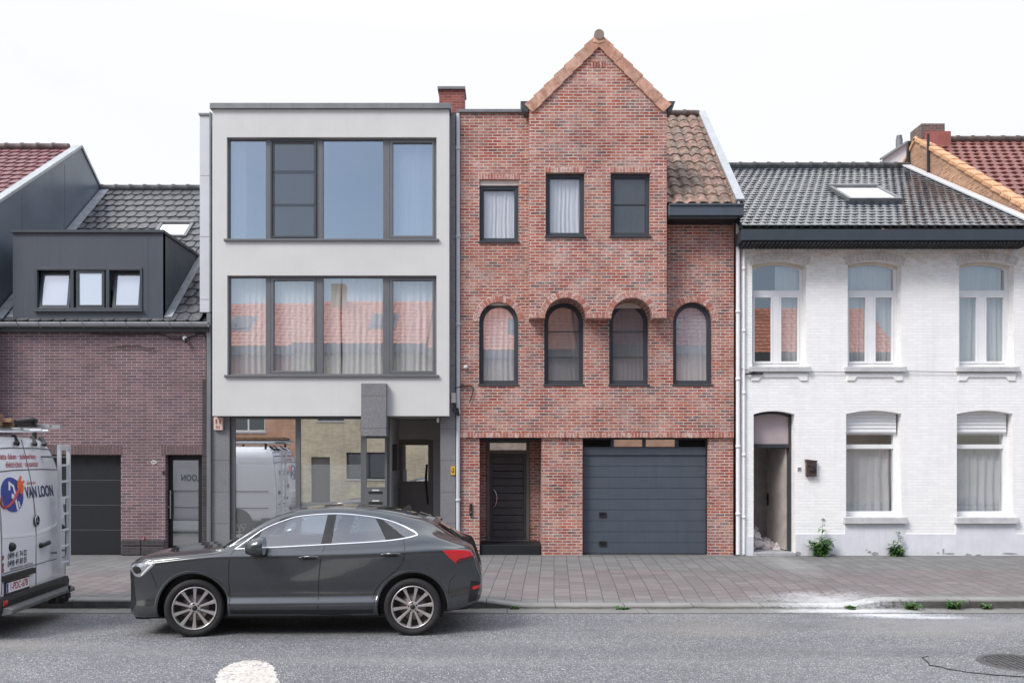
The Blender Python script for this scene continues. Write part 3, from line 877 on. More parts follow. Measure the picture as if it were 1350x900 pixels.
def band(win, sill, screen=False):
    x0, x1, z0, z1 = win; y = yb + .10; D = y
    t = .075; mb = MB()
    mb.ring(rect(*win), rect(x0 + .03, x1 - .03, z0 + .045, z1 - .03), y - .02, y + .07)
    posts = [(350.5, 357), (417, 426), (505, 514)]
    for a, b in posts: mb.box(PX(a, D), PX(b, D), y - .014, y + .068, z0 + .046, z1 - .031)
    w = mb.build('window_band', M['alu_grey'], hB, bevel=.005)
    cells = [(301.5, 350.5, 0), (357, 417, 1), (426, 505, 0), (514, 573.5, 1)]
    for i, (a, b, s) in enumerate(cells):
        xa, xb = PX(a, D), PX(b, D)
        za, zb = z0 + .048, z1 - .033
        if s:
            m2 = MB(); m2.ring(rect(xa + .004, xb - .004, za, zb), rect(xa + .062, xb - .05, za + .055, zb - .055), y - .022, y + .05)
            m2.build('sash', M['alu_grey'], w, bevel=.005)
            xa, xb, za, zb = xa + .055, xb - .045, za + .05, zb - .05
        m3 = MB(); m3.sheet(rect(xa - .006, xb + .006, za - .006, zb + .006), y + .03)
        m3.build('pane', M['glass_sky'] if screen else M['glass_b2'], w)
        if screen and i == 1:
            m4 = MB(); m4.ring(rect(xa - .05, xb + .05, za - .05, zb + .05), rect(xa - .02, xb + .02, za - .02, zb + .02), y - .05, y - .024)
            for py in (226.5, 270): m4.box(xa - .04, xb + .04, y - .048, y - .03, PZ(py, y) - .006, PZ(py, y) + .006)
            sc = m4.build('screen_frame', M['anthracite'], w)
            m5 = MB(); m5.sheet(rect(xa - .04, xb + .04, za - .04, zb + .04), y - .036); m5.build('insect_screen', M['screen'], w)
    m6 = MB(); m6.box(x0 - .05, x1 + .05, yb - .05, yb + .07, z0 - .035, z0 + .012)
    m6.build('sill', M['alu_grey'], w, bevel=.005)
    return w


M['glass_b2'] = glass('living_room_glass', 0.30, (0.96, 0.97, 0.98), 0.008)
band(w3, True, True); band(w2, True)
g = 'sheer curtains in the grey house'
curtain(PX(300, yb), PX(446, yb), w2[2] + .05, w2[3] - .02, yb + .24, 'white sheer curtain over the left half of the middle-floor window band of the grey house', fold=.11, seed=1)
curtain(PX(448.5, yb), PX(577, yb), w2[2] + .05, w2[3] - .02, yb + .24, 'white sheer curtain over the right half of the middle-floor window band of the grey house', fold=.12, seed=2)
curtain(PX(511, yb), PX(578, yb), w3[2], w3[3], yb + .22, 'pale curtain behind the right pane of the top-floor window band', 'curtain_pale', fold=.3, amp=.012, seed=3)
curtain(PX(301, yb), PX(318, yb), w3[2], w3[3], yb + .36, 'narrow white curtain at the left end of the top-floor window band', 'curtain_pale', fold=.1, amp=.03, seed=4)
# ground floor
sp = (PX(303), PX(475.5), G - .05, bz0 + .08)
rec = (PX(511), PX(580), G - .05, bz0 + .08)
mb = MB()
for a, b, y in ((279, 302.5, FD), (580.5, 600.5, FD)): mb.box(PX(a), PX(b), y, y + .25, G - .05, bz0 - .003 if a < 500 else PZ(150))
mb.box(PX(601), PX(607.0), FD + .1, FD + .2, G, PZ(150))
mb.each('granite_pier', M['granite'], hB)
mb = MB(); mb.box(PX(592.3), PX(600.3), FD - .012, FD - .002, bz0, PZ(152)); mb.build('side_panel', M['granite'], hB)
mb = MB(); mb.box(PX(476, 18.06), PX(509.3, 18.06), 18.06, FD - .02, PZ(574.5, 18.06), PZ(505, 18.06)); mb.build('granite_block', M['granite'], hB, bevel=.006)
# shop window
y = FD + .06
mb = MB()
mb.box(PX(303), PX(308.5), y, y + .08, G, bz0 - .002); mb.box(PX(388.5), PX(395), y, y + .08, G + .101, bz0 - .052); mb.box(PX(475.2), PX(480), y - .03, y + .08, G, bz0 - .002)
mb.box(PX(308.6), PX(475.1), y, y + .08, bz0 - .05, bz0 - .002); mb.box(PX(308.6), PX(475.1), y, y + .08, G, G + .1)
sw = mb.build('shop_window', M['alu_grey'], hB, bevel=.005)
for a, b in ((308.5, 388.5), (395, 475.2)):
    zf = PZ(612)
    m2 = MB(); m2.sheet(rect(PX(a) - .005, PX(b) + .005, zf, bz0 - .045), y + .04); m2.build('pane', M['glass_shop'], sw)
    m2 = MB(); m2.sheet(rect(PX(a) - .005, PX(b) + .005, G + .09, zf), y + .04); m2.build('frosted_pane', M['glass_film'], sw)
# display case and letter boxes
mb = MB(); mb.ring(rect(PX(480.2), PX(510.5), PZ(643.5), PZ(575)), rect(PX(483), PX(507.5), PZ(641.5), PZ(577.5)), FD - .02, FD + .05)
mb.box(PX(507.6), PX(511), FD + .051, FD + .3, G, PZ(575))
dc = mb.build('display_window', M['alu_grey'], hB, bevel=.004)
mb = MB(); mb.sheet(rect(PX(482.5), PX(508), PZ(642), PZ(577)), FD + .02); mb.build('pane', M['glass_shop'], dc)
mb = MB(); mb.box(PX(480.2), PX(510.5), FD - .02, FD + .2, G, PZ(643.8))
lb = mb.build('letterbox_panel', M['alu_grey'], hB, bevel=.004)
for py in (648.7, 662.5):
    mb = MB(); mb.box(PX(486), PX(504.5), FD - .026, FD - .018, PZ(py + 1.7), PZ(py - 1.3)); sl = mb.build('letter_slot', M['black_plastic'], lb)
    mb = MB(); mb.box(PX(491), PX(500), FD - .026, FD - .018, PZ(py - 2.1), PZ(py - 3.6)); mb.build('name_plate', M['white_box'], lb)
# entry recess
yr = 20.1
mb = MB()
mb.box(PX(511), PX(511) + .04, FD + .3, yr, G, bz0 - .02)
mb.box(PX(580) - .0, PX(580) + .1, FD + .251, yr, G, bz0 - .02)
mb.box(PX(511) + .045, PX(580) - .005, yr, yr + .1, PZ(579.5, yr), bz0 - .02)
mb.box(PX(571, yr), PX(580) - .006, yr, yr + .1, G, PZ(579.8, yr))
mb.face([(PX(511), FD + .06, bz0 - .01), (PX(580), FD + .06, bz0 - .01), (PX(580), yr, bz0 - .01), (PX(511), yr, bz0 - .01)])
mb.box(PX(511), PX(580), FD + .02, FD + .06, bz0 - .012, bz0 + .1)
mb.build('entry_porch', M['porch'], hB)
mb = MB(); mb.box(PX(511) + .041, PX(511) + .06, FD + .45, FD + 1.15, G + .8, PZ(585)); mb.build('side_panel_dark', M['black_panel'], hB)
mb = MB(); mb.box(PX(511) + .042, PX(511) + .07, FD + .31, yr - .05, G, PZ(621)); mb.build('dado', M['granite'], hB)
x0, x1 = PX(524.5, yr), PX(571, yr)
mb = MB(); mb.ring(rect(x0, x1, G, PZ(580, yr)), rect(x0 + .05, x1 - .05, G + .05, PZ(580, yr) - .05), yr - .02, yr + .06)
fd = mb.build('entrance_door', M['door_brown'], hB, bevel=.004)
mb = MB(); mb.ring(rect(x0 + .05, x1 - .05, G + .05, PZ(580, yr) - .05), rect(x0 + .11, x1 - .11, PZ(634, yr), PZ(580, yr) - .11), yr - .01, yr + .04); mb.build('door_leaf', M['door_brown'], fd, bevel=.004)
mb = MB(); mb.sheet(rect(x0 + .10, x1 - .10, PZ(634, yr), PZ(580, yr) - .10), yr + .02); mb.build('pane', M['glass_shop'], fd)
mb = MB(); mb.tube([(x1 - .14, yr - .06, PZ(612, yr)), (x1 - .16, yr - .09, PZ(628, yr)), (x1 - .15, yr - .07, PZ(640, yr)), (x1 - .11, yr - .05, PZ(664, yr))], .018, 8); mb.build('handle', M['black_plastic'], fd)
mb = MB(); mb.box(PX(505), PX(580), FD + .02, yr, G - .02, G + .03); mb.build('doorstep', M['granite'], hB)
# zinc strip rising beside the purple house, edge profile, chimney, downpipe
mb = MB()
zs = [PZ(p) for p in (412, 395.3, 313, 232.7, 153.5)]
for a, b in zip(zs[:-1], zs[1:]): mb.box(PX(264.5), PX(278), FD - .05, FD + .25, a + .004, b - .004)
mb.build('party_wall_cladding', M['zinc_light'], hB)
mb = MB(); mb.box(PX(263.5), PX(279), FD - .08, FD + .25, PZ(153.4), PZ(151)); mb.build('party_wall_cap', M['zinc_dark'], hB)
mb = MB(); mb.box(PX(273.7), PX(278.9), FD - .06, FD + .2, G, PZ(413)); mb.box(PX(278.1), PX(279.7), FD - .1, FD + .2, PZ(412), PZ(150)); mb.build('edge_trim', M['zinc_dark'], hB)
yc = 20.5
mb = MB(); mb.box(PX(579, yc), PX(612, yc), yc, yc + .55, PZ(165, yc), PZ(118.5, yc)); ch = mb.build('chimney', M['chimney_brick'], hB)
mb = MB(); mb.box(PX(577, yc), PX(613.5, yc), yc - .05, yc + .6, PZ(118.4, yc), PZ(115, yc)); mb.build('chimney_cap', M['zinc_dark'], ch)
downpipe(hB, PX(604), FD - .0, G + .05, PZ(150), .042, 'zinc_light', 5)

# ================================================================== HOUSE C: red brick house with the gable
hC = thing('gabled_house', 'rustic red brick house with pointed gable, four arched windows and grey garage door', 'house', (PX(787), FD, G))
cx0, cx1 = PX(607.2), PX(967.5)
zTop = PZ(149); zEv = PZ(288)
bay0, bay1 = PX(697.5, 18.1), PX(879, 18.1)
yB = 18.1; yW = FD + .11
zsp, zsl = PZ(425, yW), PZ(507, yW)
hwA = .402
acx = [PX(657.5, yW), 1.168, 2.497, PX(911.8, yW)]
holes = [seg_arch(c - hwA, c + hwA, zsl, zsp, hwA) for c in acx]
w1 = (PX(632), PX(683.5), PZ(318), PZ(237))
holes.append(rect(*w1))
b2 = (PX(719.5, yB), PX(770.5, yB), PZ(311, yB), PZ(228, yB)); b3 = (PX(805, yB), PX(857, yB), PZ(311, yB), PZ(228, yB))
for b in (b2, b3): holes.append(rect(b[0] - .06, b[1] + .06, b[2] - .06, b[3] + .06))
zs0 = PZ(576.5)
outer = [(cx0, zs0), (cx1, zs0), (cx1, zEv), (bay1 - .1, zEv), (bay1 - .1, PZ(140)), (bay0 + .1, PZ(140)), (bay0 + .1, zTop), (cx0, zTop)]
mb = MB(); mb.wall(outer, holes, FD, FD + .25)
mb.build('upper_wall', M['red_brick'], hC)
yG = FD + .05
dr = (PX(632, yG), PX(714, yG)); gr = (PX(768, yG), PX(934, yG))
mb = MB(); z0 = G - .1
for a, b in ((cx0, dr[0]), (dr[1], gr[0]), (gr[1], cx1)): mb.box(a, b, yG, yG + .3, z0, zs0 - .002)
mb.each('pier', M['red_brick'], hC)
soldier(hC, cx0, cx1, zs0 - .004, PZ(570), FD, .066, dep=.1, seed=31, name='brick_course')
for a, b in ((cx0, dr[0]), (dr[1], gr[0]), (gr[1], cx1)):
    pass
room(hC, cx0 + .02, cx1 - .02, FD + .9, FD + 6, [G, PZ(560), PZ(345), PZ(292)])
room(hC, cx0 + .021, bay1 - .13, FD + .26, FD + 5.9, [PZ(345) + .003, PZ(158)])
mb = MB(); mb.box(cx0 + .02, cx0 + .19, FD + .26, FD + .9, G, PZ(346)); mb.box(cx1 - .19, cx1 - .02, FD + .26, FD + .9, G, zEv - .05)
for z in (PZ(560), PZ(345)): mb.box(cx0 + .2, cx1 - .2, FD + .26, FD + .9, z - .12, z)
mb.build('inner_wall', M['room'], hC)
# bay: projecting gable with two arches cut in its foot
zb = PZ(419.5, yB); ra = .412
ac = [1.178, 2.503]
apx, apz = PX(789.5, yB), PZ(53, yB)
zcl, zcr = PZ(142, yB), PZ(142, yB)
poly = [(bay0, zb)]
for c in ac:
    poly += [(c - ra, zb)] + [(c - ra * math.cos(t), zb + ra * math.sin(t)) for t in np.linspace(0, math.pi, 19)[1:-1]] + [(c + ra, zb)]
poly += [(bay1, zb), (bay1, zcr), (apx, apz), (bay0, zcl)]
mb = MB(); mb.wall(poly, [rect(*b2), rect(*b3)], yB, FD + .001, back=False)
mb.build('gable_bay', M['red_brick'], hC)
for i, c in enumerate(ac): arch_bricks(hC, c, zb, ra, ra + .125, yB, 19, seed=40 + i)
for a, b, sd in ((bay0, ac[0] - ra - .13, 1), (ac[0] + ra + .13, ac[1] - ra - .13, 2), (ac[1] + ra + .13, bay1, 3)):
    soldier(hC, a + .003, b, zb + .002, zb + .095, yB, .062, seed=50 + sd, name='brick_course')
for i in (0, 3): arch_bricks(hC, acx[i], zsp, hwA, hwA + .125, FD, 18, seed=60 + i)
soldier(hC, b2[0] - .02, b2[1] + .02, b2[3] + .002, b2[3] + .115, yB, .062, seed=70)
soldier(hC, b3[0] - .02, b3[1] + .02, b3[3] + .002, b3[3] + .115, yB, .062, seed=71)
soldier(hC, w1[0] - .02, w1[1] + .02, w1[3] + .002, w1[3] + .12, FD, .062, seed=72)
for x_, z_, y_ in ((PX(788, yB), PZ(85.5, yB), yB), (PX(747, yG), PZ(578, yG), yG)):
    soldier(hC, x_ - .15, x_ + .15, z_ - .06, z_ + .06, y_, .06, name='air_brick', seed=73, mort='dark_ink', proud=.006)
# windows
for i, c in enumerate(acx):
    zc = zsp
    arch_window(hC, c - hwA, c + hwA, zsl, zsp, hwA, yW, t=.07, dep=.07, frame='anthracite', pane='glass',
                screen=[PZ(437, yW), PZ(471, yW)] if i in (1, 2) else None)
for (i, nm) in ((0, 'first'), (1, 'second'), (2, 'third'), (3, 'fourth')):
    c = acx[i]
    curtain(c - hwA, c + hwA, zsl, zsp + hwA + .02, yW + .085, 'grey sheer curtain in the %s arched window of the red brick house' % ['leftmost', 'second', 'third', 'rightmost'][i], 'curtain', fold=.1, amp=.014, seed=20 + i)
mb = MB()
for i in (0, 2):
    a = seg_arch(acx[i] - hwA + .005, acx[i] + hwA - .005, zsp + (.33 if i == 0 else .26), zsp + (.331 if i == 0 else .261), .07 if i == 0 else .12)
    c = acx[i]; zz = zsp + (.345 if i == 0 else .285)
    h = math.sqrt(max(0, hwA ** 2 - (zz - zsp) ** 2)) - .004
    pts = [(c + hwA * .992 * math.sin(t), zsp + hwA * .992 * math.cos(t)) for t in np.linspace(-math.asin(h / hwA), math.asin(h / hwA), 12)]
    mb.prism(pts, yW - .03, yW - .004)
mb.each('shutter_box', M['shutter_box'], hC)
M['glass_c'] = glass('bright_room_glass', 0.16, (0.96, 0.97, 0.99), 0.005)
arch_window(hC, w1[0], w1[1], w1[2], w1[3] - .105, 0, yW - .02, t=.07, frame='anthracite', pane='glass_c')
mb = MB(); mb.box(w1[0] + .003, w1[1] - .003, yW - .06, yW + .05, w1[3] - .102, w1[3] - .003); mb.build('shutter_box', M['shutter_box'], hC)
arch_window(hC, *b2[:3], b2[3], 0, yB + .09, t=.07, frame='anthracite', pane='glass_c')
arch_window(hC, *b3[:3], b3[3], 0, yB + .09, t=.07, frame='anthracite', pane='glass', screen=[PZ(268, yB)])
curtain(w1[0] + .04, w1[1] - .04, w1[2] + .03, w1[3], yW + .065, 'pleated white curtain in the rectangular window left of the gable bay', fold=.085, amp=.022, seed=31)
curtain(b2[0] + .04, b2[1] - .04, b2[2] + .03, b2[3], yB + .18, 'pleated white curtain in the left window of the gable bay', fold=.085, amp=.022, seed=32)
# gable coping of terracotta tiles, apex tile, kneeler gutters
mb = MB(); rnd = random.Random(5)
for (xa, za, sgn) in ((bay0 - .02, zcl - .02, 1), (bay1 + .02, zcr - .02, -1)):
    xe, ze = apx, apz + .03
    L = math.hypot(xe - xa, ze - za); ux, uz = (xe - xa) / L, (ze - za) / L
    nx, nz = -uz * sgn, ux * sgn
    n = 7; st = L / n
    for k in range(n):
        s0_, s1_ = k * st - (.03 if k else .0), (k + 1) * st - .004
        lift = .0
        q = [(xa + ux * s + nx * h, za + uz * s + nz * h) for s, h in ((s0_, -.12), (s1_, -.14), (s1_, .075), (s0_, .105))]
        mb.prism(q, yB - .045 - .006 * (k % 2) - (.003 if sgn < 0 else 0), yB + .2, 0, rnd.random())
mb.prism([(apx - .13, apz - .06), (apx, apz - .1), (apx + .13, apz - .06), (apx + .06, apz + .08), (apx, apz + .12), (apx - .06, apz + .08)], yB - .057, yB + .19, 0, .6)
mb.build('gable_coping', M['terracotta'], hC, bevel=.008)
mb = MB(); mb.tube([(apx, yB - .075, apz + .085), (apx, yB + .25, apz + .085)], .10, 14); mb.build('apex_tile', M['apex'], hC)
for s, xx in ((-1, bay0), (1, bay1)):
    mb = MB(); prof = [(xx + s * .02, PZ(148, yB)), (xx + s * .1, PZ(147, yB)), (xx + s * .17, PZ(134, yB)), (xx + s * .0, PZ(134, yB))]
    mb.prism(prof, yB - .02, yB + .32); mb.build('gable_gutter', M['anthracite'], hC)
# gable roof slopes behind the coping
mb = MB()
mb.face([(bay0 - .05, yB + .1, zcl - .02), (apx, yB + .1, apz), (apx, yB + 6, apz), (bay0 - .05, yB + 6, zcl - .02)])
mb.face([(bay1 + .05, yB + .1, zcr - .02), (apx, yB + .1, apz), (apx, yB + 6, apz), (bay1 + .05, yB + 6, zcr - .02)])
mb.build('gable_roof', M['tile_old'], hC)
mb = MB(); mb.box(bay1 - .12, bay1 - .003, FD + .02, 24, zEv, zcr - .05); mb.box(bay0 + .003, bay0 + .12, FD + .02, 24, zTop - .1, zcr - .05); mb.build('gable_side_wall', M['red_brick'], hC)
mb = MB(); mb.box(cx0 - .05, bay0 - .06, FD - .05, FD + .35, PZ(148.8), PZ(145)); mb.box(cx0, bay0, FD + .36, FD + 6, PZ(156), PZ(149)); mb.build('parapet_coping', M['zinc_dark'], hC)
# right-hand roof of old pantiles
eC, rC = (18.15, PZ(268, 18.15)), (21.7, 10.38)
rx1 = PX(980, 18.15) - .12
mb = MB(); tile_roof(mb, bay1 - .05, rx1, eC, rC, .24, .405, .03, .022, 0.0, False, 8, 'pan', .008, seed=41)
mb.build('roof', M['tile_old'], hC)
mb = MB(); mb.face([(bay1 - .1, eC[0], eC[1] - .07), (rx1, eC[0], eC[1] - .07), (rx1, rC[0], rC[1] - .07), (bay1 - .1, rC[0], rC[1] - .07)]); mb.face([(bay1 - .1, 26, 7), (rx1, 26, 7), (rx1, rC[0], rC[1] - .07), (bay1 - .1, rC[0], rC[1] - .07)])
mb.build('roof_deck', M['alu_dark'], hC)
mb = MB(); ridge_tiles(mb, bay1 - .05, rx1 - .02, rC[0], rC[1] + .02, .09, .35); mb.build('ridge', M['ridge_brown'], hC)
mb = MB(); mb.bar((rx1 + .05, eC[0] - .05, eC[1] + .05), (rx1 + .05, rC[0], rC[1] + .07), .17, .05, (0, -.6, .8)); mb.bar((rx1 + .12, eC[0], eC[1] - .02), (rx1 + .12, rC[0], rC[1] - .0), .02, .16, (0, -.6, .8)); mb.build('verge_trim', M['zinc'], hC)
mb = MB(); mb.box(PX(880.5, yB), PX(981, 18.0), 18.0, FD - .004, PZ(284, 18.0), PZ(269.5, 18.0)); mb.box(PX(880.5, yB), PX(981.5, 18.0), 17.97, 18.0 - .002, PZ(271, 18.0), PZ(268.5, 18.0)); mb.build('gutter_box', M['garage_grey'], hC, bevel=.01)
mb = MB(); mb.box(PX(880.5, yB), PX(972, 18.0), 18.02, FD - .003, PZ(288, 18.0), PZ(284.2, 18.0)); mb.build('soffit', M['black_panel'], hC)
downpipe(hC, PX(972.5), FD - .03, G + .02, PZ(287), .042, 'white_panel', 5)
# front door in its recess
yd_ = FD + 1.0
mb = MB()
mb.box(dr[0] - .15, dr[0] - .002, yG + .31, yd_ + .1, G, zs0); mb.box(dr[1] + .002, dr[1] + .15, yG + .31, yd_ + .1, G, zs0)
x0, x1 = PX(641.5, yd_), PX(698, yd_)
z_t, z_b = PZ(580, yd_), PZ(715, yd_)
mb.box(dr[0] - .0, x0 - .002, yd_, yd_ + .1, G, zs0); mb.box(x1 + .002, dr[1], yd_, yd_ + .1, G, zs0)
mb.build('porch_wall', M['red_brick'], hC)
mb = MB(); mb.box(dr[0], dr[1], yG + .02, yd_ + .1, zs0 - .06, zs0 - .004); mb.box(x0, x1, yd_, yd_ + .1, z_t, zs0 - .061); mb.build('porch_ceiling', M['black_panel'], hC)
mb = MB(); mb.box(dr[0] + .004, dr[1] - .004, yG + .06, yd_ + .05, G - .02, PZ(716.5, yG + .3)); mb.build('doorstep', M['black_panel'], hC, bevel=.01)
zl = PZ(598, yd_)
mb = MB(); mb.ring(rect(x0, x1, z_b, z_t), rect(x0 + .07, x1 - .07, z_b + .06, z_t - .06), yd_ - .03, yd_ + .05); mb.box(x0 + .071, x1 - .071, yd_ - .03, yd_ + .05, zl, PZ(593, yd_))
fd = mb.build('front_door', M['door_brown'], hC, bevel=.005)
mb = MB(); mb.sheet(rect(x0 + .065, x1 - .065, PZ(593, yd_) - .005, z_t - .055), yd_ + .02); mb.build('pane', M['glass_shop'], fd)
mb = MB(); n = 11; za, zb_ = z_b + .065, zl - .005; hh = (zb_ - za) / n
mb.ring(rect(x0 + .072, x1 - .072, za, zb_), rect(x0 + .13, x1 - .13, za + .05, zb_ - .05), yd_ - .02, yd_ + .03)
hh = (zb_ - za - .1) / n
for i in range(n): mb.box(x0 + .131, x1 - .131, yd_ - .002, yd_ + .03, za + .05 + i * hh + .006, za + .05 + (i + 1) * hh - .005)
mb.build('door_leaf', M['dark_wood'], fd, bevel=.006)
mb = MB(); xh = x0 + .14; zc = PZ(656.5, yd_)
mb.tube([(xh + .10 * math.cos(t) - .02, yd_ - .04 - .05 * math.cos(t), zc + .2 * math.sin(t)) for t in np.linspace(-1.45, 1.45, 13)], .014, 8)
mb.build('handle', M['steel'], fd)
# garage door
yg_ = yG + .16; zg1 = PZ(600, yg_); zg0 = G + .01
mb = MB(); n = 9; hh = (zg1 - zg0) / n
for i in range(n): mb.box(gr[0] + .02, gr[1] - .02, yg_, yg_ + .05, zg0 + i * hh + .0035, zg0 + (i + 1) * hh - .0035)
mb.box(gr[0] + .02, gr[1] - .02, yg_ + .02, yg_ + .05, zg0, zg1)
gd = mb.build('garage_door', M['garage_grey'], hC, bevel=.004)
for py in (678, 716):
    mb = MB(); zc = PZ(py, yg_); xc = PX(794.5, yg_); mb.ring(rect(xc - .075, xc + .075, zc - .05, zc + .05), rect(xc - .05, xc + .05, zc - .025, zc + .03), yg_ - .025, yg_ + .004)
    mb.box(xc - .05, xc + .05, yg_ - .008, yg_ + .002, zc - .025, zc + .03); mb.box(xc - .02, xc + .045, yg_ - .018, yg_ - .0085, zc - .005, zc + .015); mb.build('handle', M['black_plastic'], gd)
mb = MB(); mb.box(gr[0] + .02, gr[1] - .02, yg_ - .03, yg_ + .06, zg1 + .004, PZ(590, yg_)); mb.build('garage_lintel', M['garage_grey'], hC, bevel=.006)
zt0, zt1 = PZ(590, yg_) + .003, zs0 - .02
mb = MB(); mb.ring(rect(gr[0] + .01, gr[1] - .01, zt0, zt1), rect(gr[0] + .03, gr[1] - .03, zt0 + .02, zt1 - .02), yg_ - .03, yg_ + .05)
for a in (807, 849, 892): mb.box(PX(a, yg_) - .035, PX(a, yg_) + .035, yg_ - .03, yg_ + .05, zt0 + .021, zt1 - .021)
tw = mb.build('transom_window', M['anthracite'], hC, bevel=.004)
for k, (a, b) in enumerate(((769, 805), (809, 847), (851, 890), (894, 933))):
    if k in (1, 2):
        mb = MB(); mb.sheet(rect(PX(a, yg_) - .01, PX(b, yg_) + .01, zt0 + .015, zt1 - .015), yg_ + .01); mb.build('pane', M['glass_shop'], tw)
    else:
        mb = MB()
        mb.box(PX(a, yg_) + .02, PX(b, yg_) - .02, yg_ + .03, yg_ + .05, zt0 + .02, zt1 - .02)
        for j in range(5):
            z = zt0 + .03 + j * .032
            mb.idx([(PX(a, yg_) + .02, yg_ - .01, z), (PX(b, yg_) - .02, yg_ - .01, z), (PX(b, yg_) - .02, yg_ + .028, z + .02), (PX(a, yg_) + .02, yg_ + .028, z + .02)], [(0, 1, 2, 3)])
        mb.build('louvre', M['black_plastic'], tw)
mb = MB(); mb.box(gr[0], gr[0] + .019, yg_ - .02, yg_ + .1, G, zt1); mb.box(gr[1] - .019, gr[1], yg_ - .02, yg_ + .1, G, zt1); mb.each('garage_frame', M['black_panel'], hC)

# ================================================================== HOUSE D: white painted brick house
hD = thing('painted_brick_house', 'white painted brick house with glazed black roof tiles and its front door standing open', 'house', (7.5, FD, G))
dx0, dx1 = PX(977.5), 10.64
zt = PZ(318)
ups = [(PX(991.5), PX(1063)), (PX(1117.5), PX(1188.5)), (PX(1264.5), PX(1337))]
los = [(PX(1115.5), PX(1188.5)), (PX(1261.5), PX(1335))]
uz0, uzs, ur = PZ(483.5), PZ(349), PZ(343) - PZ(349)
lz0, lzs, lr = PZ(681), PZ(545.5), PZ(541) - PZ(545.5)
dd = (PX(993.5), PX(1047.5), G - .02, PZ(546), PZ(541.5) - PZ(546))
holes = [seg_arch(a, b, uz0, uzs, ur) for a, b in ups] + [seg_arch(a, b, lz0, lzs, lr) for a, b in los]
dh = seg_arch(dd[0], dd[1], G - .1, dd[3], dd[4])
outer = [(dx0, G - .1), (dd[0], G - .1)] + [dh[-1 - i] for i in range(len(dh) - 2)] + [(dd[1], G - .1), (dx1, G - .1), (dx1, zt), (dx0, zt)]
mb = MB(); mb.wall(outer, holes, FD, FD + .3)
mb.build('wall', M['white_brick'], hD)
room(hD, dx0, dx1, FD + .305, FD + 6.5, [G, PZ(515), PZ(330)])
# grey plinth render, rising under the sills
mb = MB(); yp = FD - .018
zp = PZ(703.5)
p = [(dd[1] + .01, G - .06), (dx1, G - .06), (dx1, zp)]
for a, b in reversed(los): p += [(b + .06, zp), (b + .06, PZ(691)), (a - .03, PZ(691)), (a - .03, zp)]
p += [(dd[1] + .01, zp)]
mb.prism(p, yp, FD + .02)
mb.box(dx0 + .06, dd[0] - .01, yp, FD + .02, G - .06, zp - .05)
mb.build('plinth', M['plinth'], hD)
# broken plaster along the foot of the wall
mb = MB(); rnd = random.Random(12)
for px, py, w, h in ((1052, 729, 9, 6), (1146, 727, 6, 4), (1153, 729, 10, 5), (1098, 732, 12, 5), (1243, 726, 3, 9), (1252, 729, 16, 2), (1276, 732, 10, 7), (1290, 731, 9, 2), (1330, 729, 22, 2), (1142, 724, 3, 2), (1236, 728, 5, 2), (1085, 684, 5, 3)):
    c = (PX(px), PZ(py)); n = 9
    q = [(c[0] + w * .0155 / 2 * math.cos(t) * rnd.uniform(.6, 1.15), c[1] + h * .0155 / 2 * math.sin(t) * rnd.uniform(.6, 1.15)) for t in np.linspace(0, 2 * math.pi, n + 1)[:-1]]
    mb.prism(q, yp - .006, yp + .01)
tag(mb.build('bare_patches', M['broken'], hD), kind='stuff')
# soldier relief over the openings (painted)
M['white_raised'] = varcol('white_raised_brick', [(0.70, 0.68, 0.66), (0.84, 0.83, 0.82), (0.60, 0.56, 0.53), (0.82, 0.81, 0.80)], .8, .5, .25, 25)
for k, (a, b) in enumerate(ups + los + [(dd[0], dd[1])]):
    hi = k < 3
    zs_, rr = (uzs, ur) if hi else ((lzs, lr) if k < 5 else (dd[3], dd[4]))
    hw = (b - a) / 2 + .0; r_ = (hw * hw + rr * rr) / (2 * rr); an = math.degrees(math.asin(hw / r_)) + 1.5
    if hi: arch_bricks(hD, (a + b) / 2, zs_ + rr - r_, r_ + .002, r_ + .17, FD + .009, 15, -an, an, mat='white_raised', seed=80 + k, gap=.12)
mb = MB()
for i in range(60):
    x = dx0 + i * (dx1 - dx0) / 60
    mb.box(x + .004, x + (dx1 - dx0) / 60 - .005, FD - .03, FD + .02, zt - .02, zt + .12, 0, rnd.random())
mb.build('brick_cornice', M['white_raised'], hD)


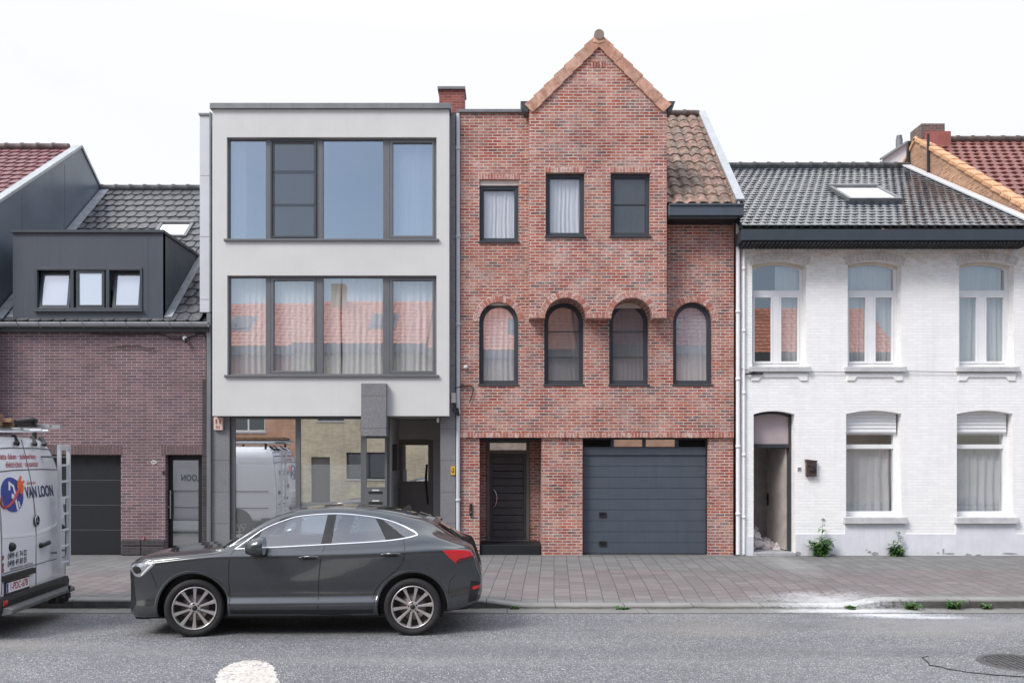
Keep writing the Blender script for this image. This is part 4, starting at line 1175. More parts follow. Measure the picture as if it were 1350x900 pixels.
def white_window(a, b, z0, zs, rise, lower):
    y = FD + .22; t = .075
    ax0, ax1 = a, b
    mb = MB()
    if not lower:
        mb.ring(seg_arch(ax0, ax1, z0 + .0, zs, rise), seg_arch(ax0 + t, ax1 - t, z0 + .09, zs - .06, rise), y, y + .08)
        bz = PZ(386, y)
        mb.box(ax0 + t + .001, ax1 - t - .001, y - .005, y + .075, bz - .06, bz + .05)
        cx = (ax0 + ax1) / 2 + .0
        mb.box(cx - .07, cx + .07, y - .012, y + .074, z0 + .091, bz - .061)
        w = mb.build('window', M['white_pvc'], hD, bevel=.006)
        for s0, s1 in ((ax0 + t, cx - .07), (cx + .07, ax1 - t)):
            m2 = MB(); m2.ring(rect(s0 + .001, s1 - .001, z0 + .092, bz - .062), rect(s0 + .035, s1 - .035, z0 + .135, bz - .10), y - .02, y + .05); m2.build('sash', M['white_pvc'], w, bevel=.005)
            m3 = MB(); m3.sheet(rect(s0 + .03, s1 - .03, z0 + .13, bz - .095), y + .02); m3.build('pane', M['glass_d'], w)
        m3 = MB(); m3.sheet(seg_arch(ax0 + t - .005, ax1 - t + .005, bz + .045, zs - .055, rise), y + .03); m3.build('pane', M['glass_d'], w)
        m4 = MB(); o1 = seg_arch(ax0 + .001, ax1 - .001, zs - .07, zs - .012, rise); 
        k = 14
        top = [q for q in seg_arch(ax0 + .002, ax1 - .002, z0, zs - .003, rise)[2:]]
        bot = [(x, z - .055) for x, z in top]
        m4.prism(top + bot[::-1], y - .03, y - .003); m4.build('head_trim', M['cream_pvc'], w)
    else:
        zb = PZ(571, y)
        bz = PZ(588.5, y)
        mb.ring(rect(ax0, ax1 - .0, z0, zb), rect(ax0 + t, ax1 - t, z0 + .10, zb - .03), y, y + .08)
        mb.box(ax0 + t + .001, ax1 - t - .001, y - .005, y + .075, bz - .045, bz + .045)
        w = mb.build('window', M['white_pvc'], hD, bevel=.006)
        m3 = MB(); m3.sheet(rect(ax0 + t - .01, ax1 - t + .01, z0 + .095, bz - .04), y + .03); m3.build('pane', M['glass_d'], w)
        m3 = MB(); m3.sheet(rect(ax0 + t - .01, ax1 - t + .01, bz + .04, zb - .025), y + .03); m3.build('pane', M['glass_d'], w)
        m4 = MB(); n = 6; zt_ = zs + rise; hh = (zt_ - zb) / n
        for i in range(n):
            za, zc = zb + i * hh + .004, zb + (i + 1) * hh
            m4.idx([(ax0 + .02, y - .05, za), (ax1 - .04, y - .05, za), (ax1 - .04, y - .062, (za + zc) / 2), (ax0 + .02, y - .062, (za + zc) / 2), (ax1 - .04, y - .05, zc), (ax0 + .02, y - .05, zc)], [(0, 1, 2, 3), (3, 2, 4, 5)])
        m4.box(ax0 + .02, ax1 - .04, y - .045, y - .03, zb, zt_)
        m4.build('roller_shutter', M['white_pvc'], w)
    return w


M['glass_d'] = glass('white_house_glass', 0.27, (0.93, 0.95, 0.96), 0.008)
for i, (a, b) in enumerate(ups):
    w = white_window(a, b, uz0, uzs, ur, False)
    mb = MB(); mb.box(a - .075, b + .075, FD - .09, FD + .22, uz0 - .105, uz0 - .004); mb.build('sill', M['bluestone'], w, bevel=.008)
    mb = MB(); mb.prism([(a - .02, uz0 - .13), (a - .02, uz0 - .28), (a + .13, uz0 - .28), (a + .18, uz0 - .21), (b - .18, uz0 - .21), (b - .13, uz0 - .28), (b + .02, uz0 - .28), (b + .02, uz0 - .13)], FD - .03, FD + .02); mb.build('apron_moulding', M['white_brick'], w, bevel=.006)
    x0c = a + .05 if i else (a + b) / 2 + .02
    curtain(x0c, b - .03, uz0 + .05, uzs + .05, FD + .36, ['grey curtain over the right half of the upper window above the open door', 'grey curtain in the middle upper window of the white house', 'grey curtain in the rightmost upper window of the white house'][i], 'curtain_grey', fold=.13, seed=50 + i)
for i, (a, b) in enumerate(los):
    w = white_window(a, b, lz0, lzs, lr, True)
    mb = MB(); mb.box(a - .06, b + .09, FD - .10, FD + .22, lz0 - .135, lz0 - .004); mb.build('sill', M['bluestone'], w, bevel=.01)
    curtain(a + .03, b - .03, lz0 + .08, PZ(588), FD + .36, ['grey curtain in the ground-floor window beside the brown letterbox', 'grey curtain in the ground-floor window at the right edge'][i], 'curtain_grey', fold=.17, amp=.04, seed=60 + i)
# doorway: frame, transom panel, leaf swung inward
y = FD + .2; dz = G + .06
mb = MB(); mb.box(dd[1] - .05, dd[1] - .002, y, y + .1, dz, dd[3] + .02); mb.box(dd[0] + .002, dd[0] + .05, y, y + .1, dz, dd[3] + .02)
zt0 = PZ(590, y); zt1 = PZ(585, y)
mb.box(dd[0] + .051, dd[1] - .051, y, y + .1, zt0, zt1)
top = seg_arch(dd[0] + .002, dd[1] - .002, G, dd[3], dd[4] - .002)[2:]
mb.prism(top + [(x, z - .05) for x, z in top][::-1], y, y + .1)
df = mb.build('door_frame', M['alu_dark'], hD, bevel=.004)
mb = MB(); mb.sheet(seg_arch(dd[0] + .05, dd[1] - .05, zt1, dd[3] - .045, dd[4]), y + .05); mb.build('transom_panel', M['pink_panel'], df)
# leaf: hinged at the right jamb, opened about 80 degrees
hx, hy = dd[1] - .055, y + .1; ang = R(100); Ld = .84
def lf(s, o, z): return (hx + s * math.cos(ang) - o * math.sin(ang), hy + s * math.sin(ang) + o * math.cos(ang), z)
mb = MB()
v = [lf(s, o, z) for z in (dz + .02, zt0 - .01) for o in (0, .045) for s in (0, Ld)]
mb.idx(v, [(0, 2, 3, 1), (4, 5, 7, 6), (0, 1, 5, 4), (2, 6, 7, 3), (0, 4, 6, 2), (1, 3, 7, 5)])
lfp = mb.build('door_leaf', M['door_leaf'], df, bevel=.004)
mb = MB()
for o_ in (.045,):
    mb.idx([lf(s, o_ + q, z) for z in (dz + .9, dz + 1.16) for q in (.001, .02) for s in (Ld - .09, Ld - .04)], [(0, 2, 3, 1), (4, 5, 7, 6), (0, 1, 5, 4), (2, 6, 7, 3), (0, 4, 6, 2), (1, 3, 7, 5)])
    mb.tube([lf(Ld - .07, o_ + .05, dz + 1.05), lf(Ld - .19, o_ + .05, dz + 1.05)], .011, 8)
mb.build('handle', M['black_plastic'], lfp)
mb = MB(); mb.box(dd[0] - .0, dd[1] + .02, FD - .06, FD + 1.6, G - .05, dz); mb.build('doorstep', M['concrete_step'], hD, bevel=.012)
# hallway walls and torn plaster
mb = MB(); mb.box(dd[0] - .2, dd[0] - .15, FD + .31, FD + 4, dz, zt1); mb.box(dd[1] + .12, dd[1] + .17, FD + .31, FD + 4, dz, zt1); mb.box(dd[0] - .14, dd[1] + .11, FD + 1.9, FD + 2.0, dz, zt1)
mb.build('hallway', M['hall'], hD)
# roof
eD, rD = (17.95, PZ(300, 18.0) + .02), (23.9, 9.83)
rx0, rx1 = PX(976.5, 18.0), 10.62
mb = MB(); tile_roof(mb, rx0, rx1, eD, rD, .178, .25, .017, .017, .05, True, 7, seed=51)
mb.build('roof', M['tile_black'], hD)
mb = MB(); mb.face([(rx0, eD[0], eD[1] - .05), (rx1, eD[0], eD[1] - .05), (rx1, rD[0], rD[1] - .05), (rx0, rD[0], rD[1] - .05)]); mb.face([(rx0, 28.5, 6.7), (rx1, 28.5, 6.7), (rx1, rD[0], rD[1] - .05), (rx0, rD[0], rD[1] - .05)])
mb.build('roof_deck', M['alu_dark'], hD)
mb = MB(); ridge_tiles(mb, rx0, rx1, rD[0], rD[1] + .02, .10, .38); mb.build('ridge', M['ridge_grey'], hD)
skylight(hD, eD, rD, 7.52, 8.70, 2.19, 3.70, .10)
mb = MB(); mb.box(rx0, rx1 + .02, 17.93, FD - .035, PZ(318, 18.0), PZ(302, 17.93)); mb.build('gutter_box', M['anthracite'], hD, bevel=.012)
mb = MB()
for i in range(70): mb.bar((rx0 + .06 + i * .082, 17.95, PZ(320.5, 18)), (rx0 + .10 + i * .082, FD - .04, PZ(320.5, 18)), .06, .03)
mb.build('soffit_boards', M['black_panel'], hD)
mb = MB(); mb.bar((rx1 - .1, eD[0], eD[1] + .06), (rx1 - .1, rD[0], rD[1] + .06), .22, .03, (0, -.5, .86)); mb.build('lead_flashing', M['zinc_light'], hD)
downpipe(hD, PX(980.3), FD - .03, G + .02, PZ(322), .028, 'white_panel', 5)

# ================================================================== HOUSE E: right edge, only roof and gable show
hE = thing('terraced_house', 'higher house at the right edge with bare orange brick gable and wine red roof', 'house', (13.5, FD, G))
ap, ef, eb = (23.6, 10.41), (17.9, 6.82), (29.3, 6.82)
X5 = 10.66
mb = MB(); zF = ef[1] + (FD + .02 - ef[0]) * (ap[1] - ef[1]) / (ap[0] - ef[0])
mb.face([(X5, FD + .02, G - .1), (X5, eb[0], G - .1), (X5, eb[0], eb[1]), (X5, ap[0], ap[1]), (X5, FD + .02, zF)])
mb.face([(X5 + .3, FD + .02, G - .1), (X5 + .3, eb[0], G - .1), (X5 + .3, eb[0], eb[1]), (X5 + .3, ap[0], ap[1]), (X5 + .3, FD + .02, zF)])
mb.face([(X5, FD + .02, G - .1), (X5 + .3, FD + .02, G - .1), (X5 + .3, FD + .02, zF), (X5, FD + .02, zF)])
mb.build('gable_wall', M['gable_brick'], hE)
hl = [rect(11.4, 12.6, 1.2, 2.7), rect(11.4, 12.6, 4.0, 5.6), rect(14.2, 15.4, 4.0, 5.6), rect(14.2, 15.2, G + .05, 2.5)]
mb = MB(); mb.wall(rect(X5 + .31, 17, G - .1, 6.8), hl, FD, FD + .3); mb.build('front_wall', M['orange_brick'], hE)
mb = MB()
for r_ in hl: mb.sheet(r_, FD + .2)
mb.each('pane', M['glass'], hE)
mb = MB(); tile_roof(mb, X5 + .16, 17.2, (ef[0] - .2, ef[1] - .1), (ap[0], ap[1] - .02), .24, .35, .02, .035, .0, True, 6, 'pan', seed=61); tile_roof(mb, X5 + .16, 17.2, (eb[0] + .2, eb[1] - .1), (ap[0], ap[1] - .02), .24, .35, .02, .035, .0, True, 6, 'pan', seed=62)
mb.build('roof', M['tile_red'], hE)
mb = MB(); ridge_tiles(mb, X5 + .3, 17.2, ap[0], ap[1] + .03, .10, .4); mb.build('ridge', M['ridge_brown'], hE)
mb = MB(); rnd = random.Random(3)
L = math.hypot(ap[0] - ef[0], ap[1] - ef[1]); n = 15
for e in (ef, eb):
    for k in range(n):
        f0, f1 = k / n, (k + 1) / n + .012
        a_ = (X5 + .08, e[0] + (ap[0] - e[0]) * f0, e[1] + (ap[1] - e[1]) * f0 + .07); b_ = (X5 + .08, e[0] + (ap[0] - e[0]) * f1, e[1] + (ap[1] - e[1]) * f1 + .035)
        mb.bar(a_, b_, .24, .1, (0, -.5, .86), 0, rnd.random())
mb.build('verge_tiles', M['verge_tile'], hE, bevel=.02)
yc = ap[0]
mb = MB(); mb.box(X5 + .02, X5 + .62, yc - .3, yc + .35, ap[1] - .2, PZ(168.5, yc)); ch = mb.build('chimney', M['dark_red_brick'], hE)
mb = MB(); mb.box(X5 + .1, X5 + .75, yc - .36, yc + .4, ap[1] - .25, ap[1] + .13); mb.build('chimney_flashing', M['red_paint'], ch)
# white-clad rear part and flue
mb = MB(); mb.prism([(PX(1163.5, 24.5), PZ(222, 24.5)), (PX(1196.5, 24.5), PZ(222, 24.5)), (PX(1196.5, 24.5), PZ(187, 24.5)), (PX(1163.5, 24.5), PZ(209, 24.5))], 24.5, 25.5)
rp = mb.build('rear_extension', M['white_panel'], hE)
mb = MB(); mb.bar((PX(1162, 24.4), 24.45, PZ(209, 24.4)), (PX(1197, 24.4), 24.45, PZ(186, 24.4)), .1, .05); mb.build('extension_trim', M['zinc'], rp)
mb = MB(); mb.tube([(PX(1185.5, 24.9), 24.9, PZ(205, 24.9)), (PX(1185.5, 24.9), 24.9, PZ(183, 24.9))], .09, 12); mb.tube([(PX(1185.5, 24.9), 24.9, PZ(182.5, 24.9)), (PX(1185.5, 24.9), 24.9, PZ(179, 24.9))], .075, 12); mb.build('flue_pipe', M['zinc_dark'], rp)
mb = MB(); mb.tube([(X5 - .04, yc - .8, ap[1] - .1), (X5 - .04, yc - .8, ap[1] - 1.1)], .035, 8); mb.box(X5 - .06, X5 - .002, yc + .28, yc + .4, 9.3, ap[1] + .1); mb.build('gable_pipe', M['black_plastic'], hE)
# ================================================================== GROUND
def spot(t, pos, cx, cy, rx, ry, soft=0.5, wob=0.5, nscale=2.5, grain=0.0):
    """uneven patch on the ground, 1 inside and 0 outside"""
    sp = t.add('ShaderNodeSeparateXYZ'); t.link(pos, sp.inputs[0])
    a = t.math('POWER', t.math('DIVIDE', t.math('SUBTRACT', sp.outputs[0], cx), rx), 2.0)
    b = t.math('POWER', t.math('DIVIDE', t.math('SUBTRACT', sp.outputs[1], cy), ry), 2.0)
    d = t.math('SQRT', t.math('ADD', a, b))
    d = t.math('ADD', d, t.math('MULTIPLY', t.math('SUBTRACT', t.noise(pos, nscale, 7, 0.7), 0.5), wob * 3))
    if grain: d = t.math('ADD', d, t.math('MULTIPLY', t.math('SUBTRACT', t.noise(t.vmul(pos, (1, 2.2, 1)), 17, 5, 0.75), 0.5), grain))
    return t.ramp(d, [(max(0.0, 1 - soft) * 0.5, 1.0), (0.5 * (1 + soft * .6), 0.0)]) if False else t.ramp(t.math('MULTIPLY', d, 0.5), [(0.5 * (1 - soft), 1.0), (0.5 * (1 + soft * .5), 0.0)])


POWDER = [(5.35, 12.62, .62, .22), (4.75, 13.55, .62, .42), (3.6, 12.78, 1.2, .05), (5.9, 12.40, .45, .10)]


def asphalt():
    t = NT('worn_asphalt'); p = t.pos()
    big = t.noise(p, 0.35, 6, 0.6)
    c = t.mix((0.145, 0.148, 0.162), (0.215, 0.218, 0.232), t.ramp(big, [(0.35, 0.0), (0.68, 1.0)]))
    mid = t.noise(p, 4.5, 6, 0.7)
    c = t.mix(c, (0.12, 0.122, 0.132), t.ramp(mid, [(0.32, 0.6), (0.5, 0.0)]))
    grit = t.add('ShaderNodeTexVoronoi'); grit.inputs['Scale'].default_value = 66; t.link(p, grit.inputs['Vector'])
    c = t.mix(c, grit.outputs['Color'], 0.10, 'OVERLAY')
    c = t.mix(c, (0.085, 0.087, 0.094), t.ramp(t.noise(p, 13, 5, .75), [(0.36, 0.65), (0.52, 0.0)]))
    c = t.mix(c, (0.34, 0.34, 0.345), t.ramp(t.noise(p, 17, 5, .75), [(0.55, 0.0), (0.72, 0.55)]))
    g2 = t.noise(p, 55, 3, 0.7)
    c = t.mix(c, (0.055, 0.055, 0.062), t.ramp(g2, [(0.34, 0.85), (0.52, 0.0)]))
    sepc = t.add('ShaderNodeSeparateColor'); t.link(grit.outputs['Color'], sepc.inputs[0])
    dens = t.ramp(t.noise(p, 1.1, 4), [(0.3, 0.84), (0.7, 0.62)])
    spk = t.math('MULTIPLY', t.math('GREATER_THAN', sepc.outputs[0], dens), t.math('LESS_THAN', grit.outputs['Distance'], 0.42))
    c = t.mix(c, (0.62, 0.62, 0.63), t.math('MULTIPLY', spk, 0.8))
    # long stains along the driving direction
    st = t.ramp(t.noise(t.vmul(p, (0.22, 1.6, 1)), 1.0, 5, 0.6), [(0.48, 0.0), (0.72, 0.35)])
    c = t.mix(c, (0.27, 0.265, 0.26), st)
    sy = t.add('ShaderNodeSeparateXYZ'); t.link(p, sy.inputs[0])
    trk = t.math('ABSOLUTE', t.math('SUBTRACT', t.math('FRACT', t.math('MULTIPLY', t.math('ADD', sy.outputs[1], t.math('MULTIPLY', t.noise(t.vmul(p, (.3, 0, 0)), 1.0, 2), .5)), .62)), .5))
    c = t.mix(c, (0.12, 0.122, 0.132), t.math('MULTIPLY', t.ramp(trk, [(.0, .55), (.28, 0.0)]), t.ramp(t.noise(p, .9, 5, .6), [(.35, .2), (.65, 1.0)])))
    under_car = spot(t, p, -2.6, 11.6, 1.7, .75, .8, .25)  # darker patch of asphalt beneath the parked car
    c = t.mix(c, (0.07, 0.07, 0.076), t.math('MULTIPLY', under_car, 0.5))
    c = t.mix(c, (0.26, 0.235, 0.205), t.math('MULTIPLY', spot(t, p, 2.55, 11.6, .9, .5, .9, .35), 0.45))
    c = t.mix(c, (0.26, 0.25, 0.24), t.math('MULTIPLY', spot(t, p, 5.6, 11.5, 1.3, .55, .9, .5), 0.5))
    c = t.mix(c, (0.30, 0.28, 0.25), t.math('MULTIPLY', spot(t, p, -6.0, 10.6, 1.0, .3, .9, .5), 0.5))
    for s in (POWDER[0], POWDER[2], POWDER[3]):
        c = t.mix(c, (0.78, 0.80, 0.84), t.math('MULTIPLY', spot(t, p, *s, .7, .7, 3.0, 3.6), 0.7))
    c = t.mix(c, (0.30, 0.30, 0.31), t.math('MULTIPLY', spot(t, p, 6.6, 12.0, 2.0, .5, 1.0, .6), 0.5))
    t.set(Base_Color=c, Roughness=0.85)
    h = t.math('ADD', t.math('MULTIPLY', g2, 1.0), t.math('MULTIPLY', grit.outputs['Distance'], -.8))
    t.bump(h, 0.55, 0.012)
    return t.mat


def pavers():
    t = NT('concrete_pavers'); p = t.pos()
    rot = t.add('ShaderNodeVectorRotate', rotation_type='Z_AXIS'); rot.inputs['Angle'].default_value = R(93.0); t.link(p, rot.inputs['Vector'])
    b = t.add('ShaderNodeTexBrick', offset=0.5); t.link(rot.outputs[0], b.inputs['Vector'])
    for k, v in (('Color1', (0, 0, 0, 1)), ('Color2', (1, 1, 1, 1)), ('Mortar', (.5, .5, .5, 1)), ('Scale', 1.0), ('Mortar Size', 0.0065), ('Mortar Smooth', 0.3), ('Brick Width', 0.245), ('Row Height', 0.245)):
        b.inputs[k].default_value = v
    sp = t.add('ShaderNodeSeparateXYZ'); t.link(p, sp.inputs[0])
    red = t.math('MULTIPLY', t.ramp(t.math('MULTIPLY', t.math('SUBTRACT', 16.45, sp.outputs[1]), 3.0, True), [(0, 0.0), (1, 1.0)]), t.ramp(t.math('MULTIPLY', t.math('SUBTRACT', sp.outputs[1], 13.55), 8.0, True), [(0, 0.0), (1, 1.0)]))
    grey = t.ramp(b.outputs['Color'], [(0, (0.155, 0.154, 0.152)), (.5, (0.182, 0.181, 0.178)), (1, (0.21, 0.208, 0.204))])
    pink = t.ramp(b.outputs['Color'], [(0, (0.158, 0.130, 0.132)), (.5, (0.186, 0.152, 0.155)), (1, (0.215, 0.179, 0.182))])
    dirt = t.noise(p, 1.3, 6, 0.65)
    c = t.mix(grey, pink, t.math('MULTIPLY', red, t.ramp(dirt, [(0.25, 0.35), (0.7, 1.0)])))
    c = t.mix(c, (0.15, 0.147, 0.142), t.ramp(t.noise(p, 0.8, 7, .65), [(0.45, 0.0), (0.8, 0.6)]))
    c = t.mix(c, (0.24, 0.23, 0.225), t.ramp(t.noise(p, 9, 6, .7), [(0.52, 0.0), (0.75, 0.5)]))
    c = t.mix(c, (0.055, 0.055, 0.05), t.math('MULTIPLY', b.outputs['Fac'], 0.85))
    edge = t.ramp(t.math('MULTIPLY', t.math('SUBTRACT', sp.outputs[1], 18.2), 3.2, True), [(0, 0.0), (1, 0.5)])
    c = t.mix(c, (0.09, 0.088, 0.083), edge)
    c = t.mix(c, (0.78, 0.79, 0.81), t.math('MULTIPLY', spot(t, p, *POWDER[1], .9, .8, 2.5, 4.2), 0.52))
    c = t.mix(c, (0.42, 0.42, 0.42), t.math('MULTIPLY', spot(t, p, 5.35, 17.3, .35, 1.5, 1.0, .6), 0.45))
    t.set(Base_Color=c, Roughness=0.85)
    h = t.math('SUBTRACT', t.math('MULTIPLY', t.noise(p, 40, 5, .7), .4), b.outputs['Fac'])
    t.bump(h, 0.6, 0.012)
    return t.mat


def kerbmat():
    t = NT('kerb_stone'); p = t.pos()
    c = t.mix((0.20, 0.195, 0.185), (0.30, 0.295, 0.28), t.ramp(t.noise(p, 2.0, 6, .65), [(0.3, 0.0), (0.7, 1.0)]))
    sp = t.add('ShaderNodeSeparateXYZ'); t.link(p, sp.inputs[0])
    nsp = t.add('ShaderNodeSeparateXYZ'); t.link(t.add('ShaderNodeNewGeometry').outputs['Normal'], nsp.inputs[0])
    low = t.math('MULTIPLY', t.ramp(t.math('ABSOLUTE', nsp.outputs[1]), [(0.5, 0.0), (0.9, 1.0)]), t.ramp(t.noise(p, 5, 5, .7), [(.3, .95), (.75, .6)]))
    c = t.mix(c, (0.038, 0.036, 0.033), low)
    jt = t.math('LESS_THAN', t.math('FRACT', t.math('ADD', sp.outputs[0], 40.3)), 0.014)
    c = t.mix(c, (0.06, 0.06, 0.055), jt)
    c = t.mix(c, (0.78, 0.79, 0.81), t.math('MULTIPLY', spot(t, p, 4.85, 13.2, .75, .4, .8, .7, 3.0, 3.2), 0.6))
    t.set(Base_Color=c, Roughness=0.85); t.bump(t.noise(p, 30, 5, .7), .5, .01)
    return t.mat


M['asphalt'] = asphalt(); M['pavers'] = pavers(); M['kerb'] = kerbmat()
def gutter_concrete():
    t = NT('gutter_concrete'); p = t.pos()
    c = t.mix((0.165, 0.162, 0.156), (0.24, 0.236, 0.228), t.ramp(t.noise(p, 3, 6, .7), [(.3, 0.0), (.7, 1.0)]))
    sp = t.add('ShaderNodeSeparateXYZ'); t.link(p, sp.inputs[0])
    # dirt and moss gathered against the kerb, grit washed off the road on the other side
    near = t.ramp(t.math('MULTIPLY', t.math('SUBTRACT', sp.outputs[1], 12.93), 6.0, True), [(0, 0.0), (1, 1.0)])
    c = t.mix(c, (0.060, 0.060, 0.045), t.math('MULTIPLY', near, t.ramp(t.noise(p, 5, 6, .7), [(.38, 0.0), (.6, .9)])))
    far = t.ramp(t.math('MULTIPLY', t.math('SUBTRACT', 12.80, sp.outputs[1]), 9.0, True), [(0, 0.0), (1, 1.0)])
    c = t.mix(c, (0.13, 0.13, 0.135), t.math('MULTIPLY', far, t.ramp(t.noise(p, 7, 6, .7), [(.35, 0.0), (.6, .9)])))
    c = t.mix(c, (0.05, 0.05, 0.048), t.math('LESS_THAN', t.math('FRACT', t.math('MULTIPLY', sp.outputs[0], .5)), .006))
    c = t.mix(c, (0.78, 0.80, 0.83), t.math('MULTIPLY', spot(t, p, 4.9, 12.9, .9, .22, .8, .7, 3.0, 3.2), .65))
    t.set(Base_Color=c, Roughness=.85); t.bump(t.noise(p, 50, 5, .7), .4, .01)
    return t.mat


M['gutter_conc'] = gutter_concrete()
M['earth'] = paint('bare_earth', (0.16, 0.15, 0.13), 0.95, var=.3, scale=.4)
KY = 13.10


def kerb_h(x):
    """kerb height: dropped in front of the garage, full height on either side"""
    def ss(a, b): 
        u = min(1, max(0, (x - a) / (b - a))); return u * u * (3 - 2 * u)
    return 0.045 + 0.085 * (1 - ss(-0.55, 0.35)) + 0.085 * ss(4.9, 5.5)


mb = MB(); mb.face([(-300, -300, -.03), (300, -300, -.03), (300, 400, -.03), (-300, 400, -.03)])
tag(mb.build('ground', M['earth']), kind='structure')
mb = MB(); mb.face([(-60, -2.2, 0), (60, -2.2, 0), (60, KY - .36, 0), (-60, KY - .36, 0)])
tag(mb.build('road', M['asphalt']), kind='structure')
mb = MB(); mb.face([(-60, KY - .40, .006), (60, KY - .40, .006), (60, KY + .01, .010), (-60, KY + .01, .010)])
tag(mb.build('gutter_strip', M['gutter_conc']), kind='structure')
xs = list(np.arange(-60, -8, 4)) + list(np.arange(-8, 12, .1)) + list(np.arange(12, 61, 4))
mb = MB()
prof = lambda x: [(KY, -.02), (KY + .006, kerb_h(x) - .02), (KY + .028, kerb_h(x)), (KY + .26, kerb_h(x) + .006), (KY + .26, -.02)]
for a, b in zip(xs[:-1], xs[1:]):
    pa, pb = prof(a), prof(b)
    for k in range(4): mb.face([(a, *pa[k]), (b, *pb[k]), (b, *pb[k + 1]), (a, *pa[k + 1])])
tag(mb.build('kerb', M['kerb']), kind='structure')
mb = MB()
ys = [KY + .262, KY + .7, KY + 1.3, KY + 2.2, FD - .4, 30]
for a, b in zip(xs[:-1], xs[1:]):
    def zz(x, k): return [kerb_h(x) + .005, .1 + (kerb_h(x) - .1) * .5, .13, .15, G - .004, G - .002][k]
    for k in range(5): mb.face([(a, ys[k], zz(a, k)), (b, ys[k], zz(b, k)), (b, ys[k + 1], zz(b, k + 1)), (a, ys[k + 1], zz(a, k + 1))])
tag(mb.build('pavement', M['pavers']), kind='structure')
mb = MB(); mb.face([(-60, -12, .1), (60, -12, .1), (60, -2.2, .1), (-60, -2.2, .1)]); mb.face([(-60, -2.2, .1), (60, -2.2, .1), (60, -2.2, -.03), (-60, -2.2, -.03)])
tag(mb.build('pavement', M['gutter_conc']), kind='structure')


# worn white marking on the asphalt
def marking_mat():
    t = NT('worn_white_marking'); p = t.pos()
    n = t.noise(p, 22, 6, .75)
    c = t.mix((0.62, 0.58, 0.54), (0.16, 0.16, 0.165), t.ramp(t.math('ADD', t.math('MULTIPLY', n, .7), t.math('MULTIPLY', t.noise(p, 6, 5, .7), .3)), [(0.40, 1.0), (0.50, 0.0)]))
    c = t.mix(c, (0.45, 0.41, 0.37), t.ramp(t.noise(p, 3, 5), [(.4, 0.0), (.7, .5)]))
    t.set(Base_Color=c, Roughness=.85); t.bump(n, .5, .01); return t.mat


mb = MB(); rnd = random.Random(4)
pts = [(-1.65, 7.3), (-2.22, 8.85), (-2.36, 9.25), (-2.47, 9.55), (-2.60, 9.74), (-2.72, 9.80), (-2.84, 9.78), (-2.93, 9.66), (-2.97, 9.45), (-2.95, 9.2), (-2.84, 8.83), (-2.60, 7.3)]
pts = [(a[0] + (b[0] - a[0]) * k / 9 + rnd.gauss(0, .012), a[1] + (b[1] - a[1]) * k / 9 + rnd.gauss(0, .014)) for a, b in zip(pts, pts[1:] + pts[:1]) for k in range(9)]
mb.face([(x, y, .005) for x, y in pts])
tag(mb.build('road_marking', marking_mat()), kind='structure')

# ------------------------------------------------------------------ manhole cover with its concrete ring
M['iron'] = paint('worn_cast_iron', (0.10, 0.098, 0.10), .6, .4, var=.3, scale=8, bump=.4, bscale=40)
M['patch'] = paint('patched_asphalt', (0.185, 0.187, 0.198), .9, var=.25, scale=9, bump=.6, bscale=60)
mc = (PX(1349, 9.62), 9.66)
mh = thing('manhole_cover', 'round ribbed cast iron manhole cover in the road at the lower right', 'manhole cover', (mc[0], mc[1], 0))
mb = MB(); n = 44; rnd = random.Random(8)
rr = [(1.0 + rnd.uniform(-.035, .035)) for i in range(n)]
v = [(mc[0] + rr[i] * math.cos(2 * math.pi * i / n), mc[1] + .62 * rr[i] * math.sin(2 * math.pi * i / n), .004) for i in range(n)]
mb.face(v); mb.build('patched_collar', M['asphalt'], mh)
mb = MB(); mb.tube([v[i] for i in range(int(n * .42), int(n * .86))], .007, 5); mb.build('cracked_seam', M['black_plastic'], mh)
mb = MB(); mb.lathe([(.36, .004), (.36, .016), (.42, .016), (.43, .004)], (mc[0], mc[1], 0), 'z', 40); mb.build('frame_ring', M['iron'], mh)
mb = MB(); mb.lathe([(.0, .010), (.345, .010), (.345, .002)], (mc[0], mc[1], 0), 'z', 40)
for i in range(-5, 6):
    x = i * .062; h = math.sqrt(.325 ** 2 - x * x)
    if i % 3 == 0: segs = [(-h, h)]
    else: segs = [(-h, -h * .1), (h * .1, h)]
    for a, b in segs: mb.box(mc[0] + x - .012, mc[0] + x + .012, mc[1] + a, mc[1] + b, .009, .019)
mb.build('cover', M['iron'], mh)


# ------------------------------------------------------------------ plants
def leafmat(name, a, b):
    t = NT(name)
    v = t.add('ShaderNodeAttribute', attribute_name='var').outputs['Fac']
    c = t.mix(a, b, v)
    t.set(Base_Color=c, Roughness=.55)
    tl = t.add('ShaderNodeBsdfTranslucent'); t.link(c, tl.inputs[0])
    ms = t.add('ShaderNodeMixShader'); ms.inputs[0].default_value = .3
    t.link(t.b.outputs[0], ms.inputs[1]); t.link(tl.outputs[0], ms.inputs[2]); t.link(ms.outputs[0], t.out.inputs[0])
    return t.mat


M['leaf'] = leafmat('weed_leaf', (0.035, 0.115, 0.025), (0.13, 0.27, 0.07))
M['stem'] = paint('weed_stem', (0.10, 0.15, 0.05), .7)


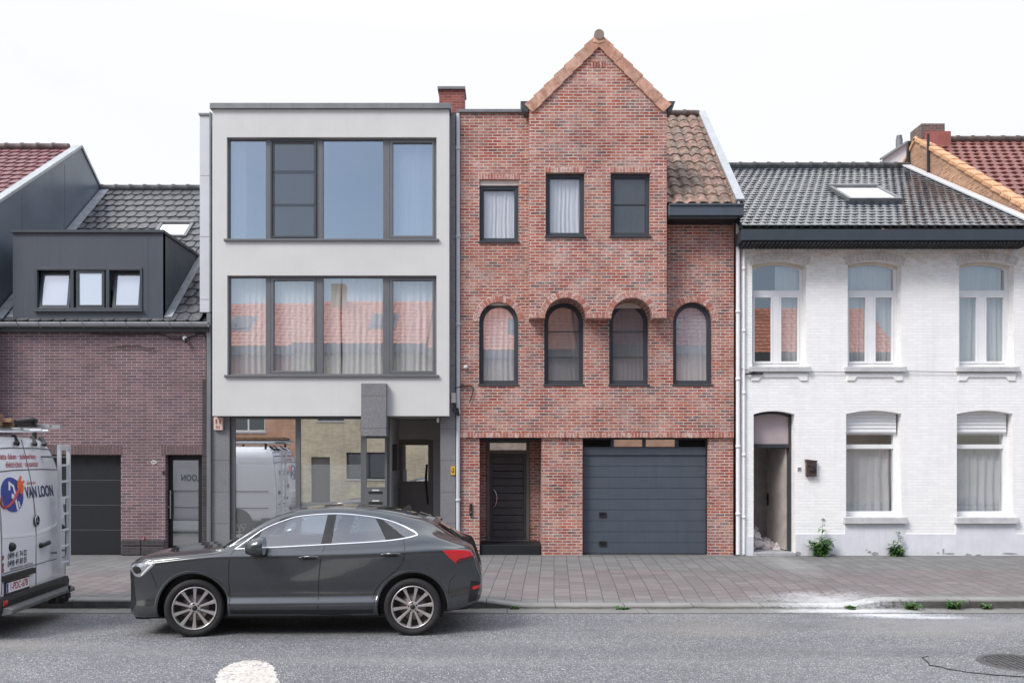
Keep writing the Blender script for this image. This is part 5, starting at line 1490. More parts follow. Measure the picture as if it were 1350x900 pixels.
def leaf(mb, p, d, L, w, rnd, droop=.5):
    """a narrow leaf folded along its midrib, bending down toward the tip"""
    d = Vector(d).normalized(); side = d.cross(Vector((0, 0, 1)))
    if side.length < .05: side = Vector((1, 0, 0))
    side.normalize(); up = side.cross(d).normalized()
    var = rnd.random(); p = Vector(p); n = 5; mid = []; lft = []; rgt = []
    q = p.copy(); dd = d.copy()
    for i in range(n + 1):
        u = i / n; ww = w * math.sin(math.pi * min(1, u * .9 + .06)) * .5
        mid.append(q.copy()); lft.append(q + side * ww + up * ww * .35); rgt.append(q - side * ww + up * ww * .35)
        dd = (dd + Vector((0, 0, -droop / n))).normalized(); q = q + dd * L / n
    for i in range(n):
        mb.face([mid[i], mid[i + 1], lft[i + 1], lft[i]], 0, var, True); mb.face([mid[i], rgt[i], rgt[i + 1], mid[i + 1]], 0, var, True)


def weed(name, x, y, z, label, h, spread, nstem, nleaf, seed, group, L=.11, w=.035, tall=None):
    rnd = random.Random(seed)
    t = thing(name, label, 'weed', (x, y, z), group=group)
    ms, ml = MB(), MB()
    for s in range(nstem):
        a = rnd.uniform(0, 2 * math.pi); lean = rnd.uniform(.05, 1) * spread
        hh = h * rnd.uniform(.35, .8)
        if tall and s == 0: hh, lean = tall, .05
        pts = [(x + lean * math.cos(a) * u ** 1.3, y - abs(lean * math.sin(a)) * u ** 1.3 * .8 - .02, z + hh * u - .04 * lean * u * u) for u in np.linspace(0, 1, 7)]
        ms.tube(pts, [.006 * (1 - .7 * u) + .001 for u in np.linspace(0, 1, 7)], 5)
        for k in range(nleaf):
            u = rnd.uniform(.12, 1) if not (tall and s == 0) else rnd.uniform(.05, 1) 
            i = min(5, int(u * 6)); f = u * 6 - i
            p = Vector(pts[i]).lerp(Vector(pts[i + 1]), f)
            b = rnd.uniform(0, 2 * math.pi)
            LL = L * rnd.uniform(.5, 1.15) * (1.15 - .55 * u)
            leaf(ml, p, (math.cos(b), -.25 + .8 * math.sin(b), rnd.uniform(.0, .7)), LL, w * LL / L * rnd.uniform(.8, 1.3), rnd, rnd.uniform(.3, 1.1))
    ms.build('stem', M['stem'], t, recalc=False); ml.build('leaves', M['leaf'], t, recalc=False)
    return t


weed('weed_plant', PX(1079), FD - .12, G, 'tall green weed at the foot of the white wall beside the open door', .5, .32, 26, 15, 1, 'weeds at the wall', .18, .062, .70)
weed('weed_plant', PX(1179), FD - .10, G, 'smaller weed under the ground-floor window nearest the open door', .36, .22, 20, 14, 2, 'weeds at the wall', .16, .056, .52)
for px, lab, hh, sp_, n, sd in ((1197, 'low spreading weed in the kerb, leftmost of the three at the right', .13, .26, 16, 3), (1256, 'bushy dark weed in the kerb, middle of the three at the right', .17, .18, 16, 4), (1298, 'small sparse weed in the kerb, rightmost of the three', .11, .11, 6, 5),
                            (820, 'tiny weed sprouting at the dropped kerb before the garage door', .05, .12, 5, 6), (678, 'tiny weed in the kerb just right of the grey car', .05, .07, 5, 7), (1119, 'small weed at the end of the dropped kerb beside the white powder', .06, .12, 5, 8)):
    weed('weed_plant', PX(px, KY), KY - .03, .01, lab, hh, sp_, n, 10, sd, 'weeds in the kerb', .09, .035)

# ------------------------------------------------------------------ things fixed to the fronts
def lettering(name, s, x, z, y, size, mat, parent, bold=.0, xs=1.0):
    m = MB(); text_mesh(m, s, lambda u, v: (x + u, y, z + v), size, 0, 'CENTER', bold, xs)
    return m.build(name, M[mat], parent, recalc=False)


# alarm box of the grey house
x0, x1, z0, z1 = PX(283), PX(295), PZ(567), PZ(550)
t = thing('alarm_box', 'pale pink alarm box at the top of the left granite pier', 'alarm box', ((x0 + x1) / 2, FD, z0))
mb = MB(); mb.box(x0, x1, FD - .07, FD - .001, z0, z1); mb.build('case', M['pink_box'], t, bevel=.012)
mb = MB()
for a in (.3, .7):
    xx = x0 + (x1 - x0) * a; mb.box(xx - .014, xx + .014, FD - .076, FD - .071, z0 + .13, z1 - .04)
for i in range(3): mb.box(x0 + .05 + i * .03, x0 + .062 + i * .03, FD - .076, FD - .071, z0 + .04, z0 + .09)
mb.build('red_mark', M['red_paint'], t)
x0, x1, z0, z1 = PX(594.5), PX(600), PZ(625.5), PZ(614.5)
t = thing('hydrant_sign', 'small yellow sign with black figures on the right granite pier', 'sign', ((x0 + x1) / 2, FD, z0))
mb = MB(); mb.box(x0, x1, FD - .025, FD - .0005, z0, z1); mb.build('plate', M['yellow_sign'], t)
mb = MB(); xc = (x0 + x1) / 2
for a, b, c, d_ in ((-.025, .025, .04, .055), (-.025, -.012, .055, .10), (.008, .022, .06, .12), (-.02, .02, .125, .137)): mb.box(xc + a, xc + b, FD - .029, FD - .0255, z0 + c, z0 + d_)
mb.build('black_figures', M['dark_ink'], t)
t = thing('porch_lamp', 'small white lamp hanging under the corner of the grey house porch', 'lamp', (PX(577.5), FD, PZ(557)))
mb = MB(); mb.lathe([(.0, -.09), (.022, -.085), (.03, -.03), (.025, 0), (0, 0)], (PX(577.5), FD - .04, PZ(551)), 'z', 12); mb.build('shade', M['white_box'], t)
mb = MB(); mb.box(PX(577.5) - .012, PX(577.5) + .012, FD - .05, FD + .0, PZ(551), PZ(548.6)); mb.build('bracket', M['zinc'], t)
# cable box on the seam between the grey and red houses
t = thing('junction_box', 'beige cable junction box beside the downpipe between the grey and red houses', 'junction box', (PX(598), FD, PZ(531)))
mb = MB(); mb.box(PX(595), PX(601), FD - .07, FD - .013, PZ(531), PZ(518)); mb.build('case', M['shutter_box'], t, bevel=.008)
mb = MB(); mb.tube([(PX(598), FD - .05, PZ(531)), (PX(599.5), FD - .07, PZ(536)), (PX(597), FD - .08, PZ(541)), (PX(602), FD - .08, PZ(545)), (PX(604), FD - .07, PZ(538))], .016, 7); mb.tube([(PX(603), FD - .06, PZ(538)), (PX(604.5), FD - .08, PZ(548))], .03, 8); mb.build('cable_loop', M['cable'], t)
# overhead service cable on the red wall and its insulator
t = thing('insulator', 'small white ceramic cable insulator on the red brick wall', 'insulator', (PX(614), FD, PZ(484)))
mb = MB(); mb.lathe([(0, -.075), (.03, -.07), (.045, -.045), (.03, -.025), (.04, 0)], (PX(614), FD, PZ(484)), 'y', 14); mb.build('knob', M['white_box'], t)


def cable(pts, label, r=.011, y=None, mat='cable'):
    m = MB(); P = [Vector((PX(px), FD - .035 if y is None else y, PZ(py))) for px, py in pts]
    # smooth
    out = []
    for i in range(len(P) - 1):
        a, b, c, d_ = P[max(0, i - 1)], P[i], P[i + 1], P[min(len(P) - 1, i + 2)]
        for k in range(6):
            u = k / 6
            out.append(.5 * ((2 * b) + (c - a) * u + (2 * a - 5 * b + 4 * c - d_) * u * u + (3 * b - a - 3 * c + d_) * u ** 3))
    out.append(P[-1]); m.tube(out, r, 6)
    return tag(m.build('cable', M[mat]), label, 'cable')


cable([(600, 512), (610, 509), (621, 509), (624, 513), (622, 522), (619, 530)], 'short black cable hooked over the red brick wall under the leftmost arched window')
cable([(120, 440), (160, 441), (200, 440.5), (218, 442), (226, 446), (238, 446), (246, 446), (256, 443), (266, 440), (271, 443), (273, 452), (273, 500), (273, 560)], 'black cable under the gutter of the purple house, running down its right corner')
cable([(140, 459), (160, 457), (185, 457), (197, 460), (205, 460)], 'loose reddish cable sagging across the purple brick wall', .008)
cable([(972, 485), (1000, 489.8), (1066, 490), (1120, 490.5), (1190, 489.5), (1260, 490.5), (1345, 490)], 'thin grey cable running along the white house below the upper sills', .007, FD - .045, 'zinc_dark')
t = thing('wall_lamp', 'small white and black outdoor lamp under the gutter of the purple house', 'lamp', (PX(245), FD, PZ(448)))
mb = MB(); mb.lathe([(.045, 0), (.045, -.05), (.03, -.06), (0, -.06)], (PX(244.5), FD, PZ(446)), 'y', 14); mb.build('base', M['white_box'], t)
mb = MB(); mb.bar((PX(246), FD - .05, PZ(447)), (PX(248), FD - .12, PZ(452)), .05, .05); mb.build('sensor_head', M['black_plastic'], t)
t = thing('house_number', 'white oval house number plate between the garage and door of the purple house', 'house number', (PX(203), FD, PZ(611)))
mb = MB(); q = [(PX(203.2) + .055 * math.cos(a), PZ(609) + .038 * math.sin(a)) for a in np.linspace(0, 2 * math.pi, 25)[:-1]]; mb.prism(q, FD - .012, FD - .0005); mb.build('plate', M['white_box'], t)
mb = MB()
for a in (-.028, .0, .026): mb.box(PX(203.2) + a - .007, PX(203.2) + a + .007, FD - .015, FD - .0125, PZ(609) - .018, PZ(609) + .018)
mb.build('digits', M['dark_ink'], t)
t = thing('doorbell', 'small black doorbell at the left side of the purple house front door', 'doorbell', (PX(215.3), FD, PZ(623)))
mb = MB(); mb.box(PX(214), PX(216.6), FD - .03, FD - .0005, PZ(624.5), PZ(620.5)); mb.build('case', M['black_plastic'], t, bevel=.006)
mb = MB(); mb.box(PX(214.9), PX(215.7), FD - .034, FD - .0305, PZ(623.2), PZ(622.2)); mb.build('button', M['steel'], t)
t = thing('house_number', 'small white number plate right of the open door', 'house number', (PX(1053.5), FD, PZ(621)))
mb = MB(); mb.box(PX(1050.8), PX(1056.2), FD - .014, FD - .0005, PZ(620.5), PZ(615.5)); mb.build('plate', M['white_box'], t)
mb = MB()
for a in (-.02, .0, .022): mb.box(PX(1053.5) + a - .006, PX(1053.5) + a + .006, FD - .017, FD - .0145, PZ(620), PZ(616))
mb.build('digits', M['dark_ink'], t)
x0, x1, z0, z1 = PX(1061.5), PX(1075), PZ(627.5), PZ(605)
t = thing('letterbox', 'brown metal letterbox on the white wall right of the open door', 'letterbox', ((x0 + x1) / 2, FD, z0))
mb = MB(); mb.box(x0, x1, FD - .09, FD - .0005, z0, z1 - .03); mb.prism([(x0 - .012, z1 - .055), (x1 + .012, z1 - .055), (x1 + .012, z1 - .028), (x0 - .012, z1)], FD - .10, FD - .0004); mb.build('case', M['letterbox'], t, bevel=.008)
mb = MB(); mb.box(x0 + .03, x0 + .085, FD - .097, FD - .0905, z1 - .16, z1 - .12); mb.tube([(x1 - .075, FD - .1, z0 + .09), (x1 - .05, FD - .11, z0 + .16), (x1 - .07, FD - .1, z0 + .2)], .018, 7); mb.bar((x0 + .07, FD - .1, z0 + .1), (x1 - .03, FD - .1, z0 + .13), .04, .03); mb.build('ornament', M['black_plastic'], t)
t = thing('wall_bracket', 'black iron bracket below the sill of the upper window above the open door', 'bracket', (PX(993), FD, PZ(493)))
mb = MB(); mb.bar((PX(982), FD - .06, PZ(493.5)), (PX(1005), FD - .06, PZ(492.5)), .03, .03); mb.box(PX(992), PX(994), FD - .06, FD - .001, PZ(494), PZ(490)); mb.build('iron_bar', M['black_plastic'], t)
t = thing('doorbell', 'black intercom on the red brick pier left of the recessed front door', 'intercom', (PX(620.5), FD, PZ(676)))
mb = MB(); mb.box(PX(618.8), PX(622.6), FD + .01, FD + .049, PZ(680), PZ(664)); mb.build('case', M['black_plastic'], t, bevel=.006)
mb = MB(); mb.box(PX(620), PX(621.4), FD + .004, FD + .0095, PZ(676), PZ(673.5)); mb.build('button', M['steel'], t)
t = thing('red_candle', 'small red cone standing on the plinth ledge of the purple house', 'ornament', (PX(190), FD - .02, PZ(710)))
mb = MB(); mb.lathe([(.03, 0), (.022, .03), (.008, .06), (0, .08)], (PX(190), FD - .016, PZ(710.8)), 'z', 10); mb.build('cone', M['red_ink'], t)

# ------------------------------------------------------------------ rubble in the open doorway
rnd = random.Random(15)
t = thing('rubble_heap', 'heap of broken plaster and stones in the hallway behind the open front door', 'rubble', (PX(1010, 19.8), 19.8, G + .06))
mb = MB()
for i in range(230):
    x = rnd.uniform(dd[0] - .05, dd[1] - .15); y_ = FD + rnd.uniform(.6, 1.8)
    top = max(.03, (.12 + .85 * max(0, 1 - abs(x - dd[0]) / .5)) * min(1, (y_ - FD - .45) / .7))
    s = rnd.uniform(.03, .11); c = Vector((x, y_, G + .06 + rnd.random() * top + .01))
    m_ = Matrix.Rotation(rnd.uniform(0, 6), 3, Vector((rnd.random(), rnd.random(), rnd.random() + .1)).normalized())
    v = [c + m_ @ Vector((sx_ * s * rnd.uniform(.6, 1.1), sy_ * s * rnd.uniform(.5, 1), sz_ * s * rnd.uniform(.3, .6))) for sz_ in (-1, 1) for sy_ in (-1, 1) for sx_ in (-1, 1)]
    mb.idx(v, [(0, 2, 3, 1), (4, 5, 7, 6), (0, 1, 5, 4), (2, 6, 7, 3), (0, 4, 6, 2), (1, 3, 7, 5)], 0, rnd.random())
for (x, y_, z_, w, h, a) in ((dd[0] + .10, FD + 1.2, .45, .32, .75, .25), (dd[0] + .34, FD + 1.75, .5, .3, .8, -.2), (dd[0] + .2, FD + 1.55, .3, .35, .5, .5)):
    q = [(-w / 2, -h / 2), (w / 2 * .7, -h / 2), (w / 2, -h * .1), (w * .25, h * .2), (w * .1, h / 2), (-w * .3, h * .35), (-w / 2, h * .05)]
    q = [(x + p_ * math.cos(a) - r_ * math.sin(a), G + .06 + z_ + p_ * math.sin(a) + r_ * math.cos(a)) for p_, r_ in q]
    mb.prism(q, y_, y_ + .03)
tag(mb.build('broken_plaster', M['plaster'], t), kind='stuff')
t = thing('wooden_batten', 'pale upright batten left standing in the gutted hallway', 'batten', (PX(1013, 20), 20, G + .06))
mb = MB(); rnd = random.Random(2); pts = [(PX(1013, 20) + rnd.uniform(-.012, .012), 20 + .0, G + .06 + u * 2.1) for u in np.linspace(0, 1, 12)]
mb.tube(pts, [rnd.uniform(.018, .032) for _ in pts], 6); mb.build('stick', M['plaster'], t)


# ================================================================== HOUSES ACROSS THE STREET (seen mirrored in the windows)
def opposite(x0, x1, mat, roofmat, eave, ridge, label, holes, doors, framemat='white_pvc', gutter='zinc_dark', name='terraced_house', dormer=False):
    y = -4.0
    h = thing(name, label, 'house', ((x0 + x1) / 2, y, .1))
    polys = [rect(*q) for q in holes] + [rect(*q) for q in doors]
    m = MB(); m.wall(rect(x0, x1, .05, eave), polys, y, y - .25); m.box(x0, x0 + .2, y - 7, y - .26, .05, eave); m.box(x1 - .2, x1, y - 7, y - .26, .05, eave); m.build('wall', M[mat], h)
    for q in holes:
        m = MB(); m.ring(rect(*q), rect(q[0] + .07, q[1] - .07, q[2] + .07, q[3] - .07), y - .14, y - .2)
        cx_ = (q[0] + q[1]) / 2; m.box(cx_ - .035, cx_ + .035, y - .2, y - .14, q[2] + .071, q[3] - .071)
        w = m.build('window', M[framemat], h)
        m = MB(); m.sheet(rect(q[0] + .06, q[1] - .06, q[2] + .06, q[3] - .06), y - .17); m.build('pane', M['opp_glass'], w)
        m = MB(); m.box(q[0] - .06, q[1] + .06, y - .1, y + .06, q[2] - .07, q[2] - .002); m.build('sill', M['bluestone'], w)
    for q in doors:
        m = MB(); m.box(q[0] + .02, q[1] - .02, y - .2, y - .14, q[2], q[3] - .02)
        n = 5
        for i in range(1, n): m.box(q[0] + .05, q[1] - .05, y - .139, y - .133, q[2] + (q[3] - q[2]) * i / n - .008, q[2] + (q[3] - q[2]) * i / n + .008, 0)
        m.build('door' if q[1] - q[0] < 1.5 else 'garage_door', M['door_brown'], h)
    m = MB()
    tile_roof(m, x0, x1, (y + .3, eave), (y - 4.0, ridge), .3, .4, .02, .03, 0, False, 4, 'pan', seed=int(abs(x0 * 7)))
    m.build('roof', M[roofmat], h)
    m = MB(); m.face([(x0, y - 8, eave), (x1, y - 8, eave), (x1, y - 4, ridge), (x0, y - 4, ridge)]); m.build('roof_back', M[roofmat], h)
    xm = x0 + (x1 - x0) * .55; sl_ = lambda f, h: (y + .3 - 4.3 * f, eave + (ridge - eave) * f + h)
    m = MB(); m.idx([(xx, *sl_(f, .09)) for f in (.35, .62) for xx in (xm, xm + 1.0)], [(0, 1, 3, 2)]); m.idx([(xx, *sl_(f, .05)) for f in (.31, .66) for xx in (xm - .12, xm + 1.12)], [(0, 1, 3, 2)], 1); m.build('skylight', [M['opp_glass'], M['zinc_dark']], h)
    m = MB(); m.box(x0 + 1.0, x0 + 1.7, y - 4.1, y - 3.5, ridge - .5, ridge + .8); m.build('chimney', M[mat], h)
    m = MB(); m.box(x0, x1, y + .02, y + .38, eave - .40, eave - .02); m.build('gutter_box', M[gutter], h)
    return h


M['opp_glass'] = (lambda t: (t.set(Base_Color=(.06, .07, .08, 1), Roughness=.08, Specular_IOR_Level=.8), t.mat)[1])(NT('dark_window_glass'))
opposite(-17, -9.6, 'orange_brick', 'tile_orange', 7.1, 9.7, 'orange brick house with a garage, mirrored in the left shop pane of the grey house',
         [(-12.6, -11.0, 3.3, 4.9), (-15.6, -14.2, 3.3, 4.9)], [(-11.6, -9.9, .1, 2.6), (-15.5, -13.0, .1, 2.4)])
opposite(-9.58, -3.6, 'yellow_brick', 'tile_orange', 7.2, 9.8, 'yellow brick house mirrored in the right shop pane of the grey house',
         [(-7.3, -5.2, 1.15, 2.35), (-8.6, -7.4, 3.8, 5.3), (-6.2, -5.0, 3.8, 5.3)], [(-8.9, -8.05, .1, 2.15)], 'alu_dark')
opposite(-3.58, 3.2, 'brown_brick', 'tile_orange', 7.0, 9.7, 'brown brick house with an orange roof, mirrored in the arched windows',
         [(-2.6, -1.3, 3.6, 5.2), (.2, 1.5, 3.6, 5.2), (.3, 2.3, 1.0, 2.4)], [(-2.2, -1.25, .1, 2.25)])
opposite(3.22, 10.2, 'orange_brick', 'tile_red', 7.2, 10.1, 'orange brick house with a dark red roof, mirrored in the windows above the open door',
         [(4.2, 5.5, 3.6, 5.2), (7.0, 8.3, 3.6, 5.2), (6.6, 8.6, .95, 2.4)], [(4.4, 5.35, .1, 2.25)])
opposite(10.22, 18, 'brown_brick', 'tile_orange', 6.9, 9.6, 'brown brick house with white window frames, mirrored in the right ground-floor windows',
         [(11.0, 12.4, 3.5, 5.1), (14, 15.3, 3.5, 5.1), (11.2, 13.2, .95, 2.4)], [(14.4, 15.3, .1, 2.25)])
# ================================================================== VEHICLES
def carpaint(name, col, metal=0.55, rough=0.33, coat=1.0):
    t = NT(name)
    o = t.obj()
    fl = t.noise(o, 900, 2, .5)
    c = t.mix(tuple(x * .82 for x in col), tuple(min(1, x * 1.2) for x in col), fl)
    sp = t.add('ShaderNodeSeparateXYZ'); t.link(o, sp.inputs[0])
    dust = t.math('MULTIPLY', t.ramp(t.math('SUBTRACT', .75, sp.outputs[2]), [(0.0, 0.0), (.55, 0.6)]), t.ramp(t.noise(o, 3.5, 6, .65), [(.3, .2), (.7, 1.0)]))
    c = t.mix(c, (.20, .19, .18), t.math('MULTIPLY', dust, .16))
    t.set(Base_Color=c, Metallic=metal, Roughness=rough, Coat_Weight=coat, Coat_Roughness=t.math('ADD', t.math('MULTIPLY', dust, .3), .025))
    return t.mat


M['car_paint'] = carpaint('dark_grey_metallic_paint', (0.052, 0.059, 0.066), .5, .17)
M['van_paint'] = carpaint('white_van_paint', (0.72, 0.74, 0.78), 0.0, .4, .6)
M['chrome'] = paint('satin_chrome', (.75, .76, .77), .16, 1.0, var=.03)
M['tyre'] = paint('tyre_rubber', (.017, .017, .018), .8, var=.25, scale=9, bump=.2)
M['rim'] = paint('silver_alloy', (.56, .53, .52), .32, .75, var=.05)
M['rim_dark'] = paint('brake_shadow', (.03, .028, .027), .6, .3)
M['disc'] = paint('brake_disc', (.20, .17, .16), .45, .8, var=.2)
M['car_glass'] = glass('car_window_glass', .17, (.70, .76, .80), .0)
M['dark_glass'] = (lambda t: (t.set(Base_Color=(.012, .014, .017, 1), Roughness=.03, Specular_IOR_Level=.9, Coat_Weight=1.0, Coat_Roughness=.01), t.mat)[1])(NT('tinted_glass'))
M['cabin'] = paint('dark_cabin', (.035, .036, .038), .8)
M['seat'] = paint('dark_seat', (.05, .05, .053), .7)
M['lamp_red'] = (lambda t: (t.set(Base_Color=(.55, .012, .018, 1), Roughness=.10, Coat_Weight=1.0), t.mat)[1])(NT('red_lamp_lens'))
M['lamp_dark'] = (lambda t: (t.set(Base_Color=(.10, .004, .006, 1), Roughness=.12, Coat_Weight=1.0), t.mat)[1])(NT('dark_red_lamp_lens'))
M['lamp_clear'] = (lambda t: (t.set(Base_Color=(.42, .44, .47, 1), Roughness=.14, Coat_Weight=1.0, Metallic=.6), t.mat)[1])(NT('headlamp_lens'))


def catmull(P, sub):
    """smooth a list of numpy rows"""
    out = []
    n = len(P)
    for i in range(n - 1):
        a, b, c, d = P[max(0, i - 1)], P[i], P[i + 1], P[min(n - 1, i + 2)]
        for k in range(sub):
            u = k / sub
            out.append(.5 * ((2 * b) + (c - a) * u + (2 * a - 5 * b + 4 * c - d) * u * u + (3 * b - a - 3 * c + d) * u ** 3))
    out.append(P[-1]); return out


def loft(stations, sx=5, sr=4):
    """stations: list of rings (list of (x, y, z) from bottom centre to top centre, y >= 0)"""
    rows = [np.array(s, dtype=float) for s in stations]
    rows = [np.array(catmull(list(r), sr)) for r in rows]
    rows = catmull(rows, sx)
    return np.array(rows)


# --- grey coupe-style SUV. local frame: x from the front axle toward the tail, y across (near side negative), z up
ST = [  # x, bottom, halfwidth, shoulder z, belt z, belt hw, roof-edge z, roof-edge hw, top z
    (-.905, .40, .56, .70, .77, .53, .80, .46, .83), (-.892, .27, .70, .78, .845, .66, .87, .56, .89), (-.83, .225, .81, .845, .895, .765, .92, .63, .938),
    (-.66, .215, .886, .895, .938, .835, .968, .69, .988), (-.40, .22, .912, .92, .965, .865, .995, .71, 1.015), (0, .22, .92, .965, 1.000, .872, 1.03, .73, 1.05),
    (.26, .22, .918, .985, 1.028, .866, 1.06, .76, 1.085), (.42, .22, .917, .99, 1.06, .858, 1.115, .79, 1.13), (.62, .22, .916, .992, 1.072, .852, 1.255, .735, 1.265),
    (.88, .22, .916, .995, 1.082, .848, 1.405, .665, 1.425), (1.18, .22, .916, 1.0, 1.096, .845, 1.498, .615, 1.53), (1.55, .22, .918, 1.005, 1.112, .843, 1.525, .595, 1.572),
    (1.95, .22, .922, 1.015, 1.13, .84, 1.512, .585, 1.565), (2.32, .225, .926, 1.03, 1.152, .832, 1.462, .575, 1.525), (2.62, .23, .926, 1.045, 1.185, .815, 1.395, .570, 1.465),
    (2.88, .24, .918, 1.06, 1.20, .790, 1.325, .572, 1.395), (3.08, .26, .904, 1.065, 1.160, .772, 1.215, .585, 1.262), (3.26, .30, .886, 1.06, 1.112, .765, 1.138, .61, 1.16),
    (3.37, .33, .870, 1.05, 1.085, .755, 1.10, .64, 1.115), (3.425, .36, .855, 1.00, 1.04, .745, 1.055, .65, 1.07), (3.475, .38, .838, .84, .90, .75, .915, .65, .93), (3.515, .42, .80, .74, .79, .71, .80, .60, .815), (3.54, .50, .72, .68, .72, .62, .735, .50, .75)]


def ring_of(s):
    x, zb, w, sh, zbl, wb, zre, wre, zt = s
    if x < -.4: x = -.4 + (x + .4) * .86
    hgt = sh - zb
    c = max(0, min(1, (x + .2) / .6)) * max(0, min(1, (2.9 - x) / .6))   # door crease, fading out toward the bumpers
    return [(x, 0, zb), (x, -.6 * w, zb), (x, -.90 * w, zb + .015), (x, -.968 * w, zb + .10 * hgt), (x, -(.984 + .014 * c) * w, zb + .23 * hgt), (x, -(.97 - .034 * c) * w, zb + .36 * hgt),
            (x, -.972 * w, zb + .60 * hgt), (x, -.996 * w, zb + .86 * hgt), (x, -1.0 * w, sh - .012), (x, -(.55 * w + .45 * wb), sh + .35 * (zbl - sh)), (x, -wb, zbl),
            (x, -(wb * .42 + wre * .58), zbl + (zre - zbl) * .55), (x, -wre, zre), (x, -.86 * wre, zre + (zt - zre) * .62), (x, -.45 * wre, zt - .006), (x, 0, zt)]


GRID = loft([ring_of(s) for s in ST], 6, 4)
NS, NR = GRID.shape[:2]
GX = GRID[:, :, 0].mean(axis=1)


def W(x, z, side=-1):
    """half width of the body at (x, z); returned with the sign of the side"""
    x = min(max(x, GX[0]), GX[-1])
    i = min(NS - 2, max(0, int(np.searchsorted(GX, x)) - 1)); f = (x - GX[i]) / max(1e-6, GX[i + 1] - GX[i])
    r = GRID[i] * (1 - f) + GRID[i + 1] * f
    k0 = 2 * 4; zs = r[k0:, 2]; ysv = -r[k0:, 1]
    j = int(np.searchsorted(zs, z)); j = min(len(zs) - 1, max(1, j))
    g = (z - zs[j - 1]) / max(1e-6, zs[j] - zs[j - 1])
    return side * (ysv[j - 1] * (1 - g) + ysv[j] * g)


def on_side(mb, poly, off, side=-1, m=0, step=.05, sm=True):
    """lay a polygon given in (x, z) onto the flank of the body, off metres outside it"""
    bm_ = bmesh.new()
    vs = [bm_.verts.new((x, 0, z)) for x, z in poly]
    bm_.faces.new(vs)
    bmesh.ops.triangulate(bm_, faces=bm_.faces[:])
    x0_, x1_ = min(p[0] for p in poly), max(p[0] for p in poly)
    z0_, z1_ = min(p[1] for p in poly), max(p[1] for p in poly)
    for k in range(1, int((x1_ - x0_) / step) + 1):
        bmesh.ops.bisect_plane(bm_, geom=bm_.verts[:] + bm_.edges[:] + bm_.faces[:], plane_co=(x0_ + k * step, 0, 0), plane_no=(1, 0, 0))
    for k in range(1, int((z1_ - z0_) / step) + 1):
        bmesh.ops.bisect_plane(bm_, geom=bm_.verts[:] + bm_.edges[:] + bm_.faces[:], plane_co=(0, 0, z0_ + k * step), plane_no=(0, 0, 1))
    bm_.verts.index_update()
    mb.idx([(v.co.x, W(v.co.x, v.co.z, side) + side * off, v.co.z) for v in bm_.verts], [tuple(v.index for v in f.verts) for f in bm_.faces], m, .5, sm)
    bm_.free()


def strip(mb, pts, w, off, side=-1, m=0, closed=False, dens=.03, h=0.0):
    """a thin raised band along a line given in (x, z) on the flank"""
    P = []
    n = len(pts)
    for i in range(n if closed else n - 1):
        a, b = np.array(pts[i]), np.array(pts[(i + 1) % n])
        k = max(1, int(np.linalg.norm(b - a) / dens))
        for j in range(k): P.append(a + (b - a) * j / k)
    P.append(np.array(pts[0] if closed else pts[-1]))
    v = []
    for i, p in enumerate(P):
        a = P[i - 1] if i else (P[-2] if closed else P[0]); b = P[i + 1] if i + 1 < len(P) else (P[1] if closed else P[-1])
        t = b - a; t = t / max(1e-9, np.linalg.norm(t)); nn = np.array([-t[1], t[0]]) * w / 2
        for q, o in ((p - nn, off), (p, off + h), (p + nn, off)):
            v.append((q[0], W(q[0], q[1], side) + side * o, q[1]))
    f = []
    for i in range(len(P) - 1): f += [(3 * i, 3 * i + 1, 3 * i + 4, 3 * i + 3), (3 * i + 1, 3 * i + 2, 3 * i + 5, 3 * i + 4)]
    mb.idx(v, f, m, .5, True)


def smooth2(pts, sub=5, closed=False):
    P = [np.array(p, dtype=float) for p in pts]
    if closed:
        n = len(P); out = []
        for i in range(n):
            a, b, c, d = P[i - 1], P[i], P[(i + 1) % n], P[(i + 2) % n]
            for k in range(sub):
                u = k / sub
                out.append(tuple(.5 * ((2 * b) + (c - a) * u + (2 * a - 5 * b + 4 * c - d) * u * u + (3 * b - a - 3 * c + d) * u ** 3)))
        return out
    return [tuple(p) for p in catmull(P, sub)]


car = thing('parked_car', 'dark grey coupe-style SUV parked at the kerb facing left', 'car', (-3.87, 11.955, 0), R(2.0))
# body shell, cut for the wheels and the side windows
mb = MB(); v = []
for i in range(NS): v += [tuple(p) for p in GRID[i]]
f = [(i * NR + k, i * NR + k + 1, (i + 1) * NR + k + 1, (i + 1) * NR + k) for i in range(NS - 1) for k in range(NR - 1)]
mb.idx(v, f, 0, .5, True)
v2 = [(x, -y, z) for x, y, z in v]
mb.idx(v2, [q[::-1] for q in f], 0, .5, True)
for i in (0, NS - 1):
    mb.face([tuple(p) for p in GRID[i]] + [(p[0], -p[1], p[2]) for p in GRID[i][::-1][1:-1]])
body = mb.build('body', [M['car_paint'], M['cabin'], M['black_plastic']], car, local=True)
bm = bmesh.new(); bm.from_mesh(body.data); bmesh.ops.remove_doubles(bm, verts=bm.verts, dist=.0006); bmesh.ops.recalc_face_normals(bm, faces=bm.faces); bm.to_mesh(body.data); bm.free()

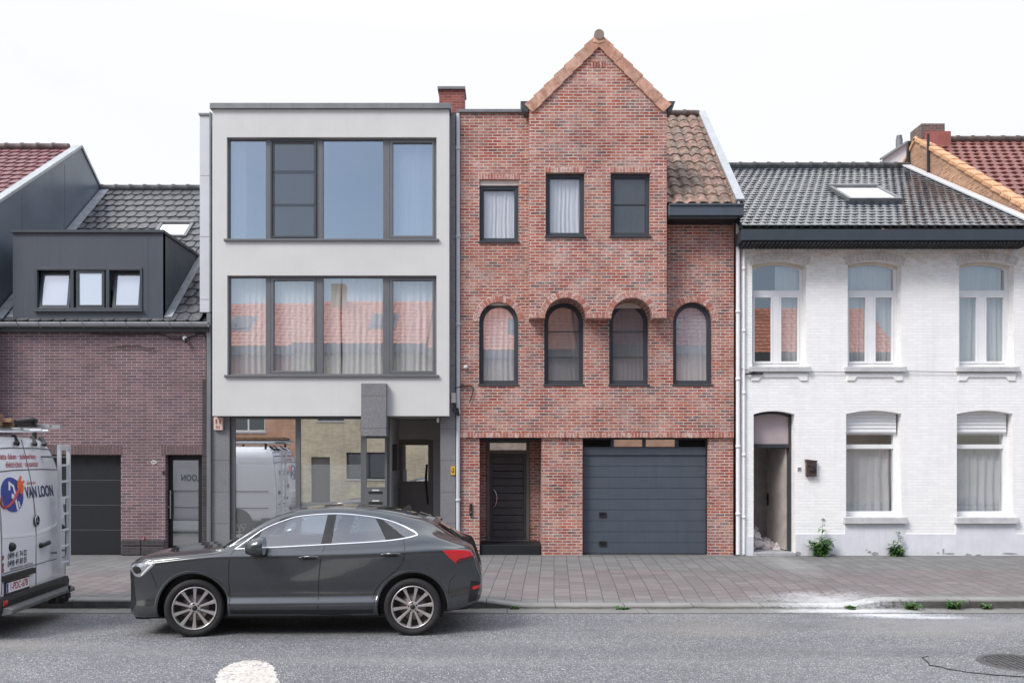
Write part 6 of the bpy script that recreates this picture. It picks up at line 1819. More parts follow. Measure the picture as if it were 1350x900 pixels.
DLO_LOW = smooth2([(.50, 1.070), (1.05, 1.092), (1.565, 1.118), (2.1, 1.145), (2.40, 1.168), (2.62, 1.200), (2.735, 1.232)], 4)
DLO_UP = smooth2([(2.735, 1.232), (2.68, 1.272), (2.507, 1.350), (2.257, 1.426), (1.893, 1.475), (1.614, 1.484), (1.30, 1.462), (1.125, 1.425), (.847, 1.315), (.66, 1.185), (.50, 1.070)], 4)
DLO = DLO_LOW[:-1] + DLO_UP[:-1]
cut = MB()
cut.prism(DLO, -1.2, 1.2)
cuts = [cut.build('cutter', M['cabin'], None)]
for wx in (0.0, 2.68):
    for s in (-1, 1):
        c2 = MB(); c2.lathe([(0, -.30), (.428, -.30), (.428, .16), (0, .16)], (wx, s * .86, .352), 'y', 48, sm=False); cuts.append(c2.build('cutter', M['cabin'], None))
for c in cuts:
    bmx = bmesh.new(); bmx.from_mesh(c.data); bmesh.ops.remove_doubles(bmx, verts=bmx.verts, dist=.0005); bmesh.ops.recalc_face_normals(bmx, faces=bmx.faces); bmx.to_mesh(c.data); bmx.free()
    c.matrix_world = Matrix.Identity(4)
tmp = body.copy(); tmp.data = body.data; tmp.parent = None; tmp.matrix_world = Matrix.Identity(4); COL.objects.link(tmp)
for c in cuts:
    md = tmp.modifiers.new('cut', 'BOOLEAN'); md.operation = 'DIFFERENCE'; md.solver = 'EXACT'; md.object = c
bpy.context.view_layer.update()
dg = bpy.context.evaluated_depsgraph_get()
nm = bpy.data.meshes.new_from_object(tmp.evaluated_get(dg))
bpy.data.objects.remove(tmp)
for c in cuts: bpy.data.objects.remove(c)
nm.name = 'body'
if len(nm.polygons) > 500:
    old = body.data; body.data = nm; bpy.data.meshes.remove(old)
    nm.materials.clear()
    for q in ('car_paint', 'cabin', 'black_plastic'): nm.materials.append(M[q])
    for p in nm.polygons:
        c = p.center
        inside = abs(c.y) < abs(W(c.x, c.z)) - .02 and (c.z > 1.05 and .45 < c.x < 2.75 and p.normal.length > 0)
        wheel = any(math.hypot(c.x - wx, c.z - .352) < .433 for wx in (0, 2.68)) and abs(c.y) < abs(W(c.x, max(c.z, .3))) - .004
        inner = inside and not (c.z > 1.44 and p.normal.z > .5) and min(abs(abs(c.y) - abs(W(c.x, c.z))), 9) > .02
        top = GRID[min(NS - 1, max(0, int(np.searchsorted(GX, c.x))))][-1][2]
        if inner and c.z > top - .035 and p.normal.z > .3: inner = False
        if inner and p.normal.z > .2 and c.z > 1.2 and abs(c.x - 1.6) > .2 and c.z > top - .12: inner = False
        p.material_index = 2 if wheel else (1 if inner else 0)
        p.use_smooth = not (wheel or inner)
for p in body.data.polygons:
    if p.center.z < .245: p.material_index = 2
# windows
WIN_F = [(.70, 1.105), (1.545, 1.135), (1.555, 1.445), (1.30, 1.437), (1.125, 1.402), (.90, 1.305), (.76, 1.20)]
for s in (-1, 1):
    gl = MB(); on_side(gl, [(x + (.012 if x < 1.5 else 0), z) for x, z in DLO], .0005, s, step=.08); g = gl.build('side_glass', M['car_glass'], car, local=True)
    tr = MB(); strip(tr, DLO_UP, .016, .004, s, h=.006); strip(tr, DLO_LOW, .015, .004, s, h=.006)
    tr.build('chrome_trim', M['chrome'], car, local=True, recalc=False)
    pl = MB()
    on_side(pl, [(1.545, 1.117), (1.675, 1.123), (1.705, 1.480), (1.60, 1.482)], .003, s)
    on_side(pl, [(2.35, 1.17), (2.60, 1.198), (2.56, 1.215), (2.27, 1.418), (2.19, 1.437)], .003, s)
    on_side(pl, [(.56, 1.088), (.72, 1.092), (.80, 1.27), (.78, 1.275)], .003, s)
    pl.each('window_pillar', M['black_panel'], car, local=True, recalc=False)
    # door and panel gaps
    sg = MB()
    strip(sg, smooth2([(.50, 1.055), (.455, .98), (.435, .70), (.455, .30)]), .011, .0012, s)
    strip(sg, smooth2([(1.60, 1.117), (1.56, .95), (1.525, .62), (1.525, .30)]), .011, .0012, s)
    strip(sg, smooth2([(2.56, 1.19), (2.585, 1.05), (2.53, .86), (2.30, .66), (2.20, .50), (2.19, .30)]), .011, .0012, s)
    strip(sg, [(.455, .305), (1.525, .305), (2.19, .31)], .010, .0012, s)
    strip(sg, smooth2([(-.62, .90), (-.45, .945), (.0, .99), (.42, 1.035)]), .009, .0012, s)
    strip(sg, smooth2([(-.52, .885), (-.50, .80), (-.43, .60)]), .008, .0012, s)
    strip(sg, smooth2([(3.12, .50), (3.14, .66), (3.2, .74)]), .008, .0012, s)
    sg.each('panel_gap', M['black_plastic'], car, local=True, recalc=False)
    for hx0, hz in ((1.30, .965), (2.30, .998)):
        hd = MB()
        c = [(hx0, hz), (hx0 + .05, hz + .014), (hx0 + .19, hz + .018), (hx0 + .235, hz + .004)]
        hd.tube([(x, W(x, z, s) + s * (.006 if i in (0, 3) else .034), z) for i, (x, z) in enumerate(smooth2(c, 3)) for _ in (0,)][:], .0155, 8)
        hd.build('door_handle', M['car_paint'], car, local=True)
        hr = MB(); on_side(hr, [(hx0 + .04, hz - .026), (hx0 + .20, hz - .022), (hx0 + .2, hz + .036), (hx0 + .04, hz + .032)], .0015, s); hr.build('handle_recess', M['black_plastic'], car, local=True, recalc=False)
    # fuel-flap style round mark is on the far side in the photo; wheel-arch lips
    for wx in (0, 2.68):
        al = MB()
        a0 = -8; P = [(wx + .446 * math.cos(R(a)), .352 + .446 * math.sin(R(a))) for a in range(a0, 181 - a0, 6)]
        strip(al, [p for p in P if p[1] > .30], .034, .002, s, h=.010); al.build('arch_lip', M['car_paint'], car, local=True, recalc=False)
    sk = MB(); on_side(sk, [(.46, .232), (2.2, .232), (2.2, .325), (.46, .325)], .003, s); sk.build('sill_trim', M['black_plastic'], car, local=True, recalc=False)
    # mirror
    mm = MB()
    cx_, cz_ = .83, 1.115; cy_ = s * 1.02
    R_ = []
    for (dx_, ry, rz_) in ((-.165, .02, .03), (-.145, .085, .07), (-.07, .12, .103), (.0, .13, .115), (.055, .13, .115), (.067, .122, .107)):
        R_.append([(cx_ + dx_, cy_ + ry * math.cos(a) * (1 if True else 0), cz_ + rz_ * math.sin(a) + .012 * dx_ / .1) for a in np.linspace(0, 2 * math.pi, 17)[:-1]])
    vv = [p for r in R_ for p in r]
    mm.idx(vv, [(i * 16 + k, i * 16 + (k + 1) % 16, (i + 1) * 16 + (k + 1) % 16, (i + 1) * 16 + k) for i in range(5) for k in range(16)], 0, .5, True); mm.face(R_[0], 0)
    mr = mm.build('wing_mirror', M['car_paint'], car, local=True)
    m2 = MB(); m2.face([(x - .001, y, z) for x, y, z in R_[-1]]); m2.build('mirror_glass', M['chrome'], mr, local=True)
    m3 = MB(); m3.bar((cx_ - .01, s * .86, 1.05), (cx_ - .01, s * 1.0, 1.045), .09, .035); m3.bar((cx_ - .02, s * .95, 1.035), (cx_ + .03, s * 1.07, 1.035), .05, .03); m3.build('mirror_foot', M['black_plastic'], mr, local=True, bevel=.008)
    # lamps
    hl_ = MB(); on_side(hl_, smooth2([(-.775, .86), (-.66, .905), (-.48, .915), (-.45, .895), (-.55, .80), (-.64, .735), (-.735, .76)], 3, True), .005, s, step=.03); hl = hl_.build('headlight', M['lamp_clear'], car, local=True, recalc=False)
    hb = MB(); on_side(hb, smooth2([(-.745, .845), (-.66, .865), (-.62, .80), (-.70, .775)], 3, True), .007, s, step=.03); hb.build('lamp_unit', M['black_plastic'], hl, local=True, recalc=False)
    hb = MB(); strip(hb, smooth2([(-.625, .755), (-.565, .82), (-.485, .895)]), .018, .009, s); hb.build('running_light', M['white_panel'], hl, local=True, recalc=False)
    tl_ = MB(); on_side(tl_, [(3.05, 1.050), (3.24, 1.055), (3.37, 1.045), (3.44, .99), (3.45, .955), (3.33, .93), (3.22, .885), (3.13, .96)], .006, s, step=.03); tl = tl_.build('tail_light', M['lamp_red'], car, local=True, recalc=False)
    tb = MB(); on_side(tb, [(3.21, .91), (3.26, .945), (3.445, .985), (3.45, .96), (3.33, .932), (3.225, .888)], .0085, s, step=.03); tb.build('lamp_band', M['lamp_dark'], tl, local=True, recalc=False)
    rf = MB(); on_side(rf, [(3.42, .555), (3.515, .575), (3.515, .615), (3.42, .595)], .006, s, step=.03); rf.build('reflector', M['lamp_red'], car, local=True, recalc=False)
    vt = MB(); on_side(vt, [(3.36, .40), (3.47, .42), (3.51, .65), (3.40, .67)], .002, s, step=.03); vt.build('bumper_vent', M['black_plastic'], car, local=True, recalc=False); vt = MB(); on_side(vt, [(-.77, .46), (-.745, .36), (-.70, .40), (-.745, .62), (-.78, .66)], .003, s, step=.03); vt.build('bumper_vent', M['black_plastic'], car, local=True, recalc=False)
# windscreen and rear window patches on the shell
def top_patch(i0, i1, k0, off, name, mat):
    m = MB(); rows = []
    for i in range(i0, i1 + 1):
        r = []
        half = [GRID[i][k] for k in range(k0, NR)]
        pts = [np.array(p) for p in half] + [np.array((p[0], -p[1], p[2])) for p in half[::-1][1:]]
        rows.append(pts)
    n = len(rows[0]); vv = []
    for i, r in enumerate(rows):
        a, b = rows[max(0, i - 1)], rows[min(len(rows) - 1, i + 1)]
        for k, p in enumerate(r):
            t1 = b[k] - a[k]; t2 = r[min(n - 1, k + 1)] - r[max(0, k - 1)]
            nn = np.cross(t1, t2); nn = nn / max(1e-9, np.linalg.norm(nn)); nn = nn if nn[2] > 0 else -nn
            vv.append(tuple(p + nn * off))
    m.idx(vv, [(i * n + k, i * n + k + 1, (i + 1) * n + k + 1, (i + 1) * n + k) for i in range(len(rows) - 1) for k in range(n - 1)], 0, .5, True)
    return m.build(name, M[mat], car, local=True, recalc=False)


def near(x): return int(np.argmin(abs(GX - x)))


top_patch(near(.45), near(1.16), NR - 12, .004, 'windscreen', 'dark_glass')
top_patch(near(2.95), near(3.22), NR - 10, .004, 'rear_window', 'dark_glass')
# roof spoiler over the rear window
mb = MB()
zsp_ = 1.40
pr = [(2.72, -.03), (2.98, -.008), (3.02, .0), (2.99, .012), (2.72, .02)]
n = 15; vv = []
for k in range(n):
    y_ = -.60 + 1.2 * k / (n - 1); cz_ = -.10 * (abs(y_) / .60) ** 2.2
    vv += [(x - .08 * (abs(y_) / .6) ** 3, y_, 1.435 + (-.055 if x > 2.9 else .015) + h + cz_) for x, h in pr]
m5 = len(pr)
mb.idx(vv, [(k * m5 + j, k * m5 + (j + 1) % m5, (k + 1) * m5 + (j + 1) % m5, (k + 1) * m5 + j) for k in range(n - 1) for j in range(m5)], 0, .5, True)
mb.face(vv[:m5]); mb.face(vv[-m5:])
mb.build('roof_spoiler', M['car_paint'], car, local=True)
mb = MB(); mb.idx([(2.46, -.012, 1.50), (2.60, -.012, 1.475), (2.60, .012, 1.475), (2.46, .012, 1.50), (2.57, 0, 1.565), (2.60, 0, 1.55)], [(0, 1, 5, 4), (3, 4, 5, 2), (1, 2, 5), (0, 4, 3)], 0); mb.build('roof_fin', M['car_paint'], car, local=True)
mb = MB(); mb.tube([(3.12, -.02, 1.248), (3.24, -.20, 1.18), (3.29, -.28, 1.15)], .011, 6); mb.build('rear_wiper', M['black_plastic'], car, local=True)
mb = MB(); mb.tube([(.42, -.62, 1.128), (.40, -.2, 1.15), (.36, .1, 1.155)], .011, 6); mb.tube([(.36, -.80, 1.085), (.33, -.4, 1.11), (.31, 0, 1.118)], .02, 6); mb.build('wiper', M['black_plastic'], car, local=True)
# front grille and lower front
mb = MB(); mb.box(-.842, -.80, -.42, .42, .44, .70); mb.build('grille', M['black_plastic'], car, local=True, bevel=.02)
mb = MB(); mb.prism([(-.745, .20), (-.58, .195), (-.54, .235), (-.765, .265)], -.74, .74); mb.build('front_lip', M['black_plastic'], car, local=True, bevel=.01)
mb = MB(); mb.prism([(3.10, .28), (3.36, .30), (3.47, .40), (3.45, .46), (3.2, .42)], -.76, .76); mb.build('rear_diffuser', M['black_plastic'], car, local=True, bevel=.01)
# front seats, headrests, steering wheel seen through the glass
for y_ in (-.38, .38):
    m = MB(); m.prism([(1.50, 1.0), (1.62, 1.0), (1.74, 1.22), (1.70, 1.26), (1.62, 1.25)], y_ - .24, y_ + .24); m.prism([(1.70, 1.27), (1.76, 1.26), (1.80, 1.40), (1.75, 1.42), (1.70, 1.38)], y_ - .13, y_ + .13)
    m.build('front_seat', M['seat'], car, local=True, bevel=.03)
m = MB(); m.prism([(2.35, 1.14), (2.48, 1.16), (2.54, 1.24), (2.50, 1.27), (2.42, 1.24)], -.58, .58); m.build('rear_bench', M['seat'], car, local=True, bevel=.03)
m = MB(); m.tube([(.95 + .07 * math.sin(a), -.36 + .17 * math.cos(a), 1.08 + .15 * math.sin(a)) for a in np.linspace(0, 2 * math.pi, 25)], .013, 6, caps=False); m.build('steering_wheel', M['black_plastic'], car, local=True)
m = MB(); m.box(.985, 1.0, -.10, .10, 1.37, 1.43); m.build('interior_mirror', M['chrome'], car, local=True, bevel=.01)


def wheel(parent, x, side, y, rot, r=.352, rimr=.268, spokes=10):
    """tyre, alloy rim with tapering spokes, brake disc behind"""
    w = bpy.data.objects.new('wheel', None); COL.objects.link(w); w.parent = parent; w.location = (x, y, r); w.empty_display_size = .2
    s = side
    m = MB(); hw = .115
    pf = [(rimr - .004, s * hw * .80), (rimr + .012, s * hw * .98), (rimr + .04, s * hw * 1.03), (r - .025, s * hw * 1.0), (r - .008, s * hw * .9), (r, s * hw * .70), (r, -s * hw * .7), (r - .02, -s * hw), (rimr, -s * hw)]
    m.lathe(pf, (0, 0, 0), 'y', 56); m.build('tyre', M['tyre'], w, local=True)
    m = MB()
    m.lathe([(rimr - .002, s * hw * .78), (rimr - .003, s * hw * .92), (rimr - .014, s * hw * .96), (rimr - .022, s * hw * .86), (rimr - .028, s * .03), (rimr - .03, -s * hw * .9)], (0, 0, 0), 'y', 56)
    for k in range(spokes):
        a = rot + 2 * math.pi * k / spokes
        ca, sa = math.cos(a), math.sin(a)
        sec = []
        for (rad, wd, yo) in ((.045, .016, .072), (.10, .017, .080), (.19, .023, .088), (rimr - .020, .031, .096)):
            sec.append([(rad * ca - q * sa, s * yy, rad * sa + q * ca) for q, yy in ((-wd, yo - .035), (-wd * .72, yo), (wd * .72, yo), (wd, yo - .035))])
        vv = [p for q in sec for p in q]
        m.idx(vv, [(i * 4 + k2, i * 4 + (k2 + 1) % 4, (i + 1) * 4 + (k2 + 1) % 4, (i + 1) * 4 + k2) for i in range(3) for k2 in range(4)], 0)
    m.lathe([(0, s * .082), (.066, s * .080), (.074, s * .06), (.074, s * .03)], (0, 0, 0), 'y', 28)
    m.build('rim', M['rim'], w, local=True, bevel=.003)
    m = MB()
    for k in range(5):
        a = rot + .3 + 2 * math.pi * k / 5; m.lathe([(0, s * .0825), (.011, s * .0825), (.011, s * .07)], (.052 * math.cos(a), 0, .052 * math.sin(a)), 'y', 8)
    m.lathe([(0, s * .088), (.030, s * .088), (.033, s * .08)], (0, 0, 0), 'y', 20)
    m.build('hub_cap', M['black_plastic'], w, local=True)
    m = MB(); m.lathe([(0, s * .028), (.165, s * .028), (.165, s * .012), (0, s * .012)], (0, 0, 0), 'y', 40); m.build('brake_disc', M['disc'], w, local=True)
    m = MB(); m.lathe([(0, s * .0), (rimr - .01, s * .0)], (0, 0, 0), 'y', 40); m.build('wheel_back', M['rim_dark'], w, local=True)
    return w


for wx, rt in ((0, .30), (2.68, .12)):
    for s in (-1, 1): wheel(car, wx, s, s * .795, rt).rotation_euler.z = R(13) if wx == 0 else 0
mb = MB(); mb.box(-.6, 3.05, -.72, .72, .20, .25); mb.build('underbody', M['black_plastic'], car, local=True)

# ------------------------------------------------------------------ white high-roof van; local x = 0 at the tail, growing negative to the front
van = thing('delivery_van', 'white high-roofed work van with a round blue logo, parked at the left edge', 'van', (-6.14, 11.80, 0), R(5))
VX0 = van.location[0]


def lean(x, z):
    """the upper tail leans forward"""
    k = max(0.0, 1 + x / .9)
    l = 0 if z < 1.25 else -.14 * ((z - 1.25) / 1.0) ** 1.7
    return x + l * k


VS = [(0.0, .955, .50, 2.40), (-.03, .985, .47, 2.44), (-.10, 1.0, .45, 2.46), (-.8, 1.0, .42, 2.47), (-2.4, 1.0, .42, 2.47), (-4.2, .995, .42, 2.44), (-4.65, .985, .42, 2.28), (-5.15, .97, .42, 1.55), (-5.35, .96, .42, 1.32), (-5.75, .90, .40, 1.10), (-5.9, .72, .45, .95)]
rings = []
for x, w, zb, zt in VS:
    h = zt
    q = [(0, zb), (.7 * w, zb), (.95 * w, zb + .02), (w, zb + .14), (w, .9), (w * .995, min(1.25, .75 * h)), (w * .97, min(1.75, .86 * h)), (w * .92, min(2.12, .92 * h)), (w * .80, min(2.33, .97 * h)), (w * .55, h - .02), (0, h)]
    rings.append([(lean(x, z), -y, z) for y, z in q])
VG = loft(rings, 5, 4)
mb = MB(); ns, nr = VG.shape[:2]
v = [tuple(p) for r in VG for p in r]; f = [(i * nr + k, i * nr + k + 1, (i + 1) * nr + k + 1, (i + 1) * nr + k) for i in range(ns - 1) for k in range(nr - 1)]
mb.idx(v, f, 0, .5, True); mb.idx([(x, -y, z) for x, y, z in v], [q[::-1] for q in f], 0, .5, True)
for i in (0, ns - 1):
    for k in range(nr - 1):
        a, b = VG[i][k], VG[i][k + 1]; mb.face([tuple(a), tuple(b), (b[0], -b[1], b[2]), (a[0], -a[1], a[2])], 0, .5, True)
vb = mb.build('body', M['van_paint'], van, local=True)
bmv = bmesh.new(); bmv.from_mesh(vb.data); bmesh.ops.remove_doubles(bmv, verts=bmv.verts, dist=.0006); bmesh.ops.recalc_face_normals(bmv, faces=bmv.faces); bmv.to_mesh(vb.data); bmv.free()


def tail(u, z, off=.004): return (lean(0, z) + off, u, z)      # u runs across the tail: -1 near side, +1 kerb side


def tail_poly(m, pts, off=.004, mi=0):
    m.face([tail(u, z, off) for u, z in pts], mi)


def tail_line(m, pts, w=.012, off=.003):
    for a, b in zip(pts[:-1], pts[1:]):
        m.bar(tail(a[0], a[1], off), tail(b[0], b[1], off), w, .006, (1, 0, 0))


yc_ = 11.80
def U(px, D=None):
    """offset across the tail of the van for a reference column"""
    # the tail plane is x = VX0: D = F * VX0 / (px - 668)
    return F * VX0 / (px - 668) - yc_


mb = MB()
tail_line(mb, [(0, .52), (0, 1.0)] + [(0, z) for z in np.linspace(1.2, 2.42, 9)])
tail_line(mb, [(-.92, .80), (-.3, .80), (0, .80), (.93, .80)], .010)
tail_line(mb, [(-.84, 2.30), (-.4, 2.315), (.4, 2.315), (.84, 2.30)], .014)
tail_line(mb, [(-.9, 2.02), (-.4, 2.035), (.4, 2.035), (.9, 2.02)], .014)
for s in (-1, 1): tail_line(mb, [(s * .955, .55), (s * .955, 1.2), (s * .95, 1.5), (s * .93, 1.8), (s * .89, 2.1), (s * .80, 2.3)], .010)
mb.build('door_gap', M['zinc_dark'], van, local=True)
mb = MB()
P = [(-.95, 1.245), (-.5, 1.215), (-.25, 1.205), (-.02, 1.20)]; tail_line(mb, P, .03, .004); tail_line(mb, [(.02, 1.205), (.35, 1.225), (.60, 1.265), (.92, 1.38)], .03, .004)
mb.build('swage_line', M['white_panel'], van, local=True)
# badge, handle, hinges
mb = MB(); c = tail(.0, 1.37, .006); mb.lathe([(.068, 0), (.075, .012), (.065, .02), (.06, .01), (0, .01)], c, 'x', 28); bg = mb.build('badge', M['black_plastic'], van, local=True)
mb = MB()
for a in (90, 210, 330): mb.bar(tail(.0, 1.37, .02), tail(.055 * math.cos(R(a)), 1.37 + .055 * math.sin(R(a)), .02), .014, .01, (1, 0, 0))
mb.lathe([(.058, .008), (.07, .014), (.07, .02), (.058, .02)], c, 'x', 28); mb.build('emblem', M['chrome'], bg, local=True)
mb = MB(); mb.tube([tail(.10, 1.035, .02), tail(.16, 1.04, .045), tail(.30, 1.05, .045), tail(.36, 1.055, .02)], .026, 8); mb.lathe([(.035, 0), (.035, .03), (0, .03)], tail(.12, 1.035, 0), 'x', 12); mb.build('door_handle', M['black_plastic'], van, local=True)
for u, z in ((-.72, 1.10), (.78, 1.21)):
    mb = MB(); mb.lathe([(.055, -.01), (.055, .03), (.035, .055), (0, .06)], tail(u, z, 0), 'x', 16); mb.build('hinge_stop', M['black_plastic'], van, local=True)
# lettering and logo on the tail
DX = lambda off: (lambda u0, z0: (lambda u, v: tail(u0 + u, z0 + v, off)))
mb = MB()
text_mesh(mb, 'Platte daken · zinkwerken ·', DX(.006)(-.22, 2.205), .105, 0, 'CENTER', .001, .98)
text_mesh(mb, 'elektriciteit · cv-sanitair', DX(.006)(-.15, 2.105), .112, 0, 'CENTER', .001, .88)
text_mesh(mb, 'dakwerken', DX(.006)(.0, 1.865), .06, 0, 'CENTER', .0005, 1.0)
mb.build('red_lettering', M['red_ink'], van, local=True, recalc=False)
M['navy_ink'] = paint('navy_ink', (.018, .03, .10), .4); M['blue_ink'] = paint('blue_ink', (.025, .06, .30), .4); M['orange_ink'] = paint('orange_ink', (.75, .12, .02), .4)
mb = MB(); text_mesh(mb, 'VAN LOON', DX(.006)(.215, 1.735), .205, 0, 'CENTER', .005, .80); mb.build('navy_lettering', M['navy_ink'], van, local=True, recalc=False)
mb = MB(); text_mesh(mb, '0499 41 74 02', DX(.006)(-.54, .985), .105, 0, 'CENTER', .001, .86); text_mesh(mb, '0498 49 80 05', DX(.006)(-.54, .895), .105, 0, 'CENTER', .001, .86); text_mesh(mb, 'dakwerken-vanloon', DX(.006)(-.42, .832), .065, 0, 'CENTER', 0, 1.25); mb.build('contact_lettering', M['dark_ink'], van, local=True, recalc=False)
mb = MB()
for z in (.99, .90, .84): mb.lathe([(.0, .0), (.03, .0)], tail(-.93, z, .006), 'x', 14)
mb.build('contact_dots', M['red_ink'], van, local=True, recalc=False)
lc = (-.585, 1.735)
mb = MB(); tail_poly(mb, [(lc[0] + .30 * math.cos(a), lc[1] + .215 * math.sin(a)) for a in np.linspace(0, 2 * math.pi, 33)[:-1]], .005); lg = mb.build('logo', M['blue_ink'], van, local=True, recalc=False)
mb = MB()
for q in ([(-.05, .17), (.05, .12), (.05, .085), (-.02, .12), (-.05, .05), (-.09, .06)], [(.03, .12), (.07, .12), (.10, .0), (.05, .0)], [(-.02, .02), (.07, -.02), (.05, -.07), (-.04, -.04)], [(.03, -.02), (.08, -.02), (.12, -.19), (.07, -.2)], [(.12, -.09), (.15, -.09), (.17, -.16), (.14, -.17)]): tail_poly(mb, [(lc[0] + a, lc[1] + b) for a, b in q], .0075)
mb.build('logo_figure', M['white_panel'], lg, local=True, recalc=False)
mb = MB(); pr = [(lc[0] - .30, lc[1] - .01), (lc[0] - .33, lc[1] - .10), (lc[0] - .24, lc[1] - .15), (lc[0] - .05, lc[1] - .10), (lc[0] + .10, lc[1] + .0), (lc[0] + .18, lc[1] + .055)]
mb.tube([tail(u, z, .008) for u, z in smooth2(pr, 4)], [.008 + .018 * k / 20 for k in range(21)], 6); mb.build('cable_mark', M['red_ink'], lg, local=True)
mb = MB(); tail_poly(mb, [(lc[0] + a, lc[1] + b) for a, b in ((.14, .09), (.17, .02), (.24, -.01), (.31, .03), (.34, .09), (.33, .12), (.39, .15), (.37, .17), (.31, .15), (.29, .17), (.33, .21), (.30, .23), (.26, .19), (.18, .16))], .010); mb.build('plug_mark', M['orange_ink'], lg, local=True, recalc=False)
# number plate
mb = MB(); pu0, pu1, pz0, pz1 = -.88, -.25, .555, .675
mb.box(.004, .02, pu0 - .02, pu1 + .02, pz0 - .045, pz1 + .012); np_ = mb.build('plate_holder', M['black_plastic'], van, local=True, bevel=.005)
mb = MB(); mb.box(.0205, .024, pu0, pu1, pz0, pz1); mb.build('number_plate', M['white_panel'], np_, local=True)
mb = MB(); mb.box(.0245, .0255, pu0 + .003, pu0 + .05, pz0 + .003, pz1 - .003); mb.build('plate_band', M['blue_ink'], np_, local=True)
mb = MB(); text_mesh(mb, '1-PDC-678', lambda u, v_: (.0262, (pu0 + pu1) / 2 + .02 + u, (pz0 + pz1) / 2 + v_), .125, 0, 'CENTER', .003, .86); mb.build('plate_number', M['red_ink'], np_, local=True, recalc=False)
mb = MB(); mb.box(-.02, .045, -.96, -.10, .70, .775); mb.build('grab_rail', M['black_plastic'], van, local=True, bevel=.01)
# bumper, step, lamps
mb = MB(); prof = [(-.40, .30), (-.02, .31), (.03, .36), (.042, .47), (.02, .525), (-.40, .53)]
mb.prism(prof, -1.02, 1.02); mb.build('rear_bumper', M['black_plastic'], van, local=True, bevel=.02)
mb = MB(); mb.prism([(.02, .30), (.15, .325), (.15, .375), (.10, .40), (.02, .395)], -1.0, .92); mb.build('step', paint('grey_step', (.11, .115, .12), .55, var=.2, scale=8, bump=.4), van, local=True, bevel=.012)
mb = MB(); mb.box(.05, .20, .42, .52, .22, .30); mb.tube([(.15, .47, .25), (.21, .47, .26), (.22, .47, .36)], .025, 8); mb.tube([(.14, .72, .30), (.15, .72, .42)], .018, 6); mb.box(.03, .14, .30, .80, .24, .31); mb.build('tow_bar', M['black_plastic'], van, local=True, bevel=.008)
for s in (-1, 1):
    mb = MB(); mb.box(.0, .05, s * .95 - .05, s * .95 + .05, .42, .48)
    if s < 0: mb.build('reflector', M['lamp_red'], van, local=True)
mb = MB(); mb.box(-.14, -.02, -1.004, -.97, .85, 1.45); mb.build('tail_light', M['lamp_red'], van, local=True, bevel=.01)
# kerb-side lettering, seen mirrored in the purple house's front door
def vside(u, v_): return (-2.22 - u, 1.0 * .998 + .012, 1.60 + v_)
mb = MB(); text_mesh(mb, 'VAN LOON', vside, .235, 0, 'CENTER', .006, .80); mb.build('side_lettering', M['navy_ink'], van, local=True, recalc=False)
mb = MB()
for z in (1.25, .80): mb.bar((-.2, 1.004, z), (-4.3, 1.004, z), .02, .03, (0, 1, 0))
mb.build('side_moulding', M['zinc_dark'], van, local=True)
for s in (-1, 1):
    mb = MB(); mb.prism([(-4.75, 1.35), (-3.95, 1.30), (-3.95, 1.85), (-4.42, 1.88)], s * .945, s * 1.0); mb.build('cab_window', M['dark_glass'], van, local=True)
    for wx in (-1.05, -4.75): wheel(van, wx, s, s * .87, .1, .345, .215, 8)
    for wx in (-1.05, -4.75):
        mb = MB(); P = [(wx + .41 * math.cos(a), .37 + .41 * math.sin(a)) for a in np.linspace(0, math.pi, 17)]; mb.prism(P, s * .90, s * 1.006); mb.build('wheel_arch', M['black_plastic'], van, local=True)
mb = MB(); k = [(-4.58, 2.30), (-5.12, 1.58)]; mb.face([(k[0][0] - .03, -.80, k[0][1]), (k[1][0] - .05, -.9, k[1][1]), (k[1][0] - .05, .9, k[1][1]), (k[0][0] - .03, .8, k[0][1])]); mb.build('windscreen', M['dark_glass'], van, local=True)
# rear ladder
mb = MB(); lx = .10
for u in (.50, .815): mb.bar((lx, u, .68), (lx, u, 2.36), .05, .035, (0, 1, 0))
for i in range(8): mb.bar((lx, .50, .75 + i * .222), (lx, .815, .75 + i * .222), .03, .026, (1, 0, 0))
mb.bar((lx, .50, 2.34), (lx, .815, 2.34), .05, .03, (1, 0, 0)); mb.box(lx - .01, lx + .02, .52, .66, 1.55, 1.63)
ld = mb.build('rear_ladder', M['zinc_light'], van, local=True, bevel=.004)
mb = MB()
for z in (.9, 2.2):
    for u in (.50, .815): mb.bar((lx, u, z), tail(min(u, .80) - .02, z, -.02), .025, .025, m=0)
mb.build('ladder_bracket', M['zinc_dark'], ld, local=True)
# roof rack with bars and feet
mb = MB()
for x in (-.35, -1.6, -2.9): mb.tube([(x, -.85, 2.56), (x, .85, 2.56)], .022, 8)
for u in (-.84, .62, .84): mb.tube([(-.18, u, 2.56), (-3.2, u, 2.56)], .02, 8)
rk = mb.build('roof_rack', M['zinc_light'], van, local=True)
mb = MB()
for x in (-.35, -1.6, -2.9):
    for u in (-.8, .8): mb.bar((x, u, 2.38), (x, u, 2.56), .05, .05)
for u in (-.13, .40, .70): mb.bar(tail(u - .05, 2.36, .02), tail(u + .07, 2.47, -.06), .05, .05); mb.bar(tail(u - .07, 2.40, .02), tail(u - .16, 2.36, .04), .04, .03)
mb.build('rack_foot', M['black_plastic'], rk, local=True, bevel=.008)
def vp(x, u, z):
    c5, s5 = math.cos(R(5)), math.sin(R(5))
    return (VX0 + x * c5 - u * s5, yc_ + x * s5 + u * c5, z)
t = thing('aluminium_ladder', 'long grey aluminium ladder lying on the roof rack of the van', 'ladder', vp(-1.7, .2, 2.58))
mb = MB()
for u in (.02, .36): mb.bar(vp(.17, u + .02, 2.605), vp(-3.0, u, 2.605), .07, .045)
mb.build('stile', M['zinc'], t)
mb = MB()
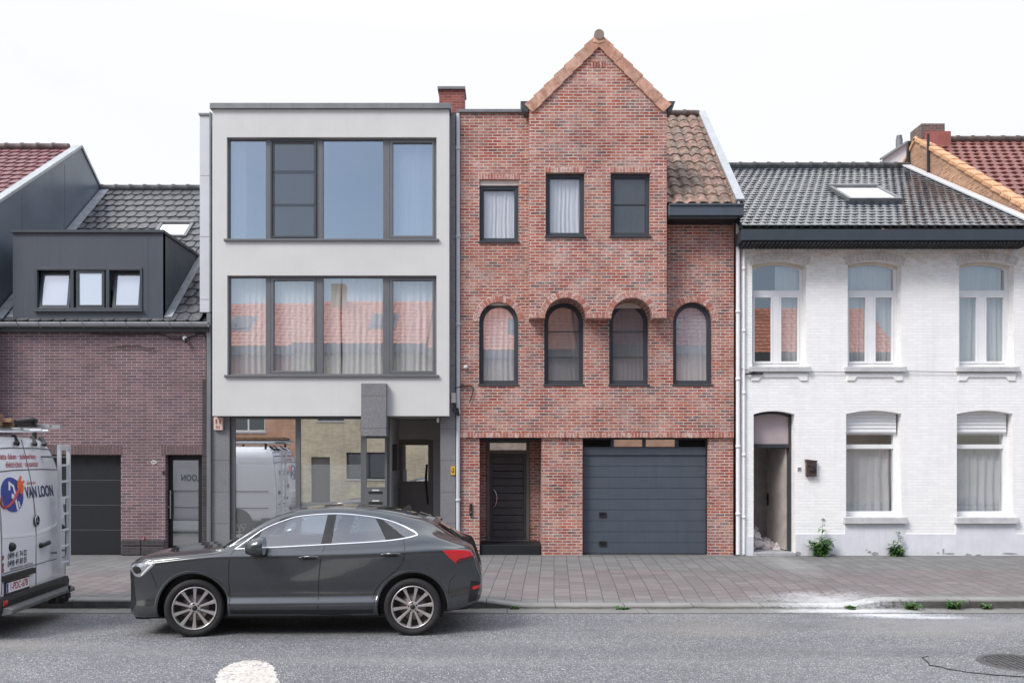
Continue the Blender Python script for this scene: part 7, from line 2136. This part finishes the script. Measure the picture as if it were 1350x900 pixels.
for i in range(11): mb.tube([vp(-.05 - i * .28, .05, 2.605), vp(-.05 - i * .28, .34, 2.605)], .014, 6)
mb.build('rung', M['zinc'], t)
t = thing('timber_stack', 'brown and dark planks stacked on the roof rack of the van', 'timber', vp(-1.7, -.4, 2.60))
M['timber'] = varcol('rough_timber', [(.30, .17, .10), (.42, .27, .17), (.36, .20, .12), (.20, .12, .09)], .8, .4, .3, 11)
mb = MB(); rnd = random.Random(6)
for lay in range(3):
    for k in range(4 - lay):
        u = -.80 + k * .19 + lay * .08; z = 2.61 + lay * .052; mb.bar(vp(-3.0, u + .085, z), vp(-.30 + rnd.uniform(-.05, .22), u + .085, z), .17, .048, (0, 0, 1), 0, rnd.random())
mb.build('planks', M['timber'], t, bevel=.004)
mb = MB(); mb.tube([vp(-.1, -.35, 2.64), vp(-.0, -.05, 2.68), vp(.0, .0, 2.66)], .03, 7); mb.bar(vp(-2.5, -.05, 2.625), vp(.02, -.05, 2.625), .06, .07); mb.build('strap', M['black_plastic'], t)
# ================================================================== SKY, SUN, CAMERA
SUN_EL, SUN_DIR = R(46), Vector((-.76, -.65, 0)).normalized()
w = bpy.data.worlds.new('World'); S.world = w; w.use_nodes = True
nt = w.node_tree; bgn = nt.nodes['Background']; bgn.inputs['Strength'].default_value = 0.142
sky = nt.nodes.new('ShaderNodeTexSky'); sky.sky_type = 'NISHITA'; sky.sun_disc = False
sky.sun_elevation = SUN_EL; sky.sun_rotation = math.atan2(SUN_DIR.x, SUN_DIR.y); sky.air_density = 1.0; sky.dust_density = 1.5; sky.ozone_density = 1.0
tc = nt.nodes.new('ShaderNodeTexCoord')
sp = nt.nodes.new('ShaderNodeSeparateXYZ'); nt.links.new(tc.outputs['Generated'], sp.inputs[0])
def wm(op, a, b=0.0, c=False):
    n = nt.nodes.new('ShaderNodeMath'); n.operation = op; n.use_clamp = c
    for k, x in enumerate((a, b)):
        if isinstance(x, bpy.types.NodeSocket): nt.links.new(x, n.inputs[k])
        else: n.inputs[k].default_value = x
    return n.outputs[0]
nz = nt.nodes.new('ShaderNodeTexNoise'); nz.inputs['Scale'].default_value = 2.2; nz.inputs['Detail'].default_value = 7; nz.inputs['Roughness'].default_value = .6
mp = nt.nodes.new('ShaderNodeMapping'); mp.inputs['Scale'].default_value = (1, 1, 2.4); nt.links.new(tc.outputs['Generated'], mp.inputs[0]); nt.links.new(mp.outputs[0], nz.inputs['Vector'])
# thin bright cloud over the terrace, thinning to blue on the other side of the street
veil = wm('ADD', wm('ADD', wm('MULTIPLY', sp.outputs[1], .55), .62), wm('MULTIPLY', wm('SUBTRACT', nz.outputs[0], .5), .7), True)
cloud = nt.nodes.new('ShaderNodeMix'); cloud.data_type = 'RGBA'
cloud.inputs[6].default_value = (6.62, 6.8, 7.05, 1); cloud.inputs[7].default_value = (7.15, 7.18, 7.22, 1)
nt.links.new(nz.outputs[0], cloud.inputs[0])
mx = nt.nodes.new('ShaderNodeMix'); mx.data_type = 'RGBA'; nt.links.new(veil, mx.inputs[0]); nt.links.new(sky.outputs[0], mx.inputs[6]); nt.links.new(cloud.outputs[2], mx.inputs[7])
up = wm('ADD', wm('MULTIPLY', wm('MAXIMUM', wm('SUBTRACT', sp.outputs[2], .42), 0.0), 2.6), 1.0)
vm = nt.nodes.new('ShaderNodeVectorMath'); vm.operation = 'SCALE'; nt.links.new(mx.outputs[2], vm.inputs[0]); nt.links.new(up, vm.inputs['Scale'])
nt.links.new(vm.outputs[0], bgn.inputs['Color'])
sl = bpy.data.lights.new('sun', 'SUN'); sl.energy = 2.75; sl.angle = R(20); sl.color = (1.0, .965, .92)
so = bpy.data.objects.new('sun', sl); COL.objects.link(so)
d = Vector((SUN_DIR.x * math.cos(SUN_EL), SUN_DIR.y * math.cos(SUN_EL), math.sin(SUN_EL)))
so.rotation_euler = d.to_track_quat('Z', 'Y').to_euler(); so.location = d * 40
cam = bpy.data.cameras.new('camera'); co = bpy.data.objects.new('camera', cam); COL.objects.link(co)
co.location = (0, 0, H0); co.rotation_euler = (R(90), 0, 0)
cam.sensor_fit = 'HORIZONTAL'; cam.sensor_width = 36; cam.lens = 36 * F / 1350; cam.shift_x = 7 / 1350; cam.shift_y = 150 / 1350; cam.clip_end = 2000; cam.clip_start = .05
S.camera = co
S.view_settings.view_transform = 'Standard'; S.view_settings.look = 'None'; S.view_settings.exposure = 0; S.view_settings.gamma = 1
S.cycles.max_bounces = 8; S.cycles.transparent_max_bounces = 16; S.cycles.use_denoising = True
S.cycles.sample_clamp_indirect = 6
